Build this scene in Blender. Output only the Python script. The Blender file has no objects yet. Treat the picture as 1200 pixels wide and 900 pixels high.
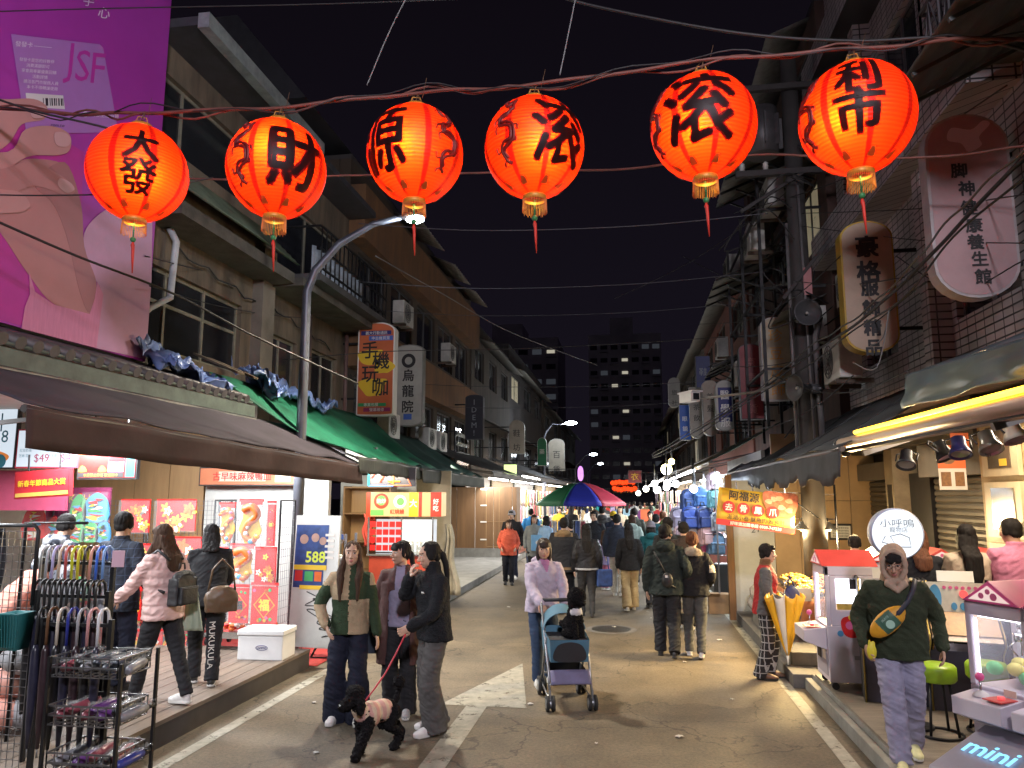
import bpy, bmesh, math, random
from math import sin, cos, pi, radians as R
from mathutils import Vector as V, Matrix, noise
SC = bpy.context.scene
COL = SC.collection
rnd = random.Random(7)

# ------------------------------------------------------------------ camera
CAMH = 2.1
cam = bpy.data.cameras.new('camera'); camo = bpy.data.objects.new('camera', cam); COL.objects.link(camo)
PITCH = math.atan(130/880); YAW = math.atan(139/math.hypot(880, 130))
camo.location = (0, 0, CAMH); camo.rotation_euler = (pi/2+PITCH, 0, YAW)
cam.sensor_width = 36; cam.lens = 36*880/1200; cam.clip_end = 2000; cam.clip_start = .05
SC.camera = camo
_fw = V((-sin(YAW)*cos(PITCH), cos(YAW)*cos(PITCH), sin(PITCH))); _rt = V((cos(YAW), sin(YAW), 0)); _up = _rt.cross(_fw)
def _ray(x, y): return _fw*880+_rt*(x-600)+_up*(450-y)
def atX(x, y, v): r = _ray(x, y); return V((0, 0, CAMH))+r*(v/r.x)      # measured point on a wall plane x = v
def atY(x, y, v): r = _ray(x, y); return V((0, 0, CAMH))+r*(v/r.y)
def atZ(x, y, z=0): r = _ray(x, y); return V((0, 0, CAMH))+r*((z-CAMH)/r.z)

# ------------------------------------------------------------------ materials
MATS = {}
def mat(name, col, rough=.6, metal=0., var=.2, scale=5., bump=0., bscale=60., emit=0., ecol=None, alpha=1., stretch=None, spec=.5, dirt=None):
    if name in MATS: return MATS[name]
    m = bpy.data.materials.new(name); m.use_nodes = True; MATS[name] = m
    nt = m.node_tree; N = nt.nodes; L = nt.links; b = N['Principled BSDF']
    b.inputs['Roughness'].default_value = rough; b.inputs['Metallic'].default_value = metal
    b.inputs['Specular IOR Level'].default_value = spec
    c = tuple(col)+(1,) if len(col) == 3 else tuple(col)
    b.inputs['Base Color'].default_value = c
    tc = N.new('ShaderNodeTexCoord'); src = tc.outputs['Object']
    if stretch:
        mp = N.new('ShaderNodeMapping'); mp.inputs['Scale'].default_value = stretch; L.new(src, mp.inputs[0]); src = mp.outputs[0]
    if var > 0:
        n = N.new('ShaderNodeTexNoise'); n.inputs['Scale'].default_value = scale; n.inputs['Detail'].default_value = 6; n.inputs['Roughness'].default_value = .65
        L.new(src, n.inputs['Vector'])
        rp = N.new('ShaderNodeValToRGB'); rp.color_ramp.elements[0].position = .3; rp.color_ramp.elements[1].position = .7
        d = dirt or tuple(x*(1-var) for x in c[:3])
        rp.color_ramp.elements[0].color = tuple(d[:3])+(1,); rp.color_ramp.elements[1].color = tuple(min(1, x*(1+var*.35)) for x in c[:3])+(1,)
        L.new(n.outputs[0], rp.inputs[0]); L.new(rp.outputs[0], b.inputs['Base Color'])
        mr = N.new('ShaderNodeMapRange'); mr.inputs[3].default_value = max(0, rough-.12); mr.inputs[4].default_value = min(1, rough+.12)
        L.new(n.outputs[0], mr.inputs[0]); L.new(mr.outputs[0], b.inputs['Roughness'])
    if bump > 0:
        n2 = N.new('ShaderNodeTexNoise'); n2.inputs['Scale'].default_value = bscale; n2.inputs['Detail'].default_value = 4; L.new(src, n2.inputs['Vector'])
        bp = N.new('ShaderNodeBump'); bp.inputs['Strength'].default_value = bump; bp.inputs['Distance'].default_value = .02
        L.new(n2.outputs[0], bp.inputs['Height']); L.new(bp.outputs[0], b.inputs['Normal'])
    if emit > 0:
        b.inputs['Emission Color'].default_value = tuple(ecol or c[:3])+(1,); b.inputs['Emission Strength'].default_value = emit
    if alpha < 1: b.inputs['Alpha'].default_value = alpha
    return m
def glass(name, col=(.8, .9, .95), alpha=.25, rough=.06):                # clear film or pane: glossy, mostly see-through
    if name in MATS: return MATS[name]
    m = mat(name, col, rough, var=0, alpha=alpha); return m
def brickmat(name, c1, c2, mortar, w, h, msize=.012, rough=.5, plane='YZ', bump=.4, var=.35):
    if name in MATS: return MATS[name]
    m = bpy.data.materials.new(name); m.use_nodes = True; MATS[name] = m
    nt = m.node_tree; N = nt.nodes; L = nt.links; b = N['Principled BSDF']; b.inputs['Roughness'].default_value = rough
    tc = N.new('ShaderNodeTexCoord'); sp = N.new('ShaderNodeSeparateXYZ'); cb = N.new('ShaderNodeCombineXYZ')
    L.new(tc.outputs['Object'], sp.inputs[0])
    ad = N.new('ShaderNodeMath'); ad.operation = 'ADD'; L.new(sp.outputs[0], ad.inputs[0]); L.new(sp.outputs[1], ad.inputs[1])
    L.new(ad.outputs[0], cb.inputs[0]); L.new(sp.outputs[2], cb.inputs[1])
    br = N.new('ShaderNodeTexBrick'); br.offset = 0; br.inputs['Scale'].default_value = 1
    br.inputs['Brick Width'].default_value = w; br.inputs['Row Height'].default_value = h; br.inputs['Mortar Size'].default_value = msize
    br.inputs['Color1'].default_value = c1+(1,); br.inputs['Color2'].default_value = c2+(1,); br.inputs['Mortar'].default_value = mortar+(1,)
    L.new(cb.outputs[0], br.inputs['Vector'])
    n = N.new('ShaderNodeTexNoise'); n.inputs['Scale'].default_value = 1.3; n.inputs['Detail'].default_value = 8; L.new(tc.outputs['Object'], n.inputs['Vector'])
    mr = N.new('ShaderNodeMapRange'); mr.inputs[1].default_value = .3; mr.inputs[2].default_value = .7; mr.inputs[3].default_value = 1-var; mr.inputs[4].default_value = 1.1
    L.new(n.outputs[0], mr.inputs[0])
    mx = N.new('ShaderNodeMix'); mx.data_type = 'RGBA'; mx.blend_type = 'MULTIPLY'; mx.inputs[0].default_value = 1
    L.new(br.outputs[0], mx.inputs[6]); L.new(mr.outputs[0], mx.inputs[7]); L.new(mx.outputs[2], b.inputs['Base Color'])
    bp = N.new('ShaderNodeBump'); bp.invert = True; bp.inputs['Strength'].default_value = bump; bp.inputs['Distance'].default_value = .01
    L.new(br.outputs[1], bp.inputs['Height']); L.new(bp.outputs[0], b.inputs['Normal'])
    return m

# ------------------------------------------------------------------ text
_G = {}
def glyph(s, bold=0., shear=0.):
    k = (s, bold, shear)
    if k not in _G:
        cu = bpy.data.curves.new('t', 'FONT'); cu.body = s; cu.size = 1; cu.align_x = 'CENTER'; cu.offset = bold; cu.resolution_u = 2; cu.shear = shear
        o = bpy.data.objects.new('t', cu); COL.objects.link(o)
        me = bpy.data.meshes.new_from_object(o.evaluated_get(bpy.context.evaluated_depsgraph_get()))
        vs = [(v.co.x, v.co.y) for v in me.vertices]; fs = [tuple(p.vertices) for p in me.polygons]
        bpy.data.objects.remove(o); bpy.data.curves.remove(cu); bpy.data.meshes.remove(me)
        if vs:
            y0 = min(v[1] for v in vs); y1 = max(v[1] for v in vs); x0 = min(v[0] for v in vs); x1 = max(v[0] for v in vs)
            cy = (y0+y1)/2; cx = (x0+x1)/2
            vs = [(x-cx, y-cy) for x, y in vs]
            # face winding: make all faces look to +z
            ff = []
            for f in fs:
                a = sum(vs[f[i]][0]*vs[f[(i+1) % len(f)]][1]-vs[f[(i+1) % len(f)]][0]*vs[f[i]][1] for i in range(len(f)))
                ff.append(f if a >= 0 else f[::-1])
            fs = ff
        _G[k] = (vs, fs)
    return _G[k]
def frame(o, u, v):                                                       # plane at o, u to the right, v up, normal towards the viewer
    u = V(u).normalized(); v = V(v); v = (v-u*v.dot(u)).normalized(); n = u.cross(v)
    return Matrix(((u.x, v.x, n.x, o[0]), (u.y, v.y, n.y, o[1]), (u.z, v.z, n.z, o[2]), (0, 0, 0, 1)))

# ------------------------------------------------------------------ mesh builder
class MB:
    def __init__(s, *mats): s.v = []; s.f = []; s.mi = []; s.sm = []; s.mats = list(mats); s.c = 0; s.T = None; s.smooth = False
    def use(s, m):
        if m not in s.mats: s.mats.append(m)
        s.c = s.mats.index(m); return s
    def at(s, T=None): s.T = T; return s
    def add(s, vs, fs, sm=None):
        o = len(s.v)
        s.v += [tuple(s.T @ V(p)) for p in vs] if s.T is not None else [tuple(p) for p in vs]
        s.f += [tuple(i+o for i in f) for f in fs]; s.mi += [s.c]*len(fs); s.sm += [s.smooth if sm is None else sm]*len(fs); return s
    def box(s, c, d, rot=None):
        x, y, z = d[0]/2, d[1]/2, d[2]/2
        vs = [V((a*x, b*y, e*z)) for a in (-1, 1) for b in (-1, 1) for e in (-1, 1)]
        if rot is not None:
            m = rot if isinstance(rot, Matrix) else Matrix.Rotation(rot, 3, 'Z'); vs = [m @ q for q in vs]
        return s.add([q+V(c) for q in vs], [(0, 1, 3, 2), (4, 6, 7, 5), (0, 4, 5, 1), (2, 3, 7, 6), (0, 2, 6, 4), (1, 5, 7, 3)], False)
    def bx(s, x0, x1, y0, y1, z0, z1): return s.box(((x0+x1)/2, (y0+y1)/2, (z0+z1)/2), (abs(x1-x0), abs(y1-y0), abs(z1-z0)))
    def bar(s, p, q, w, h=None, up=(0, 0, 1)):                            # square bar from p to q
        p, q = V(p), V(q); d = q-p; l = d.length
        if l < 1e-6: return s
        d /= l; u = V(up)
        if abs(d.dot(u)) > .98: u = V((1, 0, 0))
        a = d.cross(u).normalized(); b = a.cross(d)
        m = Matrix((a, d, b)).transposed()
        return s.box((p+q)/2, (w, l, h or w), m)
    def tube(s, pts, r, n=8, caps=True):
        pts = [V(p) for p in pts]; k = len(pts); rs = r if isinstance(r, (list, tuple)) else [r]*k
        vs = []; up = None
        for i in range(k):
            d = (pts[min(i+1, k-1)]-pts[max(i-1, 0)])
            if d.length < 1e-9: d = V((0, 0, 1))
            d.normalize()
            if up is None: up = V((0, 0, 1)) if abs(d.z) < .9 else V((1, 0, 0))
            a = d.cross(up)
            if a.length < 1e-6: a = d.orthogonal()
            a.normalize(); b = a.cross(d); up = b
            vs += [pts[i]+(a*cos(2*pi*j/n)+b*sin(2*pi*j/n))*rs[i] for j in range(n)]
        fs = [(i*n+j, i*n+(j+1) % n, (i+1)*n+(j+1) % n, (i+1)*n+j) for i in range(k-1) for j in range(n)]
        fs = [f[::-1] for f in fs]
        s.add(vs, fs, True)
        if caps:
            o = len(s.v)-k*n
            s.f += [tuple(o+j for j in range(n)), tuple(o+(k-1)*n+j for j in reversed(range(n)))]; s.mi += [s.c]*2; s.sm += [False]*2
        return s
    def cyl(s, p, q, r, r2=None, n=12, caps=True): return s.tube([p, q], [r, r if r2 is None else r2], n, caps)
    def sph(s, c, r, nu=14, nv=9, m=None):
        r = (r, r, r) if not isinstance(r, (tuple, list)) else r
        vs = [V((0, 0, -r[2]))]+[V((r[0]*cos(2*pi*j/nu)*sin(pi*i/nv), r[1]*sin(2*pi*j/nu)*sin(pi*i/nv), -r[2]*cos(pi*i/nv))) for i in range(1, nv) for j in range(nu)]+[V((0, 0, r[2]))]
        if m is not None: vs = [m @ q for q in vs]
        fs = [(0, 1+(j+1) % nu, 1+j) for j in range(nu)]
        fs += [(1+i*nu+j, 1+i*nu+(j+1) % nu, 1+(i+1)*nu+(j+1) % nu, 1+(i+1)*nu+j) for i in range(nv-2) for j in range(nu)]
        e = len(vs)-1; fs += [(e, e-nu+j, e-nu+(j+1) % nu) for j in range(nu)]
        return s.add([q+V(c) for q in vs], fs, True)
    def lathe(s, prof, c=(0, 0, 0), n=24, axis=None):
        c = V(c); vs = [V((r*cos(2*pi*j/n), r*sin(2*pi*j/n), z)) for r, z in prof for j in range(n)]
        if axis is not None: vs = [axis @ q for q in vs]
        fs = [(i*n+j, i*n+(j+1) % n, (i+1)*n+(j+1) % n, (i+1)*n+j) for i in range(len(prof)-1) for j in range(n)]
        return s.add([q+c for q in vs], fs, True)
    def poly(s, pts, th=.004, back=True):                                 # outline in the local xy plane (use .at(frame)), extruded by th
        a = sum(pts[i][0]*pts[(i+1) % len(pts)][1]-pts[(i+1) % len(pts)][0]*pts[i][1] for i in range(len(pts)))
        if a < 0: pts = pts[::-1]
        n = len(pts); vs = [(x, y, th) for x, y in pts]+[(x, y, 0) for x, y in pts]
        fs = [tuple(range(n))]+[(i+n, (i+1) % n+n, (i+1) % n, i) for i in range(n)]
        if back: fs.append(tuple(range(2*n-1, n-1, -1)))
        return s.add(vs, fs, False)
    def rect(s, x0, x1, y0, y1, th=.004, z=0):
        return s.add([(x0, y0, z+th), (x1, y0, z+th), (x1, y1, z+th), (x0, y1, z+th), (x0, y0, z), (x1, y0, z), (x1, y1, z), (x0, y1, z)],
                     [(0, 1, 2, 3), (7, 6, 5, 4), (4, 5, 1, 0), (5, 6, 2, 1), (6, 7, 3, 2), (7, 4, 0, 3)], False)
    def disc(s, cx, cy, r, th=.004, z=0, n=28, ry=None):
        return s.lift(z, lambda: s.poly([(cx+r*cos(2*pi*i/n), cy+(ry or r)*sin(2*pi*i/n)) for i in range(n)], th))
    def lift(s, z, fn):
        T = s.T; s.T = (T if T is not None else Matrix.Identity(4)) @ Matrix.Translation((0, 0, z)); fn(); s.T = T; return s
    def text(s, t, x, y, size, z=.006, bold=0., sx=1., vert=0., rot=0., shear=0.):
        if vert:
            for i, ch in enumerate(t): s.text(ch, x, y-i*vert, size, z, bold, sx, 0, rot, shear)
            return s
        vs, fs = glyph(t, 0., shear)
        ca, sa = cos(rot), sin(rot)
        for i, (dx, dy) in enumerate(((1, 1), (-1, 1), (1, -1), (-1, -1)) if bold else ()):            # heavier strokes: shifted copies, each a hair higher
            e = bold*.6; s.add([(x+((a+dx*e)*sx*ca-(b+dy*e)*sa)*size, y+((a+dx*e)*sx*sa+(b+dy*e)*ca)*size, z+.0005*(i+1)) for a, b in vs], fs, False)
        return s.add([(x+(a*sx*ca-b*sa)*size, y+(a*sx*sa+b*ca)*size, z) for a, b in vs], fs, False)
    def sheet(s, fn, nu, nv, th=0.):                                      # cloth: fn(u, v) over the unit square; th gives it thickness
        P = [[V(fn(i/nu, j/nv)) for j in range(nv+1)] for i in range(nu+1)]
        ix = lambda i, j: i*(nv+1)+j
        vs = [P[i][j] for i in range(nu+1) for j in range(nv+1)]
        fs = [(ix(i, j), ix(i+1, j), ix(i+1, j+1), ix(i, j+1)) for i in range(nu) for j in range(nv)]
        if th:
            nn = (nu+1)*(nv+1); bs = []
            for i in range(nu+1):
                for j in range(nv+1):
                    du = P[min(i+1, nu)][j]-P[max(i-1, 0)][j]; dv = P[i][min(j+1, nv)]-P[i][max(j-1, 0)]
                    k = du.cross(dv); k = k.normalized() if k.length > 1e-9 else V((0, 0, 1))
                    bs.append(P[i][j]-k*th)
            vs += bs; fs += [tuple(q+nn for q in f[::-1]) for f in fs]
            ring = [ix(i, 0) for i in range(nu)]+[ix(nu, j) for j in range(nv)]+[ix(i, nv) for i in range(nu, 0, -1)]+[ix(0, j) for j in range(nv, 0, -1)]
            m = len(ring); fs += [(ring[(q+1) % m], ring[q], ring[q]+nn, ring[(q+1) % m]+nn) for q in range(m)]
        return s.add(vs, fs, True)
    def mesh(s, name='m'):
        me = bpy.data.meshes.new(name); me.from_pydata(s.v, [], s.f)
        for m in s.mats: me.materials.append(m)
        me.polygons.foreach_set('material_index', s.mi); me.polygons.foreach_set('use_smooth', s.sm); me.update(); return me
    def build(s, name, parent=None, bevel=0.):
        o = bpy.data.objects.new(name, s.mesh(name)); COL.objects.link(o)
        if parent is not None: o.parent = parent
        if bevel:
            b = o.modifiers.new('b', 'BEVEL'); b.width = bevel; b.segments = 2; b.limit_method = 'ANGLE'; b.angle_limit = R(40); b.harden_normals = False
        return o
def tag(o, label=None, cat=None, group=None, kind=None):
    if label: o['label'] = label
    if cat: o['category'] = cat
    if group: o['group'] = group
    if kind: o['kind'] = kind
    return o
def thing(name, label, cat, loc=(0, 0, 0), rz=0., group=None):
    o = bpy.data.objects.new(name, None); COL.objects.link(o); o.location = loc; o.rotation_euler = (0, 0, rz); o.empty_display_size = .1
    return tag(o, label, cat, group)
def dup(root, loc=None, rz=None, label=None, group=None, mats=None):
    def cp(o, par):
        c = o.copy(); COL.objects.link(c)
        if par is not None: c.parent = par
        if mats and c.type == 'MESH':
            for sl in c.material_slots:
                if sl.material and sl.material.name in mats: sl.link = 'OBJECT'; sl.material = mats[sl.material.name]
        for ch in list(o.children): cp(ch, c)
        return c
    r = cp(root, None)
    if loc is not None: r.location = loc
    if rz is not None: r.rotation_euler = (0, 0, rz)
    if label: r['label'] = label
    if group: r['group'] = group
    return r
def area(name, loc, target, sx, sy, watts, col=(1, 1, 1)):
    l = bpy.data.lights.new(name, 'AREA'); l.shape = 'RECTANGLE'; l.size = sx; l.size_y = sy; l.energy = watts; l.color = col
    o = bpy.data.objects.new(name, l); COL.objects.link(o); o.location = loc
    z = (V(loc)-V(target)).normalized(); y = V((0, 1, 0)); y = (y-z*y.dot(z)).normalized(); x = y.cross(z)
    o.rotation_euler = Matrix((x, y, z)).transposed().to_euler(); return o                     # sy runs along the street
def point(name, loc, watts, col=(1, 1, 1), r=.05):
    l = bpy.data.lights.new(name, 'POINT'); l.energy = watts; l.color = col; l.shadow_soft_size = r
    o = bpy.data.objects.new(name, l); COL.objects.link(o); o.location = loc; return o
def spot(name, loc, target, watts, col, deg=120, r=.1):
    l = bpy.data.lights.new(name, 'SPOT'); l.energy = watts; l.color = col; l.spot_size = R(deg); l.spot_blend = .6; l.shadow_soft_size = r
    o = bpy.data.objects.new(name, l); COL.objects.link(o); o.location = loc
    o.rotation_euler = (V(target)-V(loc)).to_track_quat('-Z', 'Y').to_euler(); return o
# ------------------------------------------------------------------ soft bodies: closed pieces fused into one continuous surface
import numpy as np
def fuse(mb, name, parent, voxel, mats, smooth=3, disp=None, matfn=None, post=None):
    """one continuous surface from overlapping closed pieces; disp(p) -> offset along the normal; matfn(p) -> material index"""
    me0 = mb.mesh('t'); o = bpy.data.objects.new('t', me0); COL.objects.link(o)
    r = o.modifiers.new('r', 'REMESH'); r.mode = 'VOXEL'; r.voxel_size = voxel; r.use_smooth_shade = True
    if smooth:
        s = o.modifiers.new('s', 'SMOOTH'); s.factor = .5; s.iterations = smooth
    dg = bpy.context.evaluated_depsgraph_get()
    me = bpy.data.meshes.new_from_object(o.evaluated_get(dg)); bpy.data.objects.remove(o); bpy.data.meshes.remove(me0)
    n = len(me.vertices); co = np.empty(n*3, np.float32); me.vertices.foreach_get('co', co); co = co.reshape(n, 3)
    if disp:
        no = np.empty(n*3, np.float32); me.vertices.foreach_get('normal', no); no = no.reshape(n, 3)
        d = np.fromiter((disp(p) for p in co), np.float32, n); co = co+no*d[:, None]
    if post: co = post(co)
    if disp or post: me.vertices.foreach_set('co', np.ascontiguousarray(co, np.float32).ravel()); me.update()
    me.materials.clear()
    for m in mats: me.materials.append(m)
    if matfn:
        k = len(me.polygons); c = np.empty(k*3, np.float32); me.polygons.foreach_get('center', c)
        me.polygons.foreach_set('material_index', [matfn(p) for p in c.reshape(k, 3)])
    me.polygons.foreach_set('use_smooth', [True]*len(me.polygons)); me.name = name
    ob = bpy.data.objects.new(name, me); COL.objects.link(ob)
    if parent is not None: ob.parent = parent
    return ob
def folds(amp, fx, fz, seed=0.):
    s = V((seed*7.1, seed*3.3, seed*1.7))
    def f(p):
        q = V((p[0]*fx, p[1]*fx, p[2]*fz))+s
        q2 = V((q.x*1.7+q.z*.9, q.y*1.7, q.z*1.25+q.x*.6))
        return amp*(.8*noise.noise(q)+1.3*(.28-abs(noise.noise(q2)))+.3*noise.noise(q*3.1))
    return f
def ik(a, b, l1, l2, pole):
    d = b-a; u = d.normalized(); L = min(d.length, (l1+l2)*.999); x = (l1*l1-l2*l2+L*L)/(2*L); h = math.sqrt(max(0, l1*l1-x*x))
    p = V(pole); p = p-u*p.dot(u)
    if p.length < 1e-4: p = u.orthogonal()
    return a+u*x+p.normalized()*h, a+u*L
def loft(mb, rings, n=22, ex=2.3):                                        # horizontal rounded rings (centre, rx, ry), bottom to top
    vs = []
    for c, rx, ry in rings:
        for j in range(n):
            a = 2*pi*j/n; ca, sa = cos(a), sin(a)
            vs.append(V(c)+V((rx*math.copysign(abs(ca)**(2/ex), ca), ry*math.copysign(abs(sa)**(2/ex), sa), 0)))
    k = len(rings)
    fs = [(i*n+j, i*n+(j+1) % n, (i+1)*n+(j+1) % n, (i+1)*n+j) for i in range(k-1) for j in range(n)]
    fs += [tuple(reversed(range(n))), tuple((k-1)*n+j for j in range(n))]
    return mb.add(vs, fs, True)
def limb(mb, pts, rs, n=14):                                              # tapered limb with rounded ends
    mb.tube(pts, rs, n); mb.sph(pts[0], rs[0]*.99, 12, 8); mb.sph(pts[-1], rs[-1]*.99, 12, 8)
def bez(a, b, c, n=6):                                                    # a smooth bend a-b-c for sleeves and trouser legs
    a, b, c = V(a), V(b), V(c); out = []
    p, q = a.lerp(b, .72), b.lerp(c, .28)
    out = [a, a.lerp(b, .4), p]
    for i in range(1, n): t = i/n; out.append(p*(1-t)**2+b*2*t*(1-t)+q*t*t)
    return out+[q, b.lerp(c, .65), c]
SKIN = lambda: mat('skin', (.50, .31, .22), .5, var=.12, scale=12, spec=.4)
HAIRB = lambda: mat('hair_black', (.012, .010, .010), .75, var=.5, scale=40, stretch=(4, 4, .4), spec=.25)
HAIRN = lambda: mat('hair_brown', (.055, .028, .016), .75, var=.5, scale=40, stretch=(4, 4, .4), spec=.25)
HAIRG = lambda: mat('hair_auburn', (.11, .042, .02), .75, var=.5, scale=40, stretch=(4, 4, .4), spec=.25)
def cloth(name, col, rough=.85, var=.22, bump=.25, bscale=220, scale=9): return mat('cloth_'+name, col, rough, var=var, scale=scale, bump=bump, bscale=bscale, spec=.25)
def shoe_mesh(upper, sole, key, cache={}):
    if key not in cache:
        m = MB()
        m.sph((0, .045, .05), (.038, .05, .05)); m.sph((0, -.02, .055), (.04, .08, .045)); m.sph((0, -.115, .035), (.045, .07, .032)); m.sph((0, -.06, .045), (.043, .08, .042))
        m.bx(-.036, .036, -.15, .07, .0, .028); m.sph((0, -.15, .014), (.036, .03, .0145)); m.sph((0, .07, .014), (.036, .024, .0145)); m.cyl((0, .04, .06), (0, .04, .11), .036, .034)
        o = fuse(m, 'shoe', None, .0085, [upper, sole], 2, matfn=lambda p: 1 if p[2] < .026 else 0)
        cache[key] = o.data; bpy.data.objects.remove(o)
    return cache[key]
def hand(mb, w, d, pn, side, curl=.35, sc=1., spread=1.):
    d = V(d).normalized(); pn = V(pn); pn = (pn-d*pn.dot(d)).normalized(); ac = d.cross(pn)*side     # ac: from little finger to thumb
    m = Matrix((ac, pn, d)).transposed()
    mb.sph(w+d*.046*sc, (.037*sc, .0155*sc, .052*sc), 14, 9, m); mb.tube([w-d*.03*sc, w+d*.03*sc], .025*sc, 12)
    for k, (o, L) in enumerate(((.028, .068), (.0095, .078), (-.0095, .072), (-.028, .056))):
        p = w+(d*.082+ac*o)*sc; a = curl*.55; pts = [w+(d*.045+ac*o*.85)*sc, p]; dd = (d+ac*o*4*spread).normalized()
        for f in (.45, .32, .23):
            q = Matrix.Rotation(0, 3, 'X'); e = dd*cos(a)+pn*sin(a); p = p+e*L*f*sc; pts.append(p); a += curl*.75
        limb(mb, pts, [.0095*sc, .0095*sc, .0088*sc, .0082*sc, .007*sc], 10)
    t0 = w+(d*.022+ac*.024)*sc; t1 = t0+(d*.55+ac*.65+pn*.25).normalized()*.036*sc; t2 = t1+(d*.85+ac*.2+pn*(.25+curl*.3)).normalized()*.032*sc; t3 = t2+(d*.9+pn*(.2+curl*.4)).normalized()*.024*sc
    limb(mb, [t0, t1, t2, t3], [.015*sc, .012*sc, .0105*sc, .008*sc], 10)
def head_mesh(mb, T, fem, face=1.):
    mb.at(T)
    mb.sph((0, .012, .025), (.075, .094, .089), 22, 14); mb.sph((0, -.022, -.03), (.062*face, .066, .085), 20, 12)
    mb.sph((0, -.047, -.086), (.030 if fem else .036, .034, .028), 14, 8)
    for s in (-1, 1):
        mb.sph((s*.034*face, -.014, -.06), (.025, .042, .036), 12, 8); mb.sph((s*.036*face, -.064, -.022), (.023, .02, .024), 12, 8)
        mb.sph((s*.076, .008, -.006), (.009, .019, .030), 10, 8); mb.sph((s*.011, -.097, -.033), (.009, .011, .0075), 8, 6)
        mb.sph((s*.031, -.0735, .010), (.0155, .0115, .0105), 10, 8)
    mb.tube([(0, -.080, .018), (0, -.094, -.008), (0, -.108, -.028)], [.008, .0095, .0125], 10); mb.sph((0, -.107, -.029), .0125, 10, 8)
    mb.sph((0, -.072, .034), (.052, .016, .011), 14, 8)
    mb.sph((0, -.086, -.060), (.023, .010, .0058), 12, 8); mb.sph((0, -.084, -.0705), (.020, .0105, .0068), 12, 8)
    mb.at(None)
def face_mat(Ti, glasses=False):
    def f(p):
        q = Ti @ V(p); x, y, z = abs(q.x), q.y, q.z
        if y > -.05 or z > .06 or z < -.1: return 0
        if x < .022 and -.0755 < z < -.055 and y < -.082: return 3
        ex, ez = x-.031, z-.010
        if (ex/.0145)**2+(ez/.0058)**2 < 1: return 1 if abs(ex) < .0068 else 2
        if abs(ex) < .0165 and .0045 < ez < .0085-.12*abs(ex): return 1
        if abs(ex) < .021 and .0195 < ez+.08*ex < .0265: return 4
        return 0
    return f
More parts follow.
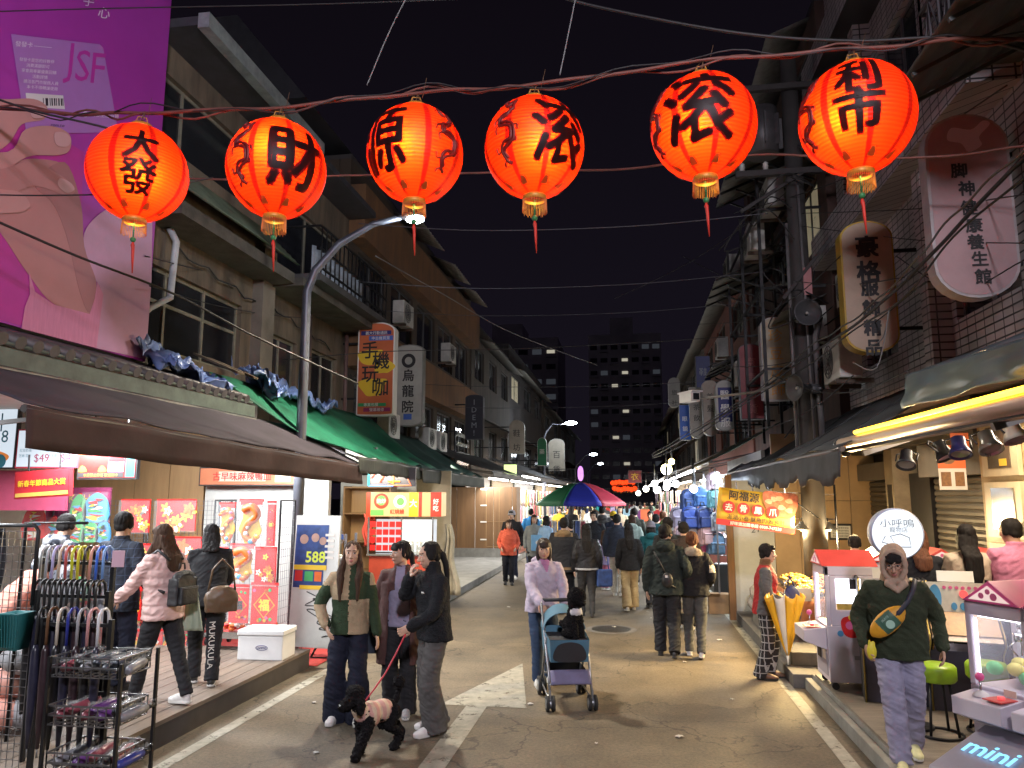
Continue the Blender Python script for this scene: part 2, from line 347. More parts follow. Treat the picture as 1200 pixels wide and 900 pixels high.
class Person:
    """a clothed figure facing -y at the origin of its Empty. Joints are set by the pose, then body, clothes, hair and shoes are grown on them"""
    def __init__(s, label, loc, rz, h=1.65, fem=True, near=1, feet=None, lean=0., hands=(None, None), head=(0, 0, 0), bulk=1., elbow=None, twist=0., drop=0., armdir=None, palm=None, curl=.35, face=1., skin=None, group=None, seated=0., nohands=False):
        s.root = thing('person', label, 'person', loc, rz, group); s.fem = fem; s.near = near; s.k = k = h/1.7; s.b = bulk
        s.vx = {2: .0042, 1: .007, 0: .011}[near]; s.cv = {2: .0085, 1: .011, 0: .017}[near]
        w = .165 if fem else .185
        feet = feet or ((.085, 0, 0, .15), (-.085, 0, 0, -.15))
        s.feet = feet
        s.hip = V((0, 0, .90-drop)); cl, sl = cos(lean), sin(lean)
        s.tor = lambda x, y, z: s.hip+V((x*cos(twist)-y*sin(twist), 0, 0))+V((0, (y*cos(twist)+x*sin(twist))*cl-(z-.90)*sl, (z-.90)*cl+y*sl*.5))
        s.sh = [s.tor(w, .01, 1.362), s.tor(-w, .01, 1.362)]
        s.hj = [s.hip+V((.088, 0, 0)), s.hip+V((-.088, 0, 0))]
        s.kn, s.an = [], []
        for i in (0, 1):
            fx, fy, fz, yw = feet[i]; a = V((fx, fy+.035, .085+fz))
            kn, an = ik(s.hj[i], a, .42, .415, V((sin(yw)*.5, -1, 0))); s.kn.append(kn); s.an.append(an)
        s.el, s.wr = [], []
        for i in (0, 1):
            sg = 1 if i == 0 else -1
            t = hands[i]; t = s.tor(sg*(w+.07), -.03, .86) if t is None else V(t)
            po = V((sg*.5, 1, -.35)) if elbow is None or elbow[i] is None else V(elbow[i])
            e, wv = ik(s.sh[i], t, .285, .25, po); s.el.append(e); s.wr.append(wv)
        hb = s.tor(0, .012, 1.475); s.neck = hb
        s.H = Matrix.Translation(hb) @ Matrix.Rotation(head[0], 4, 'Z') @ Matrix.Rotation(head[1]+lean*.35, 4, 'X') @ Matrix.Rotation(head[2], 4, 'Y') @ Matrix.Translation((0, -.022, .118))
        m = MB(); K = Matrix.Scale(k, 4); s.K = K
        loft(m, [(s.tor(0, 0, .84), .12, .09), (s.tor(0, 0, 1.05), .11, .085), (s.tor(0, 0, 1.3), .13, .09), (s.tor(0, .01, 1.42), .08, .06)], 14)
        limb(m, [s.tor(0, .02, 1.38), s.neck, s.H @ V((0, .02, -.05))], [.062, .050, .048] if fem else [.068, .057, .056])
        for i in (0, 1):
            sg = 1 if i == 0 else -1
            limb(m, [s.tor(sg*.05, .01, 1.37), s.sh[i], s.el[i], s.wr[i]], [.04, .04, .034, .024])
            limb(m, [s.hj[i], s.kn[i], s.an[i]], [.06, .05, .034]); limb(m, [s.an[i], s.an[i]+V((0, -.05, -.05))], [.034, .03])
            if not nohands:
                d = (armdir[i] if armdir and armdir[i] else None) or (s.wr[i]-s.el[i]); pn = (palm[i] if palm and palm[i] else None) or V((-sg, .15, -.1))
                c = curl[i] if isinstance(curl, tuple) else curl
                hand(m, s.wr[i], d, pn, sg, c)
        head_mesh(m, s.H, fem, face)
        Ti = (K @ s.H).inverted(); Ti = s.H.inverted() @ Matrix.Scale(1/k, 4)
        hb_ = HAIRB()
        m.v = [(x*k, y*k, z*k) for x, y, z in m.v]
        s.body = fuse(m, 'body', s.root, s.vx*k, [skin or SKIN(), mat('eye_dark', (.012, .009, .008), .2, var=0), mat('eye_white', (.55, .52, .5), .3, var=0), mat('lips', (.42, .15, .13), .45, var=0), hb_], 2 if near == 2 else 1,
                      matfn=face_mat(Ti) if near else None)
    def _f(s, mb, name, mats, vox=None, smooth=3, disp=None, matfn=None):
        k = s.k; mb.v = [(x*k, y*k, z*k) for x, y, z in mb.v]
        mf = (lambda p: matfn((p[0]/k, p[1]/k, p[2]/k))) if matfn else None
        return fuse(mb, name, s.root, (vox or s.cv)*k, mats, smooth, disp if s.near else None, mf)
    def top(s, mats, hem=.80, flare=1., b=None, collar=1.49, name='jacket', amp=.0085, sleeve=1., hood=0, cuff=None, matfn=None, open_=False, seed=1., fx=9, fz=14, puff=0, hoodup=False, short=False, hemw=None):
        b = b or s.b; m = MB(); t = s.tor; w = .165 if s.fem else .185; q = w/.165
        hw = hemw or 1.
        rings = [(t(0, .0, hem), .185*flare*b*q, .138*flare*b)]
        if hem < .7: rings.append((t(0, 0, (hem+.95)/2), .18*b*q*(1+flare)/2, .135*b*(1+flare)/2))
        rings += [(t(0, 0, max(hem+.06, .92)), .178*b*q, .132*b), (t(0, 0, 1.06), .166*b*q, .122*b), (t(0, -.005, 1.22), .176*b*q, .133*b), (t(0, .0, 1.31), .17*b*q, .122*b), (t(0, .008, 1.375), .138*b*q, .098*b), (t(0, .012, 1.425), .092*b, .08), (t(0, .014, 1.45), .075, .072), (t(0, .012, collar), .074, .07)]
        loft(m, rings, 26, 2.15)
        for i in (0, 1):
            sg = 1 if i == 0 else -1
            end = s.wr[i]+(s.wr[i]-s.el[i]).normalized()*-.012
            if short: P = [s.sh[i], s.sh[i].lerp(s.el[i], .4), s.sh[i].lerp(s.el[i], .8)]; rr = [.074*b, .07*b, .066*b]
            else:
                P = bez(s.sh[i], s.el[i], end); nP = len(P); rr = [(.066+(.049-.066)*(j/(nP-1))**.9)*b*sleeve for j in range(nP)]
            limb(m, [t(sg*.075, .01, 1.368)]+P, [.062*b]+rr)
        if hood: m.sph(t(0, .105, 1.425), (.135, .068, .075), 18, 10); m.sph(t(0, .06, 1.45), (.12, .07, .045), 18, 10)
        if hoodup:
            T = s.H; m.at(T); m.sph((0, .05, .02), (.105, .112, .125), 20, 12); m.sph((0, .03, -.09), (.10, .09, .06), 18, 10)
            m.tube([(cos(a)*.088, -.055+.02*sin(a), .005+sin(a)*.115) for a in [2*pi*j/20 for j in range(21)]], .021, 10); m.at(None)
        if puff:
            d0 = folds(amp, fx, fz, seed); k = s.k
            disp = lambda p: puff*(abs(sin(p[2]/k*pi/.085))**.6-.7)+d0(p)
        else: disp = folds(amp, fx, fz, seed)
        o = s._f(m, name, mats, disp=disp, matfn=matfn); s.jacket = o; return o
    def legs(s, mats, wide=1., ankle=.062, knee=None, low=.06, amp=.008, name='trousers', seed=2., matfn=None, fx=8, fz=16):
        m = MB(); hip = s.hip
        loft(m, [(hip+V((0, .0, -.06)), .165, .122), (hip+V((0, .005, .03)), .158, .118), (hip+V((0, 0, .12)), .135, .1)], 22)
        kn = knee or .074*wide
        for i in (0, 1):
            e = s.an[i].copy(); dirn = (s.an[i]-s.kn[i]).normalized(); e = s.an[i]+dirn*(.085-low)*1.0
            P = bez(s.hj[i]+V((0, 0, -.02)), s.kn[i], e); n = len(P)
            rr = []
            for j in range(n):
                f = j/(n-1); rr.append(.098+(kn-.098)*f*2 if f < .5 else kn+(ankle-kn)*(f-.5)*2)
            m.tube(P, rr, 16); m.sph(P[0], rr[0], 14, 9)
        return s._f(m, name, mats, disp=folds(amp, fx, fz, seed), matfn=matfn)
    def shoes(s, upper, sole, key):
        me = shoe_mesh(upper, sole, key)
        for i in (0, 1):
            fx, fy, fz, yw = s.feet[i]; o = bpy.data.objects.new('shoe', me); COL.objects.link(o); o.parent = s.root; k = s.k
            pit = max(0, fz)*-4.5 if fz > .015 else 0
            o.location = (fx*k, fy*k, fz*k*.75); o.rotation_euler = (-pit*.7, 0, yw); o.scale = (k, k, k)
    def hair(s, style='short', m=None, L=.25, front=False, side=0, bangs=True):
        mb = MB(); mb.at(s.H); M_ = m or HAIRB()
        mb.sph((0, .026, .037), (.085, .096, .090), 22, 14)
        mb.sph((0, .062, -.02), (.070, .045, .06), 16, 10)
        if bangs: mb.sph((0, -.052, .075), (.062, .036, .032), 16, 9)
        for sg in (-1, 1): mb.sph((sg*.072, .012, .0), (.016, .04, .05), 12, 8)
        if style in ('bob', 'long'):
            for sg in (-1, 1): mb.sph((sg*.076, .008, -.05), (.02, .052, .085), 12, 9); mb.sph((sg*.066, .02, -.11), (.024, .05, .05), 12, 9)
            mb.sph((0, .068, -.07), (.085, .04, .09), 16, 10)
        if bangs == 2: mb.sph((0, -.073, .05), (.06, .02, .028), 16, 9)
        if style == 'long':
            mb.at(None); h0 = s.H @ V((0, .075, .0)); h1 = s.H @ V((0, .085, -.1)); e = s.tor(0, .15*max(1, s.b*.95), 1.47-L)
            mid = s.tor(0, .135*max(1, s.b*.95), 1.40)
            loft(mb, [(e, .05, .018), (e.lerp(mid, .35), .085, .028), (mid, .092, .036), (h1, .088, .04), (h0, .08, .04)], 18)
            if front:
                for sg in ((-1, 1) if front is True else (front,)):
                    a = s.H @ V((sg*.07, 0, -.05)); b_ = s.tor(sg*.085, -.115, 1.36); c_ = s.tor(sg*.085, -.145, 1.47-L)
                    limb(mb, [a, a.lerp(b_, .6)+V((sg*.015, 0, 0)), b_, c_], [.03, .036, .036, .012])
        if style == 'pony':
            limb(mb, [(0, .1, .02), (0, .135, -.03), (side*.02, .15, -.14), (side*.05, .13, -.14-L)], [.026, .03, .028, .008])
        if style == 'bun': mb.sph((0, .11, .0), .042, 14, 9)
        mb.at(None); k = s.k
        return s._f(mb, 'hair', [M_], {2: .0065, 1: .009, 0: .013}[s.near], 2, disp=folds(.0075, 42, 7, 3.))
    def hat(s, m, name='beanie'):
        mb = MB(); mb.at(s.H); mb.sph((0, .02, .055), (.092, .104, .088), 20, 12); mb.tube([(cos(a)*.089, .018+sin(a)*.101, .02) for a in [2*pi*j/20 for j in range(21)]], .016, 8); mb.at(None)
        return s._f(mb, name, [m], .01, 2)
    def P(s, p): return s.root.matrix_basis @ (V(p)*s.k)                  # pose point -> world
# ------------------------------------------------------------------ helpers for buildings
def wallgrid(mb, T, u0, u1, v0, v1, holes, th=.2):
    """a wall slab with real openings; u along the wall, v up, front face at w = 0"""
    us = sorted({u0, u1, *[min(max(h[i], u0), u1) for h in holes for i in (0, 1)]}); vs = sorted({v0, v1, *[min(max(h[i], v0), v1) for h in holes for i in (2, 3)]})
    def solid(i, j):
        if i < 0 or j < 0 or i >= len(us)-1 or j >= len(vs)-1: return False
        cu, cv = (us[i]+us[i+1])/2, (vs[j]+vs[j+1])/2
        return not any(h[0] < cu < h[1] and h[2] < cv < h[3] for h in holes)
    mb.at(T)
    for i in range(len(us)-1):
        for j in range(len(vs)-1):
            if not solid(i, j): continue
            a, b, c, d = us[i], us[i+1], vs[j], vs[j+1]
            mb.add([(a, c, 0), (b, c, 0), (b, d, 0), (a, d, 0)], [(0, 1, 2, 3)], False)
            mb.add([(a, c, -th), (b, c, -th), (b, d, -th), (a, d, -th)], [(3, 2, 1, 0)], False)
            for (di, dj, q) in ((-1, 0, [(a, c, 0), (a, d, 0), (a, d, -th), (a, c, -th)]), (1, 0, [(b, d, 0), (b, c, 0), (b, c, -th), (b, d, -th)]),
                                (0, -1, [(b, c, 0), (a, c, 0), (a, c, -th), (b, c, -th)]), (0, 1, [(a, d, 0), (b, d, 0), (b, d, -th), (a, d, -th)])):
                if not solid(i+di, j+dj): mb.add(q, [(0, 1, 2, 3)], False)
    mb.at(None); return mb
def window(par, T, h, nv=2, trans=None, fm=None, gm=None, inset=.1, w=.045, name='window'):
    u0, u1, v0, v1 = h; f = MB(fm or mat('alu', (.32, .32, .30), .45, .6)); f.at(T @ Matrix.Translation((0, 0, -inset)))
    for i in range(nv+1): x = u0+w/2+(u1-u0-w)*i/nv; f.bx(x-w/2, x+w/2, v0, v1, -.03, .03)
    for y in [v0+w/2, v1-w/2]+([trans] if trans else []): f.bx(u0, u1, y-w/2, y+w/2, -.024, .024)
    o = f.build(name, par); g = MB(gm or mat('dark_glass', (.02, .022, .026), .12, var=.3, scale=2)); g.at(T @ Matrix.Translation((0, 0, -inset)))
    g.bx(u0+.01, u1-.01, v0+.01, v1-.01, -.006, .006); g.build('pane', o); return o
def LF(x): return frame((x, 0, 0), (0, 1, 0), (0, 0, 1))                 # left-hand wall, seen from the street: u = world y
def RF(x): return frame((x, 0, 0), (0, -1, 0), (0, 0, 1))                # right-hand wall: u = -world y
def CF(y): return frame((0, y, 0), (1, 0, 0), (0, 0, 1))                 # wall facing the camera end of the street: u = world x
def build(name, label, cat, group=None): return thing(name, label, cat, (0, 0, 0), 0, group)
def aircon(loc, rz, label, group='air conditioning units on the facades'):
    t = thing('air_conditioner', label, 'air conditioner', loc, rz, group)
    m = MB(mat('ac_white', (.5, .5, .47), .5, var=.35, scale=4)); m.bx(-.4, .4, -.14, .14, 0, .55); m.build('casing', t, .015)
    g = MB(mat('ac_grille', (.06, .06, .06), .5, var=0)); g.at(Matrix.Translation((-.1, -.15, .28)) @ Matrix.Rotation(pi/2, 4, 'X'))
    for r in (.22, .165, .11, .055): g.tube([(r*cos(a), r*sin(a), 0) for a in [2*pi*j/20 for j in range(21)]], .006, 5, False)
    for j in range(8): g.tube([(0, 0, 0), (.22*cos(j*pi/4), .22*sin(j*pi/4), 0)], .005, 4)
    g.build('fan_grille', t); b = MB(mat('rust_steel', (.10, .07, .05), .7, .3, var=.5)); b.bx(-.3, -.26, -.16, .3, -.06, 0); b.bx(.26, .3, -.16, .3, -.06, 0); b.build('bracket', t)
    return t
# ------------------------------------------------------------------ sky and ground
w = bpy.data.worlds.new('World'); SC.world = w; w.use_nodes = True
bg = w.node_tree.nodes['Background']; NT = w.node_tree
tc = NT.nodes.new('ShaderNodeTexCoord'); sp = NT.nodes.new('ShaderNodeSeparateXYZ'); rp = NT.nodes.new('ShaderNodeValToRGB')
NT.links.new(tc.outputs['Generated'], sp.inputs[0]); NT.links.new(sp.outputs[2], rp.inputs[0]); NT.links.new(rp.outputs[0], bg.inputs[0])
rp.color_ramp.elements[0].position = 0; rp.color_ramp.elements[0].color = (.0042, .0034, .0060, 1)         # night sky over a lit city
rp.color_ramp.elements[1].position = .6; rp.color_ramp.elements[1].color = (.0022, .0016, .0028, 1)
bg.inputs[1].default_value = 1.0
def roadmat():
    m = mat('asphalt', (.160, .128, .088), .70, var=.45, scale=1.6, bump=.35, bscale=140); nt = m.node_tree; N = nt.nodes; L = nt.links; b = N['Principled BSDF']
    src = b.inputs['Base Color'].links[0].from_socket; tc = N.new('ShaderNodeTexCoord')
    nz = N.new('ShaderNodeTexNoise'); nz.inputs['Scale'].default_value = 1.8; nz.inputs['Detail'].default_value = 5; L.new(tc.outputs['Object'], nz.inputs['Vector'])
    va = N.new('ShaderNodeVectorMath'); va.operation = 'MULTIPLY_ADD'; va.inputs[1].default_value = (1.3, 1.3, 0); L.new(nz.outputs[1], va.inputs[0]); L.new(tc.outputs['Object'], va.inputs[2])
    vo = N.new('ShaderNodeTexVoronoi'); vo.feature = 'DISTANCE_TO_EDGE'; vo.inputs['Scale'].default_value = .62; L.new(va.outputs[0], vo.inputs['Vector'])
    mr = N.new('ShaderNodeMapRange'); mr.inputs[1].default_value = .001; mr.inputs[2].default_value = .009; mr.inputs[3].default_value = .42; mr.inputs[4].default_value = 1; L.new(vo.outputs[0], mr.inputs[0])
    n3 = N.new('ShaderNodeTexNoise'); n3.inputs['Scale'].default_value = 34; n3.inputs['Detail'].default_value = 10; n3.inputs['Roughness'].default_value = .8; L.new(tc.outputs['Object'], n3.inputs['Vector'])
    m3 = N.new('ShaderNodeMapRange'); m3.inputs[1].default_value = .25; m3.inputs[2].default_value = .75; m3.inputs[3].default_value = .32; m3.inputs[4].default_value = 1.68; L.new(n3.outputs[0], m3.inputs[0])
    # resurfaced patches: big rectangles of a slightly different grey
    bk = N.new('ShaderNodeTexBrick'); bk.inputs['Scale'].default_value = 1; bk.inputs['Brick Width'].default_value = 6.5; bk.inputs['Row Height'].default_value = 2.9; bk.inputs['Mortar Size'].default_value = .012
    bk.inputs['Color1'].default_value = (1, .98, .94, 1); bk.inputs['Color2'].default_value = (.74, .74, .74, 1); bk.inputs['Mortar'].default_value = (.6, .6, .6, 1); L.new(va.outputs[0], bk.inputs['Vector'])
    mx = N.new('ShaderNodeMix'); mx.data_type = 'RGBA'; mx.blend_type = 'MULTIPLY'; mx.inputs[0].default_value = 1; L.new(src, mx.inputs[6]); L.new(mr.outputs[0], mx.inputs[7])
    m2 = N.new('ShaderNodeMix'); m2.data_type = 'RGBA'; m2.blend_type = 'MULTIPLY'; m2.inputs[0].default_value = 1; L.new(mx.outputs[2], m2.inputs[6]); L.new(m3.outputs[0], m2.inputs[7])
    m4 = N.new('ShaderNodeMix'); m4.data_type = 'RGBA'; m4.blend_type = 'MULTIPLY'; m4.inputs[0].default_value = 1; L.new(m2.outputs[2], m4.inputs[6]); L.new(bk.outputs[0], m4.inputs[7])
    L.new(m4.outputs[2], b.inputs['Base Color']); return m
def paintmat():                                                          # worn road paint: chipped away where the noise is low
    m = mat('road_paint', (.36, .34, .28), .65, var=.35, scale=9); N = m.node_tree.nodes; L = m.node_tree.links; b = N['Principled BSDF']
    tc = N.new('ShaderNodeTexCoord'); n = N.new('ShaderNodeTexNoise'); n.inputs['Scale'].default_value = 7; n.inputs['Detail'].default_value = 9; n.inputs['Roughness'].default_value = .75; L.new(tc.outputs['Object'], n.inputs['Vector'])
    r = N.new('ShaderNodeMapRange'); r.inputs[1].default_value = .34; r.inputs[2].default_value = .46; L.new(n.outputs[0], r.inputs[0]); r.inputs[3].default_value = .2; r.inputs[4].default_value = .85; L.new(r.outputs[0], b.inputs['Alpha']); return m
g = MB(mat('ground_concrete', (.16, .155, .15), .8, var=.3, scale=2)); g.add([(-150, -30, -.004), (150, -30, -.004), (150, 400, -.004), (-150, 400, -.004)], [(0, 1, 2, 3)]); tag(g.build('ground'), kind='structure')
g = MB(roadmat()); g.add([(-4.2, -20, 0), (2.1, -20, 0), (2.1, 150, 0), (-4.2, 150, 0)], [(0, 1, 2, 3)]); tag(g.build('road'), kind='structure')
t = thing('manhole_cover', 'round iron manhole cover in the road beyond the arrow', 'manhole cover', (-.35, 12.4, 0)); m = MB(mat('cast_iron', (.06, .055, .05), .55, .5, var=.5, scale=20, bump=.6, bscale=30)); m.lathe([(0, .009), (.30, .009), (.31, .003)], n=32); m.build('lid', t); m = MB(mat('manhole_ring', (.15, .14, .13), .8, var=.4)); m.lathe([(.315, .004), (.38, .005), (.40, .001)], n=32); m.build('rim', t)
r_ = random.Random(5)
for i in range(16):
    x, y = r_.uniform(-3.3, 1.5), r_.uniform(5.6, 15); s_ = r_.uniform(.015, .04); q = MB(mat('litter_white', (.5, .48, .44), .8, var=.3)); q.sheet(lambda u, v: (s_*(u-.5)*2, s_*(v-.5)*1.5, .010+.02*abs(noise.noise(V((u*3+i, v*3, i))))), 4, 4, .001); o = q.build('paper_scrap'); o.location = (x, y, 0); o.rotation_euler = (0, 0, r_.random()*6); tag(o, 'tiny pale scrap of litter trodden on the asphalt', 'litter', 'scraps of litter on the road')
g = MB(paintmat())
for x0, x1, y0, y1 in ((-3.72, -3.60, -10, 80), (1.60, 1.72, -10, 80)):
    n = 30
    for i in range(n): a, b = y0+(y1-y0)*i/n, y0+(y1-y0)*(i+1)/n; g.add([(x0, a, .005), (x1, a, .005), (x1, b, .005), (x0, b, .005)], [(0, 1, 2, 3)])
g.add([(-1.95, 7.78, .005), (-1.07, 7.78, .005), (-1.39, 9.75, .005)], [(0, 1, 2)]); g.add([(-1.68, 4.6, .005), (-1.47, 4.6, .005), (-1.47, 7.776, .005), (-1.68, 7.776, .005)], [(0, 1, 2, 3)])
tag(g.build('road_markings'), kind='structure')
# ------------------------------------------------------------------ left side: decks and kerbs
deckm = mat('deck_board', (.17, .13, .10), .6, var=.45, scale=3, stretch=(6, .5, 1), bump=.15, bscale=30)
d = MB(deckm); y = 2.0
for i in range(24):                                                      # boards run along the street
    x = -3.95-.17*i; d.bx(x-.162, x, 2.0, 9.15, .185, .22)
d.use(mat('deck_fascia', (.055, .045, .04), .7, var=.4)); d.bx(-8.1, -3.955, 2.0, 9.14, 0, .184)
tag(d.build('platform_floor'), kind='structure')
conc = mat('kerb_concrete', (.24, .235, .22), .8, var=.4, scale=3, bump=.2, bscale=50)
d = MB(conc); d.bx(-9, -3.62, 13.6, 60, 0, .15); tag(d.build('pavement_slab', None, .01), kind='structure')
redm = mat('red_mat', (.40, .035, .03), .8, var=.35, scale=8, bump=.3, bscale=200)
d = MB(redm); d.at(Matrix.Translation((0, 0, 0))); d.sheet(lambda u, v: (-6.3+2.42*u, 9.2+2.6*v, .012+.006*noise.noise(V((u*5, v*5, 0)))), 16, 16, .006); tag(d.build('floor_mat'), 'red rubber floor mat on the ground beside the wooden platform', 'mat')
# ------------------------------------------------------------------ right side: kerb steps
d = MB(conc)
d.bx(1.92, 6, 2.0, 9.0, 0, .16); d.bx(1.84, 1.915, 2.0, 9.0, 0, .12); d.use(mat('kerb_dark', (.13, .125, .12), .75, var=.4)); d.bx(1.72, 6, 9.02, 60, 0, .15)
tag(d.build('pavement', None, .008), kind='structure')
d = MB(mat('deck_right', (.2, .17, .14), .6, var=.4, scale=4, stretch=(1, 6, 1), bump=.2)); d.bx(1.93, 5.0, 2.0, 8.9, .162, .185)
tag(d.build('floor_right'), kind='structure')
for i, (x0, x1, y0, y1, z1, lb) in enumerate(((1.80, 2.3, 9.45, 10.1, .30, 'low grey concrete step block in front of the snack stall'), (1.86, 2.5, 10.2, 11.2, .38, 'grey concrete step block behind the woman with the umbrella'), (1.84, 2.4, 11.4, 12.6, .32, 'worn step block under the clear bag of rubbish'))):
    s_ = MB(mat('step_stone', (.17, .16, .14), .8, var=.4, scale=5, bump=.3, bscale=40)); s_.bx(x0, x1, y0, y1, .15, z1); tag(s_.build('step_block', None, .012), lb, 'step')

# ------------------------------------------------------------------ left building with the shop below
cA = mat('stucco_grey', (.16, .125, .088), .85, var=.5, scale=2.2, bump=.3, bscale=25, dirt=(.06, .048, .036), stretch=(1.5, 1.5, .3))
A = build('concrete_building', 'grimy grey concrete building above the brown shop awning on the left', 'building')
hA = [(7.7, 10.4, 3.9, 4.95), (11.25, 12.35, 3.7, 4.75), (13.0, 14.2, 3.7, 4.8), (7.0, 10.4, 6.55, 7.5), (11.3, 14.0, 5.75, 7.2)]
m = MB(cA); wallgrid(m, LF(-5.8), 1.5, 14.6, 3.25, 7.9, hA, .25); m.bx(-13, -6.06, 1.5, 14.6, 3.3, 7.9); m.build('wall', A)
for i, h in enumerate(hA): window(A, LF(-5.8), h, 3 if i == 0 else 2, 4.52 if i == 0 else None, mat('old_window_frame', (.22, .21, .16), .6, var=.4))
m = MB(mat('pilaster', (.22, .19, .15), .8, var=.4, scale=1.5)); m.bx(-5.8, -5.62, 10.7, 11.1, 3.2, 6.0); m.build('pilaster', A)
m = MB(mat('dirty_ledge', (.10, .09, .075), .9, var=.6, scale=3, bump=.4)); m.bx(-5.8, -5.25, 7.9, 11.0, 5.45, 5.62); m.bx(-5.8, -5.1, 11.0, 14.6, 5.42, 5.55); m.build('ledge', A)
gm = mat('green_corrugated', (.16, .20, .14), .5, .2, var=.5, scale=2)
m = MB(gm); m.sheet(lambda u, v: (-5.79+.62*v, 7.9+3.1*u, 6.35-.62*v+.018*cos(v*2*pi*7)), 2, 60, .01); m.build('metal_eave', A)
m = MB(mat('roof_dark', (.05, .05, .06), .7, var=.4)); m.bx(-13, -5.2, 7.9, 14.6, 7.9, 8.02); m.use(mat('gutter', (.33, .38, .38), .5, .3, var=.4)); m.bx(-5.2, -5.05, 7.9, 11.5, 7.86, 8.06); m.build('roof', A)
def pipe(pts, r, label, col=(.45, .47, .5), name='drain_pipe', cat='pipe', group=None, n=10): return tag(MB(mat('pipe_%d' % int(col[0]*100), col, .45, var=.3)).tube(pts, r, n).build(name), label, cat, group)
pipe([(-5.72, 7.95, 7.8), (-5.72, 7.95, 6.9), (-5.72, 7.9, 6.2)], .055, 'pale drain pipe below the gutter beside the pink billboard')
pipe([(-5.7, 8.35, 5.45), (-5.66, 8.45, 5.3), (-5.66, 8.4, 4.55), (-5.72, 8.1, 4.35), (-5.75, 7.95, 4.2)], .045, 'bent pale drain pipe above the old window', (.5, .53, .56))
for i, (y, lb) in enumerate(((11.17, 'rusty drain pipe beside the pilaster behind the street lamp'), (12.65, 'thin pipe between the two small windows behind the street lamp'), (14.45, 'drain pipe at the corner of the grey and brown buildings'), (17.15, 'drain pipe on the brown building behind the white ring sign'))): pipe([(-5.70, y, 3.3), (-5.70, y, 5.35 if i < 3 else 4.7)], .04, lb, (.11+.03*i, .10, .09))
for i, (y, z, lb) in enumerate(((8.6, 5.3, 'slack black cable stapled above the old window'), (11.2, 5.2, 'black cable drooping under the barred balcony'), (14.8, 4.6, 'black cable along the lower brown parapet band'))): tag(MB(mat('cable_wall', (.02, .02, .02), .6, var=0)).tube([(-5.74, y+.25*k, z-.10*sin(k*1.1)**2-.02*k) for k in range(11)], .012, 5).build('cable'), lb, 'cable')
# tiled eave over the shop
E_ = build('tiled_eave', 'dark tiled eave with round tile ends above the brown awning', 'eave')
m = MB(mat('dark_tile', (.075, .065, .07), .55, var=.5, scale=4))
for i in range(34):
    y = 3.0+i*.19
    m.tube([(-5.78, y, 3.62), (-5.02, y, 3.36)], .06, 8)
m.build('roof_tiles', E_)
m = MB(mat('eave_green', (.10, .13, .11), .6, var=.5)); m.sheet(lambda u, v: (-5.79+.75*v, 2.9+6.55*u, 3.58-.26*v), 2, 2, .03); m.bx(-5.08, -5.0, 2.9, 9.45, 3.14, 3.29); m.use(mat('eave_trim', (.28, .27, .24), .5, .3, var=.5)); m.bx(-5.02, -4.97, 2.9, 9.45, 3.07, 3.12); m.build('fascia', E_)
# balcony with iron bars
B_ = build('caged_balcony', 'iron-barred balcony behind the street lamp on the grey building', 'balcony')
m = MB(mat('balcony_slab', (.07, .068, .07), .8, var=.4)); m.bx(-5.8, -4.9, 11.2, 14.6, 5.56, 5.68); m.build('slab', B_)
im = mat('iron_black', (.02, .02, .022), .5, .5, var=.3)
m = MB(im)
for i in range(18): y = 11.25+i*.195; m.cyl((-4.92, y, 5.68), (-4.92, y, 6.5), .012, n=6)
for z in (5.78, 6.1, 6.48): m.bar((-4.92, 11.2, z), (-4.92, 14.6, z), .03)
for y in (11.2, 14.6): m.bar((-4.92, y, 6.48), (-5.8, y, 6.48), .03)
m.build('railing', B_)
m = MB(mat('laundry_pale', (.35, .40, .46), .8, var=.4)); 
for i in range(6): y = 11.6+i*.42; m.sheet(lambda u, v, y=y: (-5.25+.05*sin(u*7), y+.3*u, 6.3-.55*v), 5, 3, .008)
m.build('laundry', B_)
# dark gabled roof behind
D_ = build('dark_house', 'dark metal-roofed upper house against the night sky on the left', 'building')
m = MB(mat('night_wall', (.05, .048, .055), .85, var=.4, scale=.8)); m.bx(-14, -6.6, 13.0, 21.5, 7.9, 9.6); m.build('wall', D_)
m = MB(mat('night_roof', (.03, .03, .036), .6, var=.4)); m.add([(-14.5, 12.5, 11.4), (-7.4, 12.5, 11.4), (-5.9, 12.5, 9.55), (-14.5, 22, 11.4), (-7.4, 22, 11.4), (-5.9, 22, 9.55), (-14.5, 12.5, 9.5), (-14.5, 22, 9.5)], [(0, 3, 4, 1), (1, 4, 5, 2), (0, 1, 2, 6), (3, 7, 5, 4), (0, 6, 7, 3), (6, 2, 5, 7)]); m.build('roof', D_)
# brown building
bb = mat('brown_stucco', (.20, .098, .040), .8, var=.45, scale=1.6, stretch=(1.5, 1.5, .4), dirt=(.10, .055, .03)); bd = mat('brown_dark', (.062, .044, .030), .85, var=.4, scale=1)
Bb = build('brown_building', 'brown building with orange parapet bands beyond the tall shop signs', 'building')
hB = [(15.2+2.35*i, 17.1+2.35*i, z0, z0+1.35) for i in range(5) for z0 in (3.3, 6.05)]
m = MB(bd); wallgrid(m, LF(-5.8), 14.62, 27, 2.6, 9.3, hB, .25); m.bx(-13, -6.06, 14.62, 27, 2.6, 9.3); m.build('wall', Bb)
for h in hB: window(Bb, LF(-5.8), h, 2, None, mat('alu_dark', (.10, .10, .10), .5, .5))
m = MB(bb); m.bx(-5.8, -5.45, 14.62, 27, 4.75, 5.75); m.bx(-5.8, -5.45, 14.62, 27, 7.5, 8.7); m.build('parapet_band', Bb)
m = MB(mat('corr_roof', (.19, .18, .17), .5, .3, var=.5)); 
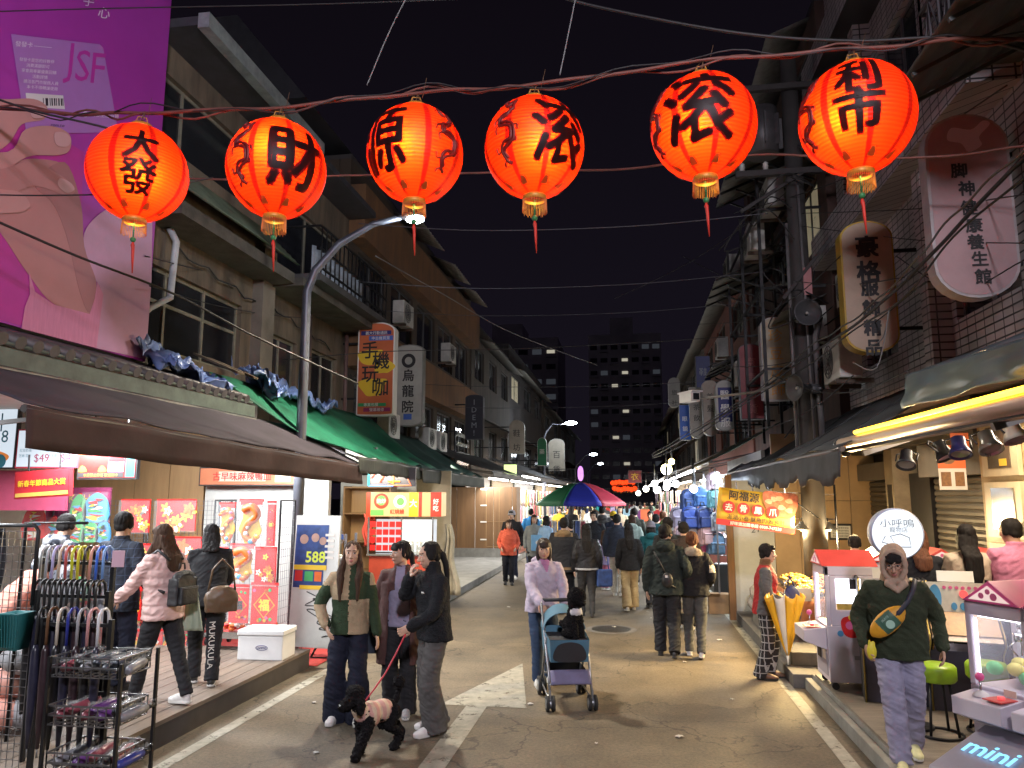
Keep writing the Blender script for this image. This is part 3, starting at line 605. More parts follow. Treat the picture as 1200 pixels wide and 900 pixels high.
for y in (17.5, 21, 24): m.sheet(lambda u, v, y=y: (-5.79+.8*v, y+2.2*u, 9.2-.35*v+.015*sin(u*60)), 120, 2, .01)
m.build('metal_canopy', Bb)
m = MB(mat('brown_roof', (.05, .045, .045), .8)); m.bx(-13, -5.8, 14.62, 27, 9.3, 9.4); m.build('roof', Bb)
for i, (y, z, lb) in enumerate(((17.0, 6.1, 'white air conditioner on brackets beside the orange phone-shop sign'), (16.1, 3.35, 'air conditioner low on the brown wall left of the dark shop sign'), (19.4, 3.3, 'left one of two air conditioners under the brown band'), (20.6, 3.3, 'right one of two air conditioners under the brown band'), (21.6, 6.0, 'air conditioner at an upper window of the brown building'))):
    aircon((-5.3, y, z), pi/2, lb)
# further left row
def rowhouse(name, label, side, x, y0, y1, z0, z1, m_, floors, group=None, wn=3, lit=()):
    t = build(name, label, 'building', group); T = LF(x) if side < 0 else RF(x); a, b = (y0, y1) if side < 0 else (-y1, -y0)
    hs = []; w_ = (b-a)/wn
    for f in range(floors):
        zz = z0+.9+f*(z1-z0)/floors
        for i in range(wn): hs.append((a+w_*(i+.2), a+w_*(i+.8), zz, zz+1.25))
    m = MB(m_); wallgrid(m, T, a, b, z0, z1, hs, .25); m.bx(x+side*.26, x+side*7, y0, y1, z0, z1); m.build('wall', t)
    for i, h in enumerate(hs): window(t, T, h, 2, None, mat('alu_dark', (.10, .10, .10), .5, .5), mat('lit_pane', (.6, .55, .4), .3, var=.4, scale=3, emit=.07, ecol=(1, .85, .55)) if i in lit else None)
    m = MB(mat('row_roof', (.045, .045, .05), .8)); m.bx(x, x+side*7, y0, y1, z1, z1+.12); m.build('roof', t)
    m = MB(mat('row_canopy', (.16, .16, .15), .6, .2, var=.5)); 
    for f in range(floors): m.sheet(lambda u, v, f=f: (x-side*(.02+.75*v), y0+.3+(y1-y0-.6)*u, z0+2.45+f*(z1-z0)/floors-.3*v+.012*sin(u*90)), 40, 2, .01)
    m.build('canopy', t); return t
gA = mat('row_grey', (.085, .072, .06), .85, var=.6, scale=2, stretch=(1.5, 1.5, .3)); gB = mat('row_tan', (.11, .08, .055), .85, var=.5, scale=.8); gC = mat('row_dark', (.05, .046, .048), .85, var=.5, scale=.8); gD = mat('row_red', (.16, .055, .04), .85, var=.45, scale=.8)
rowhouse('grey_building', 'grey row building just beyond the brown one on the left', -1, -5.75, 27.02, 36, 2.6, 8.6, gA, 2)
rowhouse('dark_building', 'dark row building left of the far street lamps', -1, -5.8, 36.02, 50, 2.6, 9.4, gC, 2, lit=(3,))
rowhouse('dark_building', 'last dark row building at the far left end of the street', -1, -5.7, 50.02, 80, 2.6, 8.4, gA, 2, wn=5)

# ------------------------------------------------------------------ right building with white tiles
tile = brickmat('white_tile', (.46, .42, .43), (.38, .35, .36), (.035, .032, .034), .19, .085, .009, .35)
Rb = build('tiled_building', 'white-tiled building with barred balconies above the shops on the right', 'building')
hR = [(-8.5, -7.15, 3.95, 5.3), (-11.6, -10.3, 3.95, 5.3), (-5.6, -3.2, 3.95, 5.2), (-10.2, -8.9, 6.6, 8.2), (-8.3, -7.0, 6.6, 8.2), (-12.2, -10.9, 6.6, 8.2), (-6.4, -3.0, 6.4, 8.4), (-10.2, -8.9, 9.6, 11.2), (-8.3, -7.0, 9.6, 11.2), (-12.2, -10.9, 9.6, 11.2), (-6.4, -3.0, 9.6, 11.4)]
m = MB(tile); wallgrid(m, RF(3.5), -12.6, -1.5, 3.2, 14, hR, .25); m.bx(3.76, 12, 1.5, 12.6, 3.2, 14); m.build('wall', Rb)
for h in hR: window(Rb, RF(3.5), h, 2, None, mat('alu_r', (.17, .15, .16), .45, .6))
m = MB(tile); 
for z in (5.75, 8.75, 11.75): m.bx(3.05, 3.5, 6.8, 12.6, z, z+.5)
m.bx(3.28, 3.5, 8.62, 8.85, 3.2, 5.75); m.bx(3.28, 3.5, 10.5, 10.75, 5.75+.5, 8.75); m.build('tile_band', Rb)
cg = mat('cage_steel', (.13, .12, .13), .5, .5, var=.3)
Cg = build('balcony_cage', 'steel lattice balcony cage with sloping metal awning above the foot massage sign', 'balcony')
m = MB(cg)
x0, x1, y0, y1, z0, z1 = 2.75, 3.5, 3.2, 6.9, 6.0, 8.6
for z in (z0, z0+.5, z0+1.0, z0+1.5, z0+2.05, z1): m.bar((x0, y0, z), (x0, y1, z), .03); m.bar((x0, y1, z), (x1, y1, z), .03)
for i in range(20): y = y0+(y1-y0)*i/19; m.bar((x0, y, z0), (x0, y, z1), .018)
for i in range(5): x = x0+(x1-x0)*i/4; m.bar((x, y1, z0), (x, y1, z1), .018)
for i in range(6): m.bar((x0, y1-.42*i, z0), (x0, y1-.42*(i+1), z0+1.0), .014); m.bar((x0, y1-.42*i, z0+1.0), (x0, y1-.42*(i+1), z0), .014)
m.build('lattice', Cg); m = MB(mat('cage_floor', (.10, .10, .10), .7, var=.4)); m.bx(x0, x1, y0, y1, z0-.1, z0-.02); m.build('slab', Cg)
m = MB(mat('awn_metal', (.09, .10, .10), .5, .3, var=.5)); m.sheet(lambda u, v: (3.49-1.3*v, 3.0+3.5*u, 5.95-.62*v+.012*sin(v*40)), 2, 24, .01)
for i in range(6): y = 3.05+.68*i; m.bar((3.49, y, 5.91), (2.21, y, 5.29), .03)
m.build('awning', Cg)
# dark buildings further along the right side, with canopies and stair frames
rowhouse('dark_tenement', 'dark tenement with cluttered canopies behind the concrete pole on the right', 1, 3.35, 12.62, 21, 3.0, 10.6, mat('ten_red', (.085, .045, .036), .85, var=.6, scale=2, stretch=(1.5, 1.5, .3)), 3, wn=3, lit=(5,))
rowhouse('brick_tenement', 'reddish tenement beyond the blue shop signs on the right', 1, 3.3, 21.02, 33, 2.8, 9.0, gD, 2, lit=())
rowhouse('grey_tenement', 'grey tenement on the right near the far crowd', 1, 3.4, 33.02, 52, 2.8, 9.8, gA, 2, wn=4, lit=(2,))
rowhouse('grey_tenement', 'last tenement at the far right end of the street', 1, 3.5, 52.02, 80, 2.8, 9.0, gC, 2, wn=5, lit=(6, 9))
for i, (y, z, x1, lb) in enumerate(((13.2, 8.1, 1.9, 'upper corrugated canopy jutting from the dark tenement'), (15.6, 6.6, 1.85, 'middle corrugated canopy on thin struts on the dark tenement'), (18.2, 5.2, 2.0, 'lower corrugated canopy on thin struts on the dark tenement'))):
    t = build('corrugated_canopy', lb, 'canopy', 'canopies on the dark tenement'); m = MB(mat('row_canopy', (.16, .16, .15), .6, .2, var=.5)); m.sheet(lambda u, v: (3.34+(x1-3.34)*v, y+2.3*u, z+.55-.6*v+.014*sin(u*70)), 40, 3, .012); m.build('sheet', t)
    f = MB(im)
    for k in range(4): yy = y+.05+.73*k; f.bar((3.34, yy, z+.5), (x1, yy, z-.08), .04); f.bar((3.34, yy, z-.5), (x1+.3, yy, z), .03)
    f.build('struts', t)
t = build('stair_frame', 'rusty steel stair frame against the dark tenement', 'frame'); f = MB(im)
for x in (2.3, 2.9):
    for y in (13.0, 15.0, 17.0): f.bar((x, y, 3.2), (x, y, 7.6), .05)
    for z in (4.2, 5.6, 7.0): f.bar((x, 13.0, z), (x, 17.0, z), .04)
for z in (4.2, 5.6, 7.0):
    for y in (13.0, 15.0, 17.0): f.bar((2.3, y, z), (3.34, y, z), .04)
f.build('bars', t)
# far tower blocks
def tower(label, x0, x1, y, z1, nx, nz, lit, m_, seed, z0=0):
    r = random.Random(seed); t = build('tower_block', label, 'building'); m = MB(m_); m.bx(x0, x1, y, y+18, z0, z1); m.bx(x0+(x1-x0)*.3, x0+(x1-x0)*.62, y+2, y+12, z1, z1+3.5); m.build('wall', t)
    dk = MB(mat('far_pane', (.03, .032, .04), .2, var=.3)); lp = MB(mat('far_lit', (.8, .75, .6), .4, var=.0, emit=.22, ecol=(1, .93, .72))); dm = MB(mat('far_dim', (.2, .2, .22), .4, var=0, emit=.02, ecol=(.75, .85, 1)))
    bx = MB(mat('far_balcony', (.5, .46, .5), .9, var=.3))
    for i in range(nx):
        for j in range(nz):
            cx = x0+(x1-x0)*(i+.5)/nx; cz = z0+2.2+(z1-z0-3)*(j+.3)/nz; ww = (x1-x0)/nx*.33; hh = (z1-z0)/nz*.24
            k = lp if (i, j) in lit else (dm if r.random() < .13 else dk)
            q = MB(k.mats[0]); q.box((cx, y-.03, cz), (ww*2, .06, hh*1.3) if k is not lp else (ww*1.7, .06, hh*.8)); q.build('window', t)
            if (i+j) % 3 == 0: q = MB(bx.mats[0]); q.box((cx, y-.5, cz-hh*1.2), (ww*2.4, 1.0, hh*.7)); q.build('balcony', t)
    return t
fm_ = mat('far_wall', (.62, .57, .62), .9, var=.35, scale=.15)
tower('tall dark apartment tower with a few lit windows closing the street', -7, 6, 135, 31, 7, 12, {(3, 10), (3, 9), (2, 8), (3, 6), (2, 4), (3, 2)}, fm_, 3)
tower('lower dark apartment block left of the tall tower', -34, -14, 150, 34, 7, 10, {(6, 9)}, fm_, 5)
tower('dark block right of the tall tower behind the right-hand shops', 9, 28, 150, 24, 7, 8, {(1, 6)}, fm_, 8)
# ------------------------------------------------------------------ awnings
def spline(P, n=6, closed=True):
    out = []; k = len(P)
    for i in range(k if closed else k-1):
        p0, p1, p2, p3 = [V((*P[(i+d) % k if closed else min(max(i+d, 0), k-1)], 0)) for d in (-1, 0, 1, 2)]
        for j in range(n):
            t = j/n; q = .5*((2*p1)+(p2-p0)*t+(2*p0-5*p1+4*p2-p3)*t*t+(3*p1-p0-3*p2+p3)*t**3); out.append((q.x, q.y))
    if not closed: out.append(tuple(P[-1]))
    return out
def awning(label, xw, zw, xe, ze, ya, yb, m_, vm, vh, dz=0., rag=0, sag=.06, skew=0., group=None, nu=24, thick=.012, rod=True, seed=0., wr=0.):
    """sloping cloth from the wall (xw, zw) to its outer bar (xe, ze); the valance hangs vh below; dz = drop of the outer bar towards yb, skew = how far its near end is set along the street"""
    t = build('awning', label, 'awning', group); m = MB(m_)
    def pt(u, v):
        y = ya+(yb-ya)*u+skew*v*(1-u); s = -sag*sin(pi*v)*(.6+.4*sin(pi*2*u*3+seed))-.004*sin(u*pi*9)*v
        return (xw+(xe-xw)*v, y, zw+(ze-zw)*v+dz*u*v+s+wr*noise.noise(V((u*9+seed, v*3, 3))))
    m.sheet(pt, nu*2, 10, thick); m.build('canopy', t)
    sx = 1 if xe > xw else -1
    m = MB(vm)
    def vt(u, v):
        y = ya+skew*(1-u)+(yb-ya)*u; e = 1+(rag*(.5*noise.noise(V((u*23+seed, 1, 0)))+.22*math.copysign(1, sin(u*pi*16+seed)))*.5 if rag else 0)
        return (xe+sx*(.02+.02*sin(u*37+v*2)*v), y, ze+dz*u-.012-vh*v*(e if v > .3 else 1)-.004*sin(u*pi*9))
    m.sheet(vt, nu*4, 4, .006); m.build('valance', t)
    m = MB(vm)
    for k in range(1, 6):                                                 # sewn seams running down the slope
        m.tube([V(pt(k/6+.004*sin(j*2), j/8))+V((0, 0, .004)) for j in range(9)], .007, 4)
    m.build('seam', t)
    if rod:
        m = MB(mat('awning_rod', (.12, .11, .11), .45, .7, var=.3)); m.tube([(xe, ya+skew*(1-u)+(yb-ya)*u, ze+dz*u-.035-.004*sin(u*pi*9)) for u in [i/24 for i in range(25)]], .028, 8)
        for u in (.05, .5, .95): y = ya+skew*(1-u)+(yb-ya)*u; m.bar((xw, y, zw-.55), (xe, y, ze+dz*u-.05), .03)
        m.build('frame_rod', t)
    return t
brA = mat('awning_brown', (.060, .036, .032), .85, var=.4, spec=.2, scale=1.5, bump=.2, bscale=8); brT = mat('awning_top_grey', (.066, .056, .070), .85, var=.45, spec=.2, scale=1.2, bump=.15, bscale=6)
awning('long brown awning with deep valance over the festive goods shop on the left', -5.02, 3.12, -4.0, 2.71, 4.43, 10.85, brT, brA, .29, dz=-.15, sag=.03, rod=True, wr=.022)
grn = mat('awning_green', (.015, .15, .085), .6, var=.6, scale=2.2, spec=.3, bump=.2, bscale=8); grD = mat('awning_teal', (.03, .075, .065), .7, var=.6, scale=2.2, spec=.25, bump=.2, bscale=8)
val = mat('valance_striped', (.055, .06, .05), .8, var=.55, scale=5, stretch=(1, 6, .5))
awning('bright green awning with a torn near edge beyond the brown one', -5.5, 3.72, -4.0, 2.68, 9.1, 15.6, grn, val, .24, dz=-.06, sag=.12, skew=1.6, seed=1.3, rag=.3, wr=.06)
awning('dark teal awning under the white shop sign on the left', -5.5, 3.55, -3.95, 2.62, 13.4, 20.2, grD, val, .27, dz=-.05, sag=.1, skew=.6, seed=2.1, wr=.06)
awning('black awning beyond the teal one on the left', -5.6, 3.5, -3.6, 2.75, 19.6, 29.0, mat('awning_black', (.03, .03, .033), .6, var=.4, scale=1), mat('awning_black', (0, 0, 0)), .16, dz=-.05, sag=.1, seed=.4)
awning('grey sheet awning above the pale far stalls on the left', -5.6, 3.6, -3.5, 2.8, 29.2, 42, mat('awning_greyl', (.14, .14, .15), .6, var=.4, scale=1), mat('awning_greyl', (0, 0, 0)), .16, seed=3.4)
awning('dark far awning at the left end of the market', -5.6, 3.6, -3.5, 2.85, 42.3, 62, mat('awning_black', (.03, .03, .033)), mat('awning_black', (0, 0, 0)), .16, seed=5.4)
gry = mat('awning_slate', (.055, .060, .070), .8, var=.5, scale=2.4, spec=.25, bump=.2, bscale=7)
awning('slate grey awning with a ragged hem over the snack stall on the right', 3.45, 3.42, 2.05, 2.58, 7.75, 16.6, gry, gry, .34, dz=.0, sag=.05, rag=.9, seed=4.2, wr=.05)
awning('green awning with an orange edge strip beyond the slate one on the right', 3.3, 3.7, 1.75, 2.86, 16.9, 27, grD, mat('awning_orange', (.22, .10, .03), .6, var=.3), .1, sag=.06, seed=5.1)
awning('dark awning above the bright far stalls on the right', 3.3, 3.7, 1.45, 2.9, 27.2, 40, mat('awning_black', (.03, .03, .033)), mat('awning_black', (0, 0, 0)), .12, seed=6.1)
awning('last dark awning at the right end of the market', 3.3, 3.7, 1.4, 2.9, 40.2, 62, mat('awning_black', (.03, .03, .033)), mat('awning_black', (0, 0, 0)), .12, seed=7.1)
# glossy blue tarpaulin
tp = mat('tarp_blue', (.11, .165, .20), .32, var=.25, scale=2, bump=.12, bscale=5)
t = build('tarpaulin', 'glossy dark teal tarpaulin hanging in folds at the right end of the yellow light bar', 'tarpaulin')
m = MB(tp)
def tf(u, v):
    y = 7.3-4.4*u; f = .012*sin(u*30+v*3)+.012*sin(u*13-v*5)+.035*noise.noise(V((u*7, v*3, 2)))
    return (2.52-.05*(1-v)+f*(1-.75*v), y, 3.19-.31*(1-v)-(.08+.12*v)*u+.008*sin(u*22)*(1-v))
m.sheet(tf, 70, 16, .006); m.sheet(lambda u, v: (2.525+.92*v, 7.3-4.4*u, 3.195-.2*u+.32*v+.03*noise.noise(V((u*7, v*4, 8)))), 40, 8, .006); m.build('sheet', t)
# blue plastic sheeting on the roof edge at the left
bp = mat('plastic_blue', (.15, .23, .50), .35, var=.5, scale=6, bump=.3, bscale=10)
for (y0, y1, z, lb) in ((7.6, 8.9, 3.55, 'crumpled blue striped plastic sheet beside the pink billboard'), (9.9, 10.6, 3.66, 'scrap of blue plastic on the green awning roof'), (10.9, 12.4, 3.62, 'blue plastic sheet bundled at the foot of the street lamp pole')):
    m = MB(bp); m.sheet(lambda u, v: (-5.6+.55*v+.16*noise.noise(V((u*4, v*3, y0+5))), y0+(y1-y0)*u+.22*noise.noise(V((u*3, v*4, y0+9))), z-.16*abs(noise.noise(V((u*6, v*6, y0+2))))+.42*(1-v)*(1-u*.8)+.2*noise.noise(V((u*3.3+y0, v*2+u, y0)))+.13*noise.noise(V((u*9, v*7, y0)))+.05*noise.noise(V((u*25, v*19, y0)))), 60, 30, .006); tag(m.build('plastic_sheet'), lb, 'plastic sheet')
for (y, lb) in ((9.0, 'broken brown board on the roof edge by the blue plastic'), (9.35, 'weathered plank lying over the green awning corner')):
    tag(MB(mat('old_wood', (.10, .075, .05), .9, var=.5)).box((-5.3, y, 3.8), (.7, .18, .03), Matrix.Rotation(.4, 3, 'Y') @ Matrix.Rotation(.5*(y-9), 3, 'Z')).build('board', None, .004), lb, 'board')

# ------------------------------------------------------------------ billboard with a hand holding a card
Bd = build('billboard', 'pink and purple billboard of a hand holding a membership card', 'billboard')
XB = -5.5; BT = LF(XB)
def bq(x, y): p = atX(x, y, XB); return (p.y, p.z)
pur = mat('print_purple', (.34, .035, .36), .5, var=.12, scale=1.2); mag = mat('print_magenta', (.42, .03, .29), .5, var=.1)
m = MB(pur); m.at(BT); m.rect(3.2, 7.78, 3.62, 9.2, .03, -.03); m.use(mag); m.lift(.002, lambda: m.poly([(3.2, 3.64), (6.9, 3.64), (6.6, 4.6), (6.55, 5.6), (6.0, 5.6), (3.2, 5.4)], .002)); m.build('panel', Bd)
m = MB(mat('card_lilac', (.36, .16, .50), .45, var=.06)); m.at(BT); c0 = [bq(*q) for q in ((12, 40), (116, 52), (120, 56), (137, 150), (130, 155), (30, 157))]; m.lift(.0075, lambda: m.poly(c0, .0015))
m.use(mat('card_white', (.62, .60, .66), .45, var=0)); m.lift(.008, lambda: m.poly([bq(*q) for q in ((29, 109), (73, 112), (75, 128), (31, 125))], .002)); m.use(mat('ink_dark', (.03, .02, .04), .5, var=0))
for i, x in enumerate((49, 52, 53.5, 57, 59, 62, 64.5, 67, 70, 72)): m.lift(.011, lambda: m.poly([bq(x, 114+x*.02), bq(x+(1.4 if i % 3 else .8), 114+x*.02), bq(x+(1.4 if i % 3 else .8)+.4, 124), bq(x+.4, 124)], .001))
m.build('card', Bd)
m = MB(mat('ink_magenta', (.42, .03, .34), .5, var=0)); m.at(BT)
def ptext(s_, x, y, sz, rot=0., sx=1., z=.012):                           # lettering that follows the tilt of the printed card
    vs, fs = glyph(s_); ca, sa = cos(rot), sin(rot); m.add([bq(x+(a*sx*ca-b*sa)*sz, y-(a*sx*sa+b*ca)*sz)+(z,) for a, b in vs], fs, False)
for ch, x, y in (('J', 79, 74), ('S', 96, 77), ('F', 114, 80)): ptext(ch, x, y, 52, -.1, .8)
m.use(mat('ink_pale', (.72, .62, .80), .5, var=0)); ptext('發發卡', 27, 52, 7, -.1); ptext('———', 49, 55, 7, -.1)
for i, s_ in enumerate(('發發卡是您的好夥伴', '消費滿額即可', '享會員專屬優惠回饋', '活動詳情', '請洽各門市服務人員', '本卡不得轉讓使用')): ptext(s_, 42+i*1.2, 71+i*6.4, 4.6, -.08)
ptext('金興發生活百貨', 119, 135, 5.6, -.08); ptext('●', 99, 134, 9)
ptext('心', 121, 15, 15, -.15); ptext('手', 103, 1, 14, -.15); m.use(mat('ink_dark', (0, 0, 0))); ptext('.com.tw', 66, 147, 5.5, -.08)
m.build('lettering', Bd)
sk = [mat('print_skin%d' % i, c, .5, var=.08, scale=3) for i, c in enumerate(((.42, .19, .20), (.48, .24, .25), (.34, .145, .16), (.54, .32, .35)))]
m = MB(*sk); m.at(BT)
def blob(k, z, P): m.use(sk[k]); m.lift(z, lambda: m.poly(spline([bq(*q) for q in P], 5), .0015))
blob(0, .006, [(-60, 170), (0, 190), (40, 186), (78, 196), (93, 240), (98, 290), (112, 332), (106, 368), (62, 356), (30, 318), (-10, 262), (-60, 240)])
blob(2, .0085, [(40, 215), (75, 190), (94, 240), (98, 290), (112, 332), (104, 366), (92, 340), (78, 280), (62, 240)])
blob(1, .011, [(-60, 110), (0, 116), (38, 116), (54, 126), (50, 140), (24, 146), (4, 172), (-60, 200)])
blob(1, .0135, [(-60, 176), (8, 178), (28, 152), (60, 148), (80, 158), (80, 176), (66, 182), (30, 184), (-10, 210), (-60, 215)])
blob(0, .016, [(-40, 200), (0, 198), (34, 190), (70, 206), (86, 222), (76, 229), (40, 218), (10, 228), (-40, 240)])
blob(1, .0185, [(-40, 220), (0, 222), (22, 226), (33, 240), (24, 248), (0, 250), (-40, 250)])
for P in ([(62, 156), (74, 156), (81, 164), (76, 172), (64, 170)], [(34, 128), (47, 124), (54, 131), (48, 138), (36, 138)], [(68, 209), (80, 214), (85, 222), (76, 226), (66, 218)]): blob(3, .021, P)
m.build('printed_hand', Bd)
m = MB(mat('print_pink', (.56, .20, .36), .5, var=.15, scale=4, stretch=(1, 9, 1))); m.at(BT)
m.lift(.009, lambda: m.poly([bq(*q) for q in ((33, 318), (40, 342), (62, 357), (104, 368), (110, 350), (113, 330), (120, 345), (112, 408), (24, 385), (28, 360), (34, 345))], .002))
m.use(mat('print_palepink', (.50, .27, .44), .5, var=.12, scale=3)); m.lift(.007, lambda: m.poly(spline([bq(*q) for q in ((112, 408), (118, 345), (110, 325), (97, 280), (112, 254), (140, 238), (178, 225))], 5, False)+[(7.775, 4.6), (7.775, 3.65)], .002)); m.build('printed_sleeve', Bd)
m = MB(mat('iron_black', (0, 0, 0))); m.bx(XB-.12, XB-.03, 3.2, 7.76, 3.6, 3.68); m.bx(XB-.12, XB-.031, 7.68, 7.77, 3.6, 9.2); m.build('frame', Bd)

# ------------------------------------------------------------------ projecting shop signs (seen face-on from the street)
def pill(w, h, top, bot, n=12):                                           # outline with rounded top / bottom
    P = []
    for i in range(n+1): a = pi*i/n; P.append((w/2*cos(a), h/2-top+top*sin(a)))
    for i in range(n+1): a = pi+pi*i/n; P.append((w/2*cos(a), -h/2+bot+bot*sin(a)))
    return P
def shopsign(label, px0, px1, pt, pb, y, face, rim, inks, top=.0, bot=.0, th=.22, group='shop signs projecting over the street', extra=None):
    a = atY(px0, (pt+pb)/2, y); b = atY(px1, (pt+pb)/2, y); zt = atY((px0+px1)/2, pt, y).z; zb = atY((px0+px1)/2, pb, y).z
    cx, cz, w_, h_ = (a.x+b.x)/2, (zt+zb)/2, b.x-a.x, zt-zb
    t = thing('shop_sign', label, 'sign', (cx, y, cz), 0, group); T = frame((0, -th/2, 0), (1, 0, 0), (0, 0, 1))
    m = MB(rim); m.at(frame((0, th/2, 0), (1, 0, 0), (0, 0, 1))); o = pill(w_, h_, top, bot) if top or bot else [(-w_/2, -h_/2), (w_/2, -h_/2), (w_/2, h_/2), (-w_/2, h_/2)]
    m.poly(o, th); m.build('box', t)
    m = MB(face); m.at(T); o2 = pill(w_*.93, h_-w_*.07, top*.93, bot*.93) if top or bot else [(-w_*.465, -h_/2+w_*.035), (w_*.465, -h_/2+w_*.035), (w_*.465, h_/2-w_*.035), (-w_*.465, h_/2-w_*.035)]
    m.lift(.003, lambda: m.poly(o2, .003)); m.build('face', t)
    m = MB(); m.at(T)
    for (ink, s_, x, yy, sz, step, bold) in inks: m.use(ink); m.text(s_, x*w_, yy*h_, sz*w_, .012, bold, 1, step*w_)
    if extra: extra(m, w_, h_)
    m.build('lettering', t)
    sx = -1 if cx < 0 else 1
    for zz in (-h_*.3, h_*.3): MB(mat('iron_black', (0, 0, 0))).bar((0, th/2+.02, zz), (sx*(abs((5.8 if cx < 0 else 3.5))-abs(cx)), th/2+.02, zz), .04).build('bracket', t)
    return t
K = mat('ink_black', (.015, .014, .016), .6, var=0); NV = mat('ink_navy', (.02, .025, .16), .5, var=0); YL = mat('ink_yellow', (.72, .48, .03), .5, var=0); WH = mat('ink_white', (.75, .74, .70), .5, var=0); RD = mat('ink_red', (.48, .02, .02), .5, var=0)
def ex1(m, w_, h_):
    m.use(YL)
    for (x, y, r_) in ((-.12, .12, .3), (.18, .02, .26), (-.05, -.2, .34)): m.at(m.T); m.lift(.007, lambda: m.poly(spline([(w_*(x+r_*cos(a)*(1+.35*sin(3*a+x*9))), h_*y+w_*r_*.9*sin(a)*(1+.3*cos(2*a))) for a in [2*pi*i/9 for i in range(9)]], 5), .001))
    m.use(NV); m.rect(-.42*w_, .40*w_, .36*h_, .405*h_, .002, .008); m.use(mat('ink_blue', (.05, .12, .45), .5, var=0)); m.rect(-.2*w_, .45*w_, .30*h_, .35*h_, .002, .008)
    m.use(mat('ink_green', (.03, .28, .10), .5, var=0)); m.rect(-.45*w_, .3*w_, -.40*h_, -.365*h_, .002, .008); m.use(mat('ink_maroon', (.25, .02, .12), .5, var=0)); m.rect(-.3*w_, .42*w_, -.455*h_, -.415*h_, .002, .008)
    m.use(WH); m.text('義大行動通訊', 0, .382*h_, .1*w_, .013); m.text('中古機買賣', .12*w_, .325*h_, .1*w_, .013); m.text('專業包膜', -.1*w_, -.382*h_, .1*w_, .013); m.text('螢幕維修', .06*w_, -.435*h_, .1*w_, .013)
shopsign('orange and yellow phone-shop sign with slanted black characters beside the street lamp', 421, 464, 379, 488, 14.4, mat('sign_orange', (.50, .12, .045), .45, var=.15, scale=3, emit=.02), WH,
         [(K, '手', -.17, .20, .48, 0, .02), (K, '機', .14, .085, .48, 0, .02), (K, '玩', -.14, -.06, .48, 0, .02), (K, '咖', .14, -.2, .48, 0, .02)], top=.18, bot=.02, extra=ex1)
def ex2(m, w_, h_):
    for a in range(24):
        a0, a1 = 2*pi*a/24, 2*pi*(a+1)/24; r0, r1 = .13*w_, .24*w_; m.use(K); m.add([(r*cos(b), .30*h_+r*sin(b), .011) for r, b in ((r0, a0), (r1, a0), (r1, a1), (r0, a1))], [(0, 1, 2, 3)])
    m.use(mat('ink_blue', (0, 0, 0))); m.rect(-.14*w_, .14*w_, -.42*h_, -.35*h_, .002, .008)
shopsign('off-white sign with a black ring logo right of the orange phone-shop sign', 463, 497, 405, 500, 17.2, mat('sign_white', (.42, .42, .38), .5, var=.2, scale=3), mat('sign_rim_grey', (.25, .25, .23), .5, var=.3), [(K, '烏龍院', 0, .12, .42, .52, .03)], top=.12, bot=.12, extra=ex2)
shopsign('narrow dark sign with grey capitals lower on the brown building', 546, 567, 463, 515, 23.0, mat('sign_dark', (.02, .022, .035), .4, var=.2), mat('sign_rim_dark', (.05, .05, .06), .5), [(mat('ink_grey', (.25, .28, .30), .5, var=0), 'IDEM!', 0, .33, .42, .42, .01)], top=.1)
shopsign('yellow-edged clothing boutique sign with black characters hanging by the concrete pole', 985, 1047, 262, 415, 9.3, mat('sign_cream', (.40, .30, .22), .5, var=.2, scale=2.5), mat('sign_yellow', (.42, .27, .02), .5, var=.25),
         [(K, '豪格', 0, .30, .46, .52, .05), (K, '服飾精品', 0, -.02, .34, .40, .06)], top=.2, bot=.2, th=.2)
def ex3(m, w_, h_):
    m.use(mat('ink_foot', (.62, .5, .56), .5, var=0))
    m.lift(.007, lambda: m.poly(spline([(w_*(.02+x), h_*.40+w_*y) for x, y in ((-.24, -.1), (-.18, .06), (.05, .02), (.2, .13), (.28, .08), (.14, -.08), (.16, -.2), (0, -.28), (-.08, -.16))], 5), .001))
shopsign('large dusty pink foot massage sign with slanting black brush characters under the balcony cage', 1085, 1184, 138, 352, 7.0, mat('sign_pink', (.40, .27, .28), .5, var=.2, scale=2), mat('sign_rim_pale', (.42, .39, .40), .5, var=.3),
         [(K, '脚', -.12, .185, .205, 0, .05), (K, '神', -.05, .085, .205, 0, .05), (K, '健', -.04, -.02, .205, 0, .04), (K, '康', .0, -.115, .205, 0, .04), (K, '養', .0, -.205, .205, 0, .04), (K, '生', .03, -.295, .205, 0, .04), (K, '館', .05, -.39, .205, 0, .04)], top=.3, bot=.3, th=.16, extra=ex3)
ambr = mat('ink_amber', (.55, .26, .05), .5, var=0)
shopsign('cream sign with faded amber characters left of the horn loudspeakers', 891, 926, 373, 470, 14.0, mat('sign_cream2', (.40, .34, .24), .5, var=.2), mat('sign_rim_pale', (0, 0, 0)), [(ambr, '珍豆皮飾', 0, .27, .5, .62, 0)], top=.16, bot=.03)
shopsign('tall dark red sign beside the cream one', 866, 893, 404, 492, 15.2, mat('sign_red', (.20, .028, .035), .5, var=.25), mat('sign_rim_dark', (0, 0, 0)), [(mat('ink_dullred', (.34, .10, .09), .5, var=0), '京東百貨', 0, .25, .5, .7, 0)], top=.12)
shopsign('white sign with a blue panel of white characters in the row on the right', 838, 860, 446, 505, 18.0, mat('sign_white', (0, 0, 0)), mat('sign_rim_grey', (0, 0, 0)), [(NV, '', 0, 0, 1, 0, 0), (WH, '醫學服', 0, .2, .55, .75, .01)], top=.2, bot=.1, extra=lambda m, w_, h_: (m.use(NV), m.rect(-.36*w_, .36*w_, -.33*h_, .35*h_, .002, .008)))
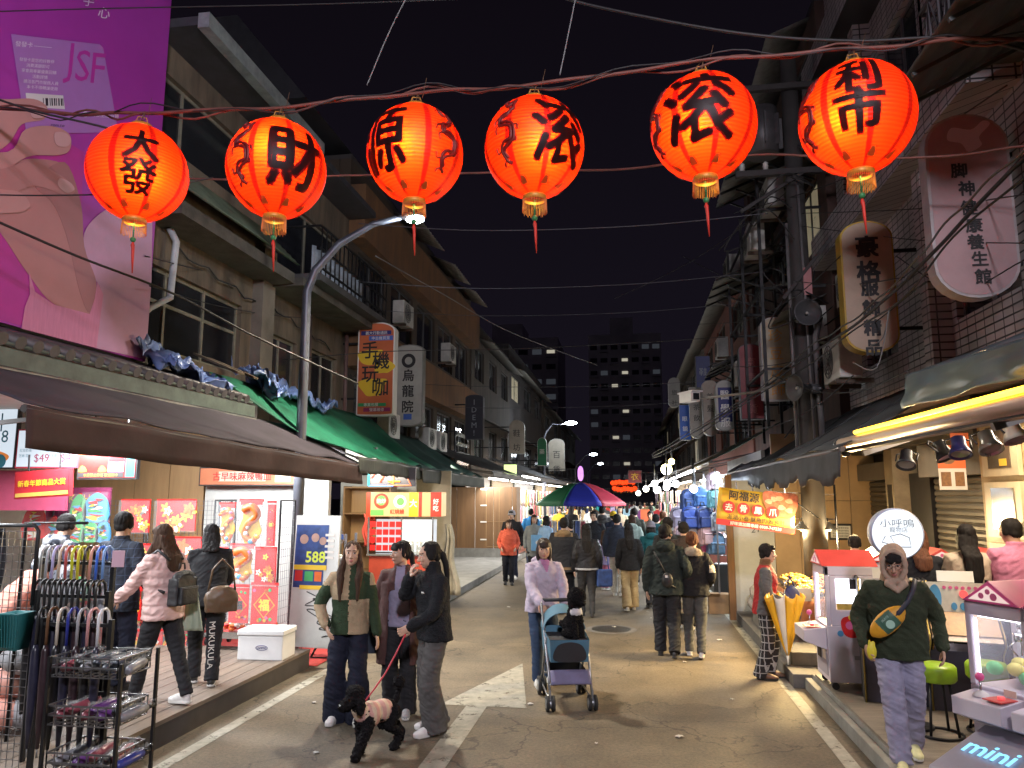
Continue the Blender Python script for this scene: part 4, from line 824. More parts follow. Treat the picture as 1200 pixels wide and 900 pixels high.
shopsign('plain beige capsule sign left of the blue panel sign', 823, 841, 446, 511, 19.5, mat('sign_beige', (.36, .31, .25), .5, var=.2), mat('sign_rim_grey', (0, 0, 0)), [(K, '美髮', 0, .2, .5, .8, 0)], top=.15, bot=.15)
shopsign('grey beige sign with a small dark square at its foot', 808, 824, 454, 514, 21.0, mat('sign_beige2', (.30, .27, .23), .5, var=.2), mat('sign_rim_grey', (0, 0, 0)), [(K, '茶飲', 0, .1, .5, .8, 0)], bot=.2)
shopsign('far sign with a bright blue stripe', 796, 809, 475, 516, 23.0, mat('sign_blue', (.03, .10, .42), .5, var=.2), mat('sign_rim_grey', (0, 0, 0)), [(WH, '眼鏡', 0, .1, .5, .9, 0)])
shopsign('blank grey capsule sign high at the dim end of the right row', 783, 797, 443, 478, 27.0, mat('sign_greyd', (.20, .20, .19), .5, var=.2), mat('sign_rim_grey', (0, 0, 0)), [(K, '旅社', 0, 0, .5, .9, 0)], top=.2, bot=.2)
shopsign('small navy banner sign high on the brick tenement', 815, 832, 418, 455, 20.3, mat('sign_navy', (.03, .04, .16), .5, var=.2), mat('sign_rim_dark', (0, 0, 0)), [(mat('ink_grey', (0, 0, 0)), '鞋', 0, 0, .6, 0, 0)])
shopsign('pale rounded sign above the black awning on the left', 597, 615, 492, 532, 27.5, mat('sign_beige3', (.30, .27, .22), .5, var=.2), mat('sign_rim_grey', (0, 0, 0)), [(K, '鞋坊', 0, .1, .5, .9, 0)], top=.3)
shopsign('white sign with a green panel on the left below the far lamp', 630, 641, 513, 546, 36.0, mat('sign_green', (.03, .22, .10), .5, var=.2), WH, [(WH, '藥', 0, 0, .6, 0, 0)], top=.25)
shopsign('pale twin-arched sign left of the small pink lit sign', 643, 662, 514, 552, 40.0, mat('sign_beige4', (.28, .25, .2), .5, var=.2), mat('sign_rim_grey', (0, 0, 0)), [(K, '百貨', 0, 0, .5, .9, 0)], top=.3)
shopsign('small lit pink and violet sign hanging over the far crowd', 677, 684, 546, 564, 38.0, mat('lit_violet', (.6, .25, .8), .4, var=0, emit=.7, ecol=(.75, .3, 1)), mat('sign_rim_dark', (0, 0, 0)), [(WH, '夜', 0, 0, .7, 0, 0)], top=.3, bot=.3)
shopsign('red shop board at the far right end of the market', 736, 752, 551, 566, 36.0, mat('sign_red', (0, 0, 0)), mat('sign_rim_dark', (0, 0, 0)), [(YL, '衣', 0, 0, .6, 0, 0)])
# louvred sign frame on the brown building
t = build('louvre_frame', 'grey slatted frame with bright reflections on the brown building', 'frame'); m = MB(mat('louvre', (.35, .37, .38), .25, .6, var=.3))
for i in range(5): m.box((-5.5, 24.5, 4.05-.3*i), (.06, 1.8, .12), Matrix.Rotation(.5, 3, 'Y'))
m.build('slats', t); m = MB(im); m.bar((-5.55, 23.6, 2.7), (-5.55, 23.6, 4.3), .05); m.bar((-5.55, 25.4, 2.7), (-5.55, 25.4, 4.3), .05); m.build('posts', t)

# ------------------------------------------------------------------ lanterns
lr = bpy.data.materials.new('lantern_silk'); lr.use_nodes = True; MATS['lantern_silk'] = lr
def silk(m, c, tr, rough=.5):
    m.use_nodes = True; nt = m.node_tree; N = nt.nodes; L = nt.links; N.clear(); o = N.new('ShaderNodeOutputMaterial'); a = N.new('ShaderNodeBsdfTranslucent'); d = N.new('ShaderNodeBsdfPrincipled'); x = N.new('ShaderNodeMixShader')
    a.inputs[0].default_value = tr+(1,); d.inputs['Base Color'].default_value = c+(1,); d.inputs['Roughness'].default_value = rough; x.inputs[0].default_value = .55; L.new(d.outputs[0], x.inputs[1]); L.new(a.outputs[0], x.inputs[2]); L.new(x.outputs[0], o.inputs[0]); return m
silk(lr, (.22, .008, .004), (.80, .022, .0012)); lrb = silk(bpy.data.materials.new('lantern_rib'), (.18, .006, .003), (.56, .013, .001)); ls = silk(bpy.data.materials.new('lantern_seam'), (.16, .004, .004), (.20, .002, .001)); li = silk(bpy.data.materials.new('lantern_ink'), (.03, .005, .006), (.15, .003, .003)); lg = silk(bpy.data.materials.new('lantern_goldleaf'), (.30, .17, .03), (.30, .10, .01))
lf_ = silk(bpy.data.materials.new('lantern_fringe'), (.70, .27, .012), (1, .36, .012)); gold = mat('lantern_gold', (.60, .26, .03), .45, .2, var=.3, scale=20)
tas = mat('tassel_red', (.55, .03, .015), .6, var=.2); bead = mat('bead_green', (.03, .20, .07), .3, var=.2)
LR = .372
def sph_pt(az, el, r=LR+.0035): q = 1-.06*max(0, -sin(el))**2; return V((r*q*sin(az)*cos(el), -r*q*cos(az)*cos(el), r*sin(el)*1.06))   # az 0 looks at -y
def wraptext(m, s_, az, el, size, bold=.05, sx=1., shear=.0):
    vs, fs = glyph(s_, 0., shear)
    if bold:
        n0 = len(vs); vs = [(x+dx*bold*.6, y+dy*bold*.6) for dx, dy in ((0, 0), (1, .7), (-1, .7), (1, -.7), (-1, -.7)) for x, y in vs]; f0 = fs; fs = [tuple(q+n0*c for q in f) for c in range(5) for f in f0]
    bm = bmesh.new(); bv = [bm.verts.new((x, y, 0)) for x, y in vs]
    for f in fs:
        try: bm.faces.new([bv[i] for i in f])
        except ValueError: pass
    for it in range(4):
        e = [e for e in bm.edges if e.calc_length() > .09]
        if not e: break
        bmesh.ops.subdivide_edges(bm, edges=e, cuts=1); bmesh.ops.triangulate(bm, faces=bm.faces[:])
    bm.verts.index_update(); out = [sph_pt(az+v.co.x*sx*size/LR, el+v.co.y*size/LR, LR+.0062+.0003*rnd.random()) for v in bm.verts]; ff = [tuple(v.index for v in f.verts) for f in bm.faces]; bm.free()
    m.add(out, ff, True)
def wrapcurve(m, P, az, el, size, w_=.006):
    Q = spline(P, 5, False); L_ = [sph_pt(az+x*size/LR, el+y*size/LR, LR+.004) for x, y in Q]; m.tube(L_, w_, 4)
DR = [[(-.3, .9), (-.05, .75), (.2, .85), (.3, .6), (.05, .5), (-.25, .4), (-.3, .15), (0, .1), (.25, 0), (.25, -.3), (-.05, -.35), (-.25, -.55), (-.1, -.85), (.1, -.95)], [(.2, .85), (.36, .95), (.3, .75)], [(-.25, .4), (-.5, .35), (-.58, .2)], [(.25, 0), (.5, .06), (.55, -.1)], [(-.25, -.55), (-.46, -.62), (-.52, -.45)], [(-.3, .15), (-.46, .05), (-.4, -.1)], [(.1, .62), (.16, .55), (.06, .42), (-.14, .33), (-.18, .2), (.04, .2), (.36, .05), (.38, -.32), (.06, -.47), (-.14, -.6), (0, -.8)], [(-.4, .95), (-.25, 1.05), (-.1, .9)], [(.25, -.3), (.44, -.4), (.5, -.3)], [(-.1, -.85), (-.3, -.9), (-.34, -1.0)]]
def lantern(i, c, label, chars, bulb, dragon=None, rz=0., tilt=(0, 0)):
    t = thing('paper_lantern', label, 'lantern', c, rz, 'red lanterns strung across the street'); t.rotation_euler = (tilt[0], tilt[1], rz)
    m = MB(lr, ls, lrb); nr, na = 38, 96; prof = []
    for k in range(nr*4+1):
        f = k/(nr*4); el = -pi/2*.86+f*pi*.86; rib = 1+.011*abs(cos(f*nr*pi)); prof.append((LR*cos(el)*rib*(1-.06*max(0, -sin(el))**2), LR*sin(el)*1.045))
    o = 0; vs = [V((r*cos(2*pi*j/na), r*sin(2*pi*j/na), z)) for r, z in prof for j in range(na)]
    for j in range(na):
        m.f += [(a*na+j, a*na+(j+1) % na, (a+1)*na+(j+1) % na, (a+1)*na+j) for a in range(len(prof)-1)]; m.mi += [1 if j % 12 in (3, 4) else (2 if a % 4 in (1, 2) else 0) for a in range(len(prof)-1)]; m.sm += [True]*(len(prof)-1)
    m.v = [tuple(q) for q in vs]; m.build('shell', t)
    zt, zb = prof[-1][1], prof[0][1]
    m = MB(gold); m.lathe([(.0, zt+.035), (.075, zt+.035), (.088, zt+.02), (.088, zt-.012), (.07, zt-.02)]); m.tube([(-.05, 0, zt+.03), (-.03, 0, zt+.1), (.03, 0, zt+.1), (.05, 0, zt+.03)], .004, 6); m.build('top_cap', t)
    m = MB(gold); m.lathe([(.075, zb+.012), (.088, zb+.006), (.09, zb-.03), (.078, zb-.036)]); m.build('bottom_ring', t)
    m = MB(lf_)
    for k in range(44): a = 2*pi*k/44; r_ = .088; m.bar((r_*cos(a), r_*sin(a), zb-.03), ((r_+.004)*cos(a+.02), (r_+.004)*sin(a+.02), zb-.115-.02*rnd.random()), .011, .003)
    m.build('fringe', t)
    m = MB(bead); m.sph((0, 0, zb-.17), .022, 12, 8); m.cyl((0, 0, zb-.03), (0, 0, zb-.15), .006, n=6); m.build('bead', t)
    m = MB(tas); m.tube([(0, 0, zb-.19), (0, 0, zb-.215), (.004, 0, zb-.24), (.006, 0, zb-.3), (.012, .004, zb-.44)], [.006, .015, .012, .011, .004], 8); m.build('tassel', t)
    m = MB(li)
    for (s_, az, el, sz, sx) in chars: wraptext(m, s_, az, el, sz, .038 if s_ in '源滚發' else .065, sx, .0)
    m.build('characters', t)
    if dragon is not None:
        m = MB(mat('dragon_ink', (.16, .008, .006), .5, var=0))
        for q, P in enumerate(DR): wrapcurve(m, [(x*.75, y) for x, y in P], dragon, .02, .25, .014 if q in (0, 6) else .008)
        m.build('dragon_print', t)
    m = MB(lg)
    for k in range(8):
        az = (k+.5)*pi/4
        for q in range(3): m.add([sph_pt(az+x/LR, -1.06-.02*q+y/LR) for x, y in ((-.05+.012*q, .03*q), (.05-.012*q, .03*q), (.045-.012*q, .03*q+.026), (-.045+.012*q, .03*q+.026))], [(0, 1, 2, 3)])
    m.build('gold_leaf', t)
    bm_ = MB(mat('bulb', (1, .8, .5), .4, var=0, emit=6, ecol=(1, .72, .34))); bm_.sph(bulb, .035, 12, 8); bm_.tube([(0, 0, zt), (bulb[0], bulb[1], bulb[2]+.03)], .01, 6); bm_.build('bulb', t)
    wp = t.location+Matrix.Rotation(rz, 3, 'Z') @ V(bulb); p_ = point('lantern_bulb_light', wp, 46, (1, .95, .34), .05); return t
LC = [(-3.83, 5.16, 4.64), (-2.66, 5.18, 4.60), (-1.61, 5.38, 4.74), (-.66, 5.32, 4.69), (.58, 5.26, 4.73), (1.59, 5.14, 4.65)]
# each lantern is turned so that az = 0 looks straight at the middle of the street where one stands
lz = [math.atan2(c[0], c[1])*-1 for c in LC]
lantern(0, LC[0], 'red lantern reading 大發, leftmost, before the pink billboard', [('大', .02, .26, .27, 1), ('發', .0, -.40, .28, 1)], (0.02, -.27, -0.1), None, lz[0])
lantern(1, LC[1], 'red lantern with one big character 財 turned to its right side', [('財', .36, -.06, .48, .95)], (-0.06, -.27, 0.03), -.78, lz[1])
lantern(2, LC[2], 'red lantern with 源 turned left and a dragon on its right side', [('源', -.82, .0, .54, .9)], (-0.07, -.27, -0.05), .72, lz[2])
lantern(3, LC[3], 'red lantern with 滾 on its right half, fourth from the left', [('滚', .58, .0, .52, .95)], (0.05, -.27, -0.11), -.6, lz[3])
lantern(4, LC[4], 'red lantern with a wide 滾 across its front, fifth from the left', [('滚', -.08, .02, .54, 1.05)], (-0.05, -.27, -0.1), -1.15, lz[4])
lantern(5, LC[5], 'red lantern reading 利市, rightmost and largest', [('利', .06, .40, .29, 1.05), ('市', .06, -.26, .30, 1.1)], (-0.08, -.27, -0.1), -1.0, lz[5])

# ------------------------------------------------------------------ cables
blk = mat('cable_black', (.018, .017, .018), .6, var=.2); brn = mat('cable_redbrown', (.16, .055, .04), .6, var=.4, scale=9); gryc = mat('cable_grey', (.20, .20, .20), .6, var=.2)
def cable(label, P, r=.008, m_=None, wob=0., name='cable', sub=8):
    Q = []
    for i in range(len(P)-1):
        p0, p1, p2, p3 = [V(P[min(max(i+d, 0), len(P)-1)]) for d in (-1, 0, 1, 2)]
        for j in range(sub):
            t = j/sub; q = .5*((2*p1)+(p2-p0)*t+(2*p0-5*p1+4*p2-p3)*t*t+(3*p1-p0-3*p2+p3)*t**3); Q.append(q+V((0, wob*sin(len(Q)*.9), wob*cos(len(Q)*.9))))
    Q.append(V(P[-1])); return tag(MB(m_ or blk).tube(Q, r, 6).build(name), label, 'cable')
top = [V((-5.7, 5.25, 5.45)), V((-4.6, 5.2, 5.24))]+[V((c[0], c[1], c[2]+.52)) for c in LC]+[V((2.5, 5.2, 5.20)), V((3.45, 5.3, 5.15))]
cable('reddish brown main cable carrying the six lanterns', top, .014, brn, .008, 'lantern_cable')
cable('second reddish flex twisted along the lantern cable', [p+V((0, .02, .03*sin(i*2))) for i, p in enumerate(top)], .009, brn, .03, 'lantern_cable', 10)
cable('thin dark flex looped along the lantern cable', [p+V((0, -.02, .05*cos(i*3))) for i, p in enumerate(top)], .006, blk, .022, 'lantern_cable', 10)
m = MB(mat('wire_rusty', (.20, .11, .06), .5, .5, var=.3))
for i, c in enumerate(LC):
    z = c[2]+.42; k = MB(mat('wire_rusty', (0, 0, 0))); k.tube([(c[0]-.02, c[1], z), (c[0]-.03, c[1], z+.06), (c[0]+.01, c[1], z+.10), (c[0]+.03, c[1], z+.04), (c[0]+.0, c[1]-.01, z+.02), (c[0]+.02, c[1], z+.11)], .005, 5); k.tube([(c[0]+.05, c[1], z+.05), (c[0]+.09, c[1]-.03, z+.2)], .0025, 4)
    tag(k.build('hanging_wire'), 'rusty hook wire tying up the %s lantern from the left' % ('first', 'second', 'third', 'fourth', 'fifth', 'sixth')[i], 'wire')
def px(x, y, d): return atY(x, y, d)
cable('red flex running behind the lanterns at half their height', [px(170, 205, 6.2), px(300, 212, 6.4), px(420, 205, 6.6), px(560, 202, 6.7), px(740, 197, 6.6), px(880, 182, 6.4), px(1060, 186, 6.2), px(1199, 172, 6.0), px(1300, 165, 5.8)], .010, brn, .006)
cable('black cable crossing the top right corner over the last lantern', [px(640, -10, 5.6), px(700, 8, 5.6), px(860, 38, 5.5), px(1000, 48, 5.5), px(1130, 44, 5.4), px(1240, 70, 5.3)], .012, blk)
cable('pair of thin wires rising from the lantern cable to the dark sky, left one', [px(430, 100, 5.35), px(455, 40, 5.35), px(480, -10, 5.35)], .005, gryc)
cable('pair of thin wires rising from the lantern cable to the dark sky, right one', [px(656, 88, 5.35), px(668, 30, 5.35), px(676, -10, 5.35)], .005, gryc)
cable('black cable sloping down across the pink billboard', [px(-20, 110, 4.8), px(40, 130, 4.9), px(125, 150, 5.1), px(200, 175, 5.3)], .009, blk)
cable('thick black cable with knots slanting down over the sleeve on the billboard', [px(-20, 252, 4.9), px(90, 300, 5.6), px(205, 345, 6.6), px(300, 395, 7.8), px(420, 450, 9.2)], .011, blk)
cable('straight thin wire across the top of the billboard', [px(-20, 14, 4.8), px(120, 10, 5.0), px(400, 4, 5.4), px(700, -8, 5.6)], .005, blk)
cable('sagging wire across the fingers on the billboard', [px(-20, 228, 4.9), px(60, 229, 5.0), px(160, 225, 5.2), px(250, 208, 5.5)], .006, blk)
cable('long pale wire slanting down from the balcony to the far roofs', [px(440, 300, 13.8), px(520, 345, 17), px(600, 390, 21), px(700, 428, 27)], .012, gryc)
cable('thin wire over the far street between the tall signs', [px(300, 425, 12), px(450, 412, 13), px(600, 409, 14), px(740, 402, 15), px(850, 395, 14)], .008, blk)
for i, (yl, yr, d) in enumerate(((262, 250, 9), (330, 318, 12), (362, 352, 15), (445, 440, 18), (470, 462, 22))): cable(('topmost', 'second', 'middle', 'fourth', 'lowest')[i]+' of the five faint wires spanning the dark street above the umbrella', [px(420, yl, d), px(560, yl+8, d), px(740, (yl+yr)/2+9, d), px(900, yr, d)], .006, mat('cable_faint', (.06, .06, .07), .7, var=0))
bund = [px(1290, 120, 4.3), px(1200, 185, 5.0), px(1120, 268, 5.8), px(1060, 330, 6.5), px(1000, 382, 8.2), px(950, 415, 10.3), px(880, 465, 13), px(800, 515, 18), px(765, 535, 24)]
cable('thick black cable bundle swooping down past the two big right-hand signs', bund, .015, blk, .004, 'cable_bundle')
cable('grey cable lashed beside the thick bundle on the right', [p+V((-.03, 0, .05+.03*sin(i*4))) for i, p in enumerate(bund)], .009, mat('cable_dim', (.07, .07, .07), .6, var=.2), .012, 'cable_bundle', 10)
cable('slack thin cable looping under the thick bundle on the right', [p+V((-.02, 0, -.06-.08*(i % 2))) for i, p in enumerate(bund)], .009, blk, .0, 'cable_bundle')
cable('thin wire from the boutique sign across the tiled wall', [px(1050, 300, 9), px(1120, 340, 7.6), px(1200, 305, 6.2), px(1260, 280, 5.6)], .006, blk)
cable('pale loose cord dangling under the boutique sign', [px(1020, 405, 8.8), px(1035, 395, 8.6), px(1042, 360, 8.5), px(1028, 430, 8.6), px(1000, 425, 8.9)], .006, gryc)
for i, (a, b_, d1, d2) in enumerate((((940, 250), (1200, 228), 11, 6.2), ((940, 265), (1200, 285), 11, 6.2), ((930, 330), (1060, 325), 11, 8))): cable(('upper', 'middle', 'lower')[i]+' thin wire between the concrete pole and the tiled wall', [px(*a, d1), px((a[0]+b_[0])/2, (a[1]+b_[1])/2+6, (d1+d2)/2), px(*b_, d2)], .006, blk)

# ------------------------------------------------------------------ concrete utility pole with its clutter
U = thing('utility_pole', 'tall grey concrete utility pole with crossarms and transformer on the right', 'pole', (2.62, 11.6, 0), 0)
pc = mat('pole_concrete', (.055, .05, .048), .85, var=.4, scale=2)
MB(pc).tube([(0, 0, 0), (0, 0, 9.0)], [.18, .12], 16).build('shaft', U)
m = MB(mat('crossarm', (.05, .045, .045), .7, .3, var=.4)); 
for a_, b_, w_ in (((-.9, -.16, 7.0), (.9, -.16, 7.0), .09), ((-1.0, -.16, 8.4), (.8, -.16, 8.4), .09), ((-.85, -.16, 6.4), (.1, -.16, 6.98), .05), ((-.3, -.2, 5.0), (.75, -.2, 6.3), .05)): MB(m.mats[0]).bar(a_, b_, w_).build('crossarm', U)
m = MB(mat('insulator', (.5, .48, .45), .3, var=.2))
for x in (-.8, -.45, .5): m.lathe([(0, 0), (.045, .0), (.03, .04), (.05, .05), (.03, .09), (.045, .1), (0, .14)], (x, -.16, 7.06), 12)
m.build('insulator', U)
for x, z in ((-.45, 7.35), (.42, 7.3)):
    m = MB(mat('transformer', (.09, .085, .09), .5, .3, var=.4)); m.cyl((x, -.02, z), (x, -.02, z+.75), .24, n=18)
    for j in range(8): a = 2*pi*j/8; m.box((x+.27*cos(a), -.02+.27*sin(a), z+.35), (.07, .02, .5), a)
    m.build('transformer', U)
m = MB(mat('conduit', (.16, .15, .15), .5, var=.3)); m.tube([(.14, -.17, 2.4), (.13, -.17, 4.4), (.2, -.2, 4.7)], .05, 8); m.tube([(-.2, -.1, 2.4), (-.18, -.1, 6.2)], .025, 6); m.tube([(.03, -.2, 2.4), (.0, -.18, 6.8)], .02, 6); m.build('conduit', U)
tag(MB(mat('red_notice', (.45, .20, .20), .6, var=.25)).box((2.68, 11.4, 5.25), (.12, .01, .42), .1).build('notice', None), 'small faded red notice strapped to the concrete pole', 'notice')
r7 = random.Random(11)
for i in range(9):
    z = 3.4+.5*i; P = [V((2.62-.2+.4*r7.random(), 11.38, z))]
    for k in range(4): P.append(P[-1]+V((r7.uniform(-.5, .55), r7.uniform(-.35, .5), r7.uniform(-.55, .6))))
    cable(('lowest', 'second lowest', 'third', 'fourth', 'fifth', 'sixth', 'seventh', 'second highest', 'highest')[i]+' of the loose tangled leads on the concrete pole', P, .011, blk)
def horn(loc, rz, label, rx=0):
    t = thing('horn_loudspeaker', label, 'loudspeaker', loc, rz); t.rotation_euler = (rx, 0, rz); ax = Matrix.Rotation(pi/2, 3, 'X'); dk = mat('horn_grey', (.10, .10, .105), .5, .2, var=.3)
    MB(dk).lathe([(.03, -.2), (.05, -.1), (.10, .02), (.19, .1), (.195, .11), (.17, .095), (.08, .0), (.0, -.02)], (0, 0, 0), 24, ax).build('horn', t)
    MB(mat('horn_tip', (.45, .42, .38), .4, var=0)).sph((0, -.06, 0), .022).build('centre_cap', t); m = MB(dk); m.cyl((0, .15, 0), (0, .3, 0), .075); m.bar((0, .2, 0), (.1, .3, .0), .03); m.build('driver', t); return t
horn(tuple(px(944, 368, 11.1)), .1, 'dark horn loudspeaker facing the street high on the concrete pole')
horn(tuple(px(938, 455, 11.1)), -1.1, 'lower horn loudspeaker turned sideways on the concrete pole')
for i, (x, y, d, rz, lb) in enumerate(((988, 447, 10.4, -pi/2, 'white air conditioner under the boutique sign'), (962, 400, 13.5, -pi/2, 'grey air conditioner half hidden behind the concrete pole'), (905, 250, 13.5, -pi/2, 'air conditioner high beside the transformer'), (868, 455, 17, -pi/2, 'air conditioner above the green awning on the right'), (1000, 355, 12.0, -pi/2, 'air conditioner on the tenement wall behind the pole'))): aircon(tuple(px(x, y, d)), rz, lb)
for i, (x, y, d, lb) in enumerate(((884, 300, 14.5, 'air conditioner between the canopies of the dark tenement'), (858, 330, 17.5, 'small air conditioner under the lower canopy of the tenement'), (846, 420, 21.5, 'air conditioner on the brick tenement above the shop signs'))): aircon(tuple(px(x, y, d)), -pi/2, lb)
for i, (a, b_, d1, d2, s_) in enumerate((((800, 300), (945, 330), 16, 11.4, 14), ((820, 380), (985, 300), 15, 9.2, 22), ((830, 430), (1085, 330), 16, 7.2, 30), ((720, 350), (940, 210), 22, 11.4, 12), ((860, 250), (1180, 100), 13, 6, 18), ((905, 440), (1062, 436), 12, 7.4, 20), ((870, 505), (1000, 440), 14, 9, 14), ((170, 300), (420, 330), 7.6, 14, 10), ((175, 335), (430, 372), 7.6, 14, 12))):
    cable(('first', 'second', 'third', 'fourth', 'fifth', 'sixth', 'seventh', 'eighth', 'ninth')[i]+' of the stray thin leads looping over the '+('right-hand signs and canopies' if i < 7 else 'grey wall above the left awnings'), [px(*a, d1), px((a[0]*2+b_[0])/3, (a[1]*2+b_[1])/3+s_, (d1*2+d2)/3), px((a[0]+b_[0]*2)/3, (a[1]+b_[1]*2)/3+s_, (d1+d2*2)/3), px(*b_, d2)], .007, blk)
# street camera on its arm
t = thing('security_camera', 'white security camera on a long arm over the green awning on the right', 'camera', tuple(px(808, 466, 12.0)), 0)
m = MB(mat('cam_white', (.62, .62, .62), .4, var=.15)); m.box((0, 0, 0), (.16, .34, .14), .5); m.box((.01, .02, .085), (.2, .42, .02), .5); m.build('housing', t); MB(mat('dark_glass', (0, 0, 0))).box((.09, -.155, 0), (.1, .02, .1), .5).build('lens', t)
MB(mat('cam_arm', (.35, .35, .33), .5, .4)).tube([(.05, .1, -.02), (1.0, .1, .08), (1.75, -.2, .3)], .02, 8).build('arm', t)

# ------------------------------------------------------------------ street lamps
lampm = mat('lamp_led', (1, 1, 1), .3, var=0, emit=22, ecol=(.82, .92, 1)); galv = mat('galvanised', (.13, .14, .17), .45, .5, var=.25)
def streetlamp(label, base, h, arm, head, main=False, side=1):
    t = thing('street_lamp', label, 'street lamp', base, 0, 'street lamps'); b = V(base); hd = V(head)-b
    P = [V((0, 0, 0)), V((0, 0, h*.7)), V((0, 0, h)), V((side*.12, 0, h+.32)), V((side*.45, .05, h+.72)), hd*.75+V((0, 0, (h+1)*.25)), hd]
    P[5] = V((hd.x*.7, hd.y*.7, hd.z-.1))
    MB(galv).tube(P, [.085, .07, .062, .06, .055, .045, .04], 12).build('pole', t)
    m = MB(mat('lamp_casing', (.07, .07, .075), .5, .4)); m.sph(hd+V((side*.16, 0, .01)), (.24, .11, .045)); m.build('lamp_head', t)
    m = MB(lampm); m.sph(hd+V((side*.22, 0, -.035)), (.14, .10, .065) if main else (.3, .16, .1)); m.build('lens', t); return t
streetlamp('grey street lamp curving out above the left awnings, lamp burning white', (-4.62, 10.1, 0), 5.05, 1, (-3.28, 10.3, 6.18), True)
streetlamp('second street lamp burning white over the middle of the market', tuple(px(638, 600, 38).xy)+(0,), 5.0, 1, tuple(px(664, 495, 38)), False)
for x, y, d, lb in ((692, 532, 58, 'third street lamp, small and white above the umbrella'), (701, 543, 78, 'farthest street lamp, a white dot right of the third')): p = px(x, y, d); streetlamp(lb, (p.x-1.2, d, 0), p.z-1.2, 1, tuple(p), False)
# ------------------------------------------------------------------ left shop
ply = mat('plywood', (.36, .22, .10), .55, var=.3, scale=2, stretch=(3, 3, .35)); wht = mat('paint_white', (.55, .56, .53), .6, var=.2, scale=2, bump=.15, bscale=20)
steel = mat('rack_steel', (.22, .22, .23), .35, .8, var=.2); chrome = mat('chrome', (.5, .5, .5), .2, .95, var=.1); blkp = mat('black_plastic', (.02, .02, .022), .45, var=.3)
t = build('shop_wall', 'plywood and white painted back wall of the festive goods shop', 'wall')
m = MB(ply)
for i in range(4): m.bx(-9.0+.6*i, -8.41+.6*i, 11.0, 11.08, .2, 3.2)
m.build('plywood_panel', t); m = MB(wht); m.bx(-6.58, -4.55, 11.0, 11.1, 0, 2.45); m.build('painted_panel', t); m = MB(mat('shop_side', (.4, .38, .36), .7, var=.2)); m.bx(-9.1, -9.0, 2, 11.1, 0, 3.25); m.build('side_panel', t)
m = MB(mat('ceiling_panel', (.45, .44, .42), .7, var=.2)); m.bx(-9, -5.82, 2, 11, 3.2, 3.245); tag(m.build('ceiling'), kind='structure')
def screen(label, px0, px1, pt, pb, y, face, draw, rim=None, rz=0., cat='sign', name='menu_board', emit=True, hang=3.2):
    a, b = atY(px0, (pt+pb)/2, y), atY(px1, (pt+pb)/2, y); zt, zb = atY(px0, pt, y).z, atY(px0, pb, y).z; w_, h_ = b.x-a.x, zt-zb
    t = thing(name, label, cat, ((a.x+b.x)/2, y, (zt+zb)/2), rz); T = frame((0, -.03, 0), (1, 0, 0), (0, 0, 1))
    m = MB(rim or blkp); m.bx(-w_/2-.02, w_/2+.02, -.028, .03, -h_/2-.02, h_/2+.02); m.build('housing', t)
    m = MB(face); m.at(T); m.rect(-w_/2, w_/2, -h_/2, h_/2, .003); m.build('face', t)
    m = MB(); m.at(T); draw(m, w_, h_); m.build('print', t)
    if hang: k = MB(blkp); k.bar((-w_*.3, 0, h_/2), (-w_*.3, 0, hang-(zt+zb)/2), .015); k.bar((w_*.3, 0, h_/2), (w_*.3, 0, hang-(zt+zb)/2), .015); k.build('hanger', t)
    return t
def E(name, c, s): return mat('lit_'+name, tuple(q*.25 for q in c), .4, var=0, emit=s*.5, ecol=c)
scw = E('screen', (.72, .82, .92), .9); ik1 = mat('ink_teal', (.05, .25, .35), .5, var=0); ik2 = E('orange', (.9, .28, .06), .6); ik3 = E('pinktext', (.75, .12, .25), .35)
def d1(m, w_, h_):
    m.use(ik1); m.text('今川', -.1*w_, .25*h_, .36*w_, .006); m.text('年 2 8', 0, .02*h_, .3*w_, .006); m.use(ik2); m.poly(spline([(-.4*w_, -.3*h_), (0, -.2*h_), (.4*w_, -.3*h_), (.3*w_, -.42*h_), (-.2*w_, -.46*h_)]), .005); m.use(ik1); m.disc(.25*w_, -.4*h_, .12*w_, .007, 0, 16)
screen('bright white menu screen with blue characters at the far left of the shop', -40, 20, 478, 548, 8.6, scw, d1)
def d2(m, w_, h_):
    m.use(ik3); m.text('$49', -.08*w_, -.28*h_, .17*w_, .006); m.text('$45', .36*w_, -.28*h_, .17*w_, .006); m.rect(-.06*w_, .04*w_, -.04*h_, .04*h_, .005); m.rect(.32*w_, .42*w_, -.04*h_, .04*h_, .005)
    m.use(ik1); m.text('紅豆奶油', -.36*w_, -.05*h_, .05*w_, .006); m.text('芝麻 花生', -.36*w_, -.2*h_, .05*w_, .006); m.text('起司 鮪魚玉米', .14*w_, -.05*h_, .05*w_, .006); m.text('卡士達', .1*w_, -.2*h_, .05*w_, .006)
    m.use(E('gold', (.9, .6, .1), .5)); m.text('日本今川燒', 0, .3*h_, .13*w_, .006)
screen('white menu screen with prices 49 and 45 half under the brown awning', 23, 93, 505, 547, 8.6, scw, d2, mat('rim_red', (.5, .05, .08), .5, var=0))
scr = E('red', (.75, .03, .02), .75)
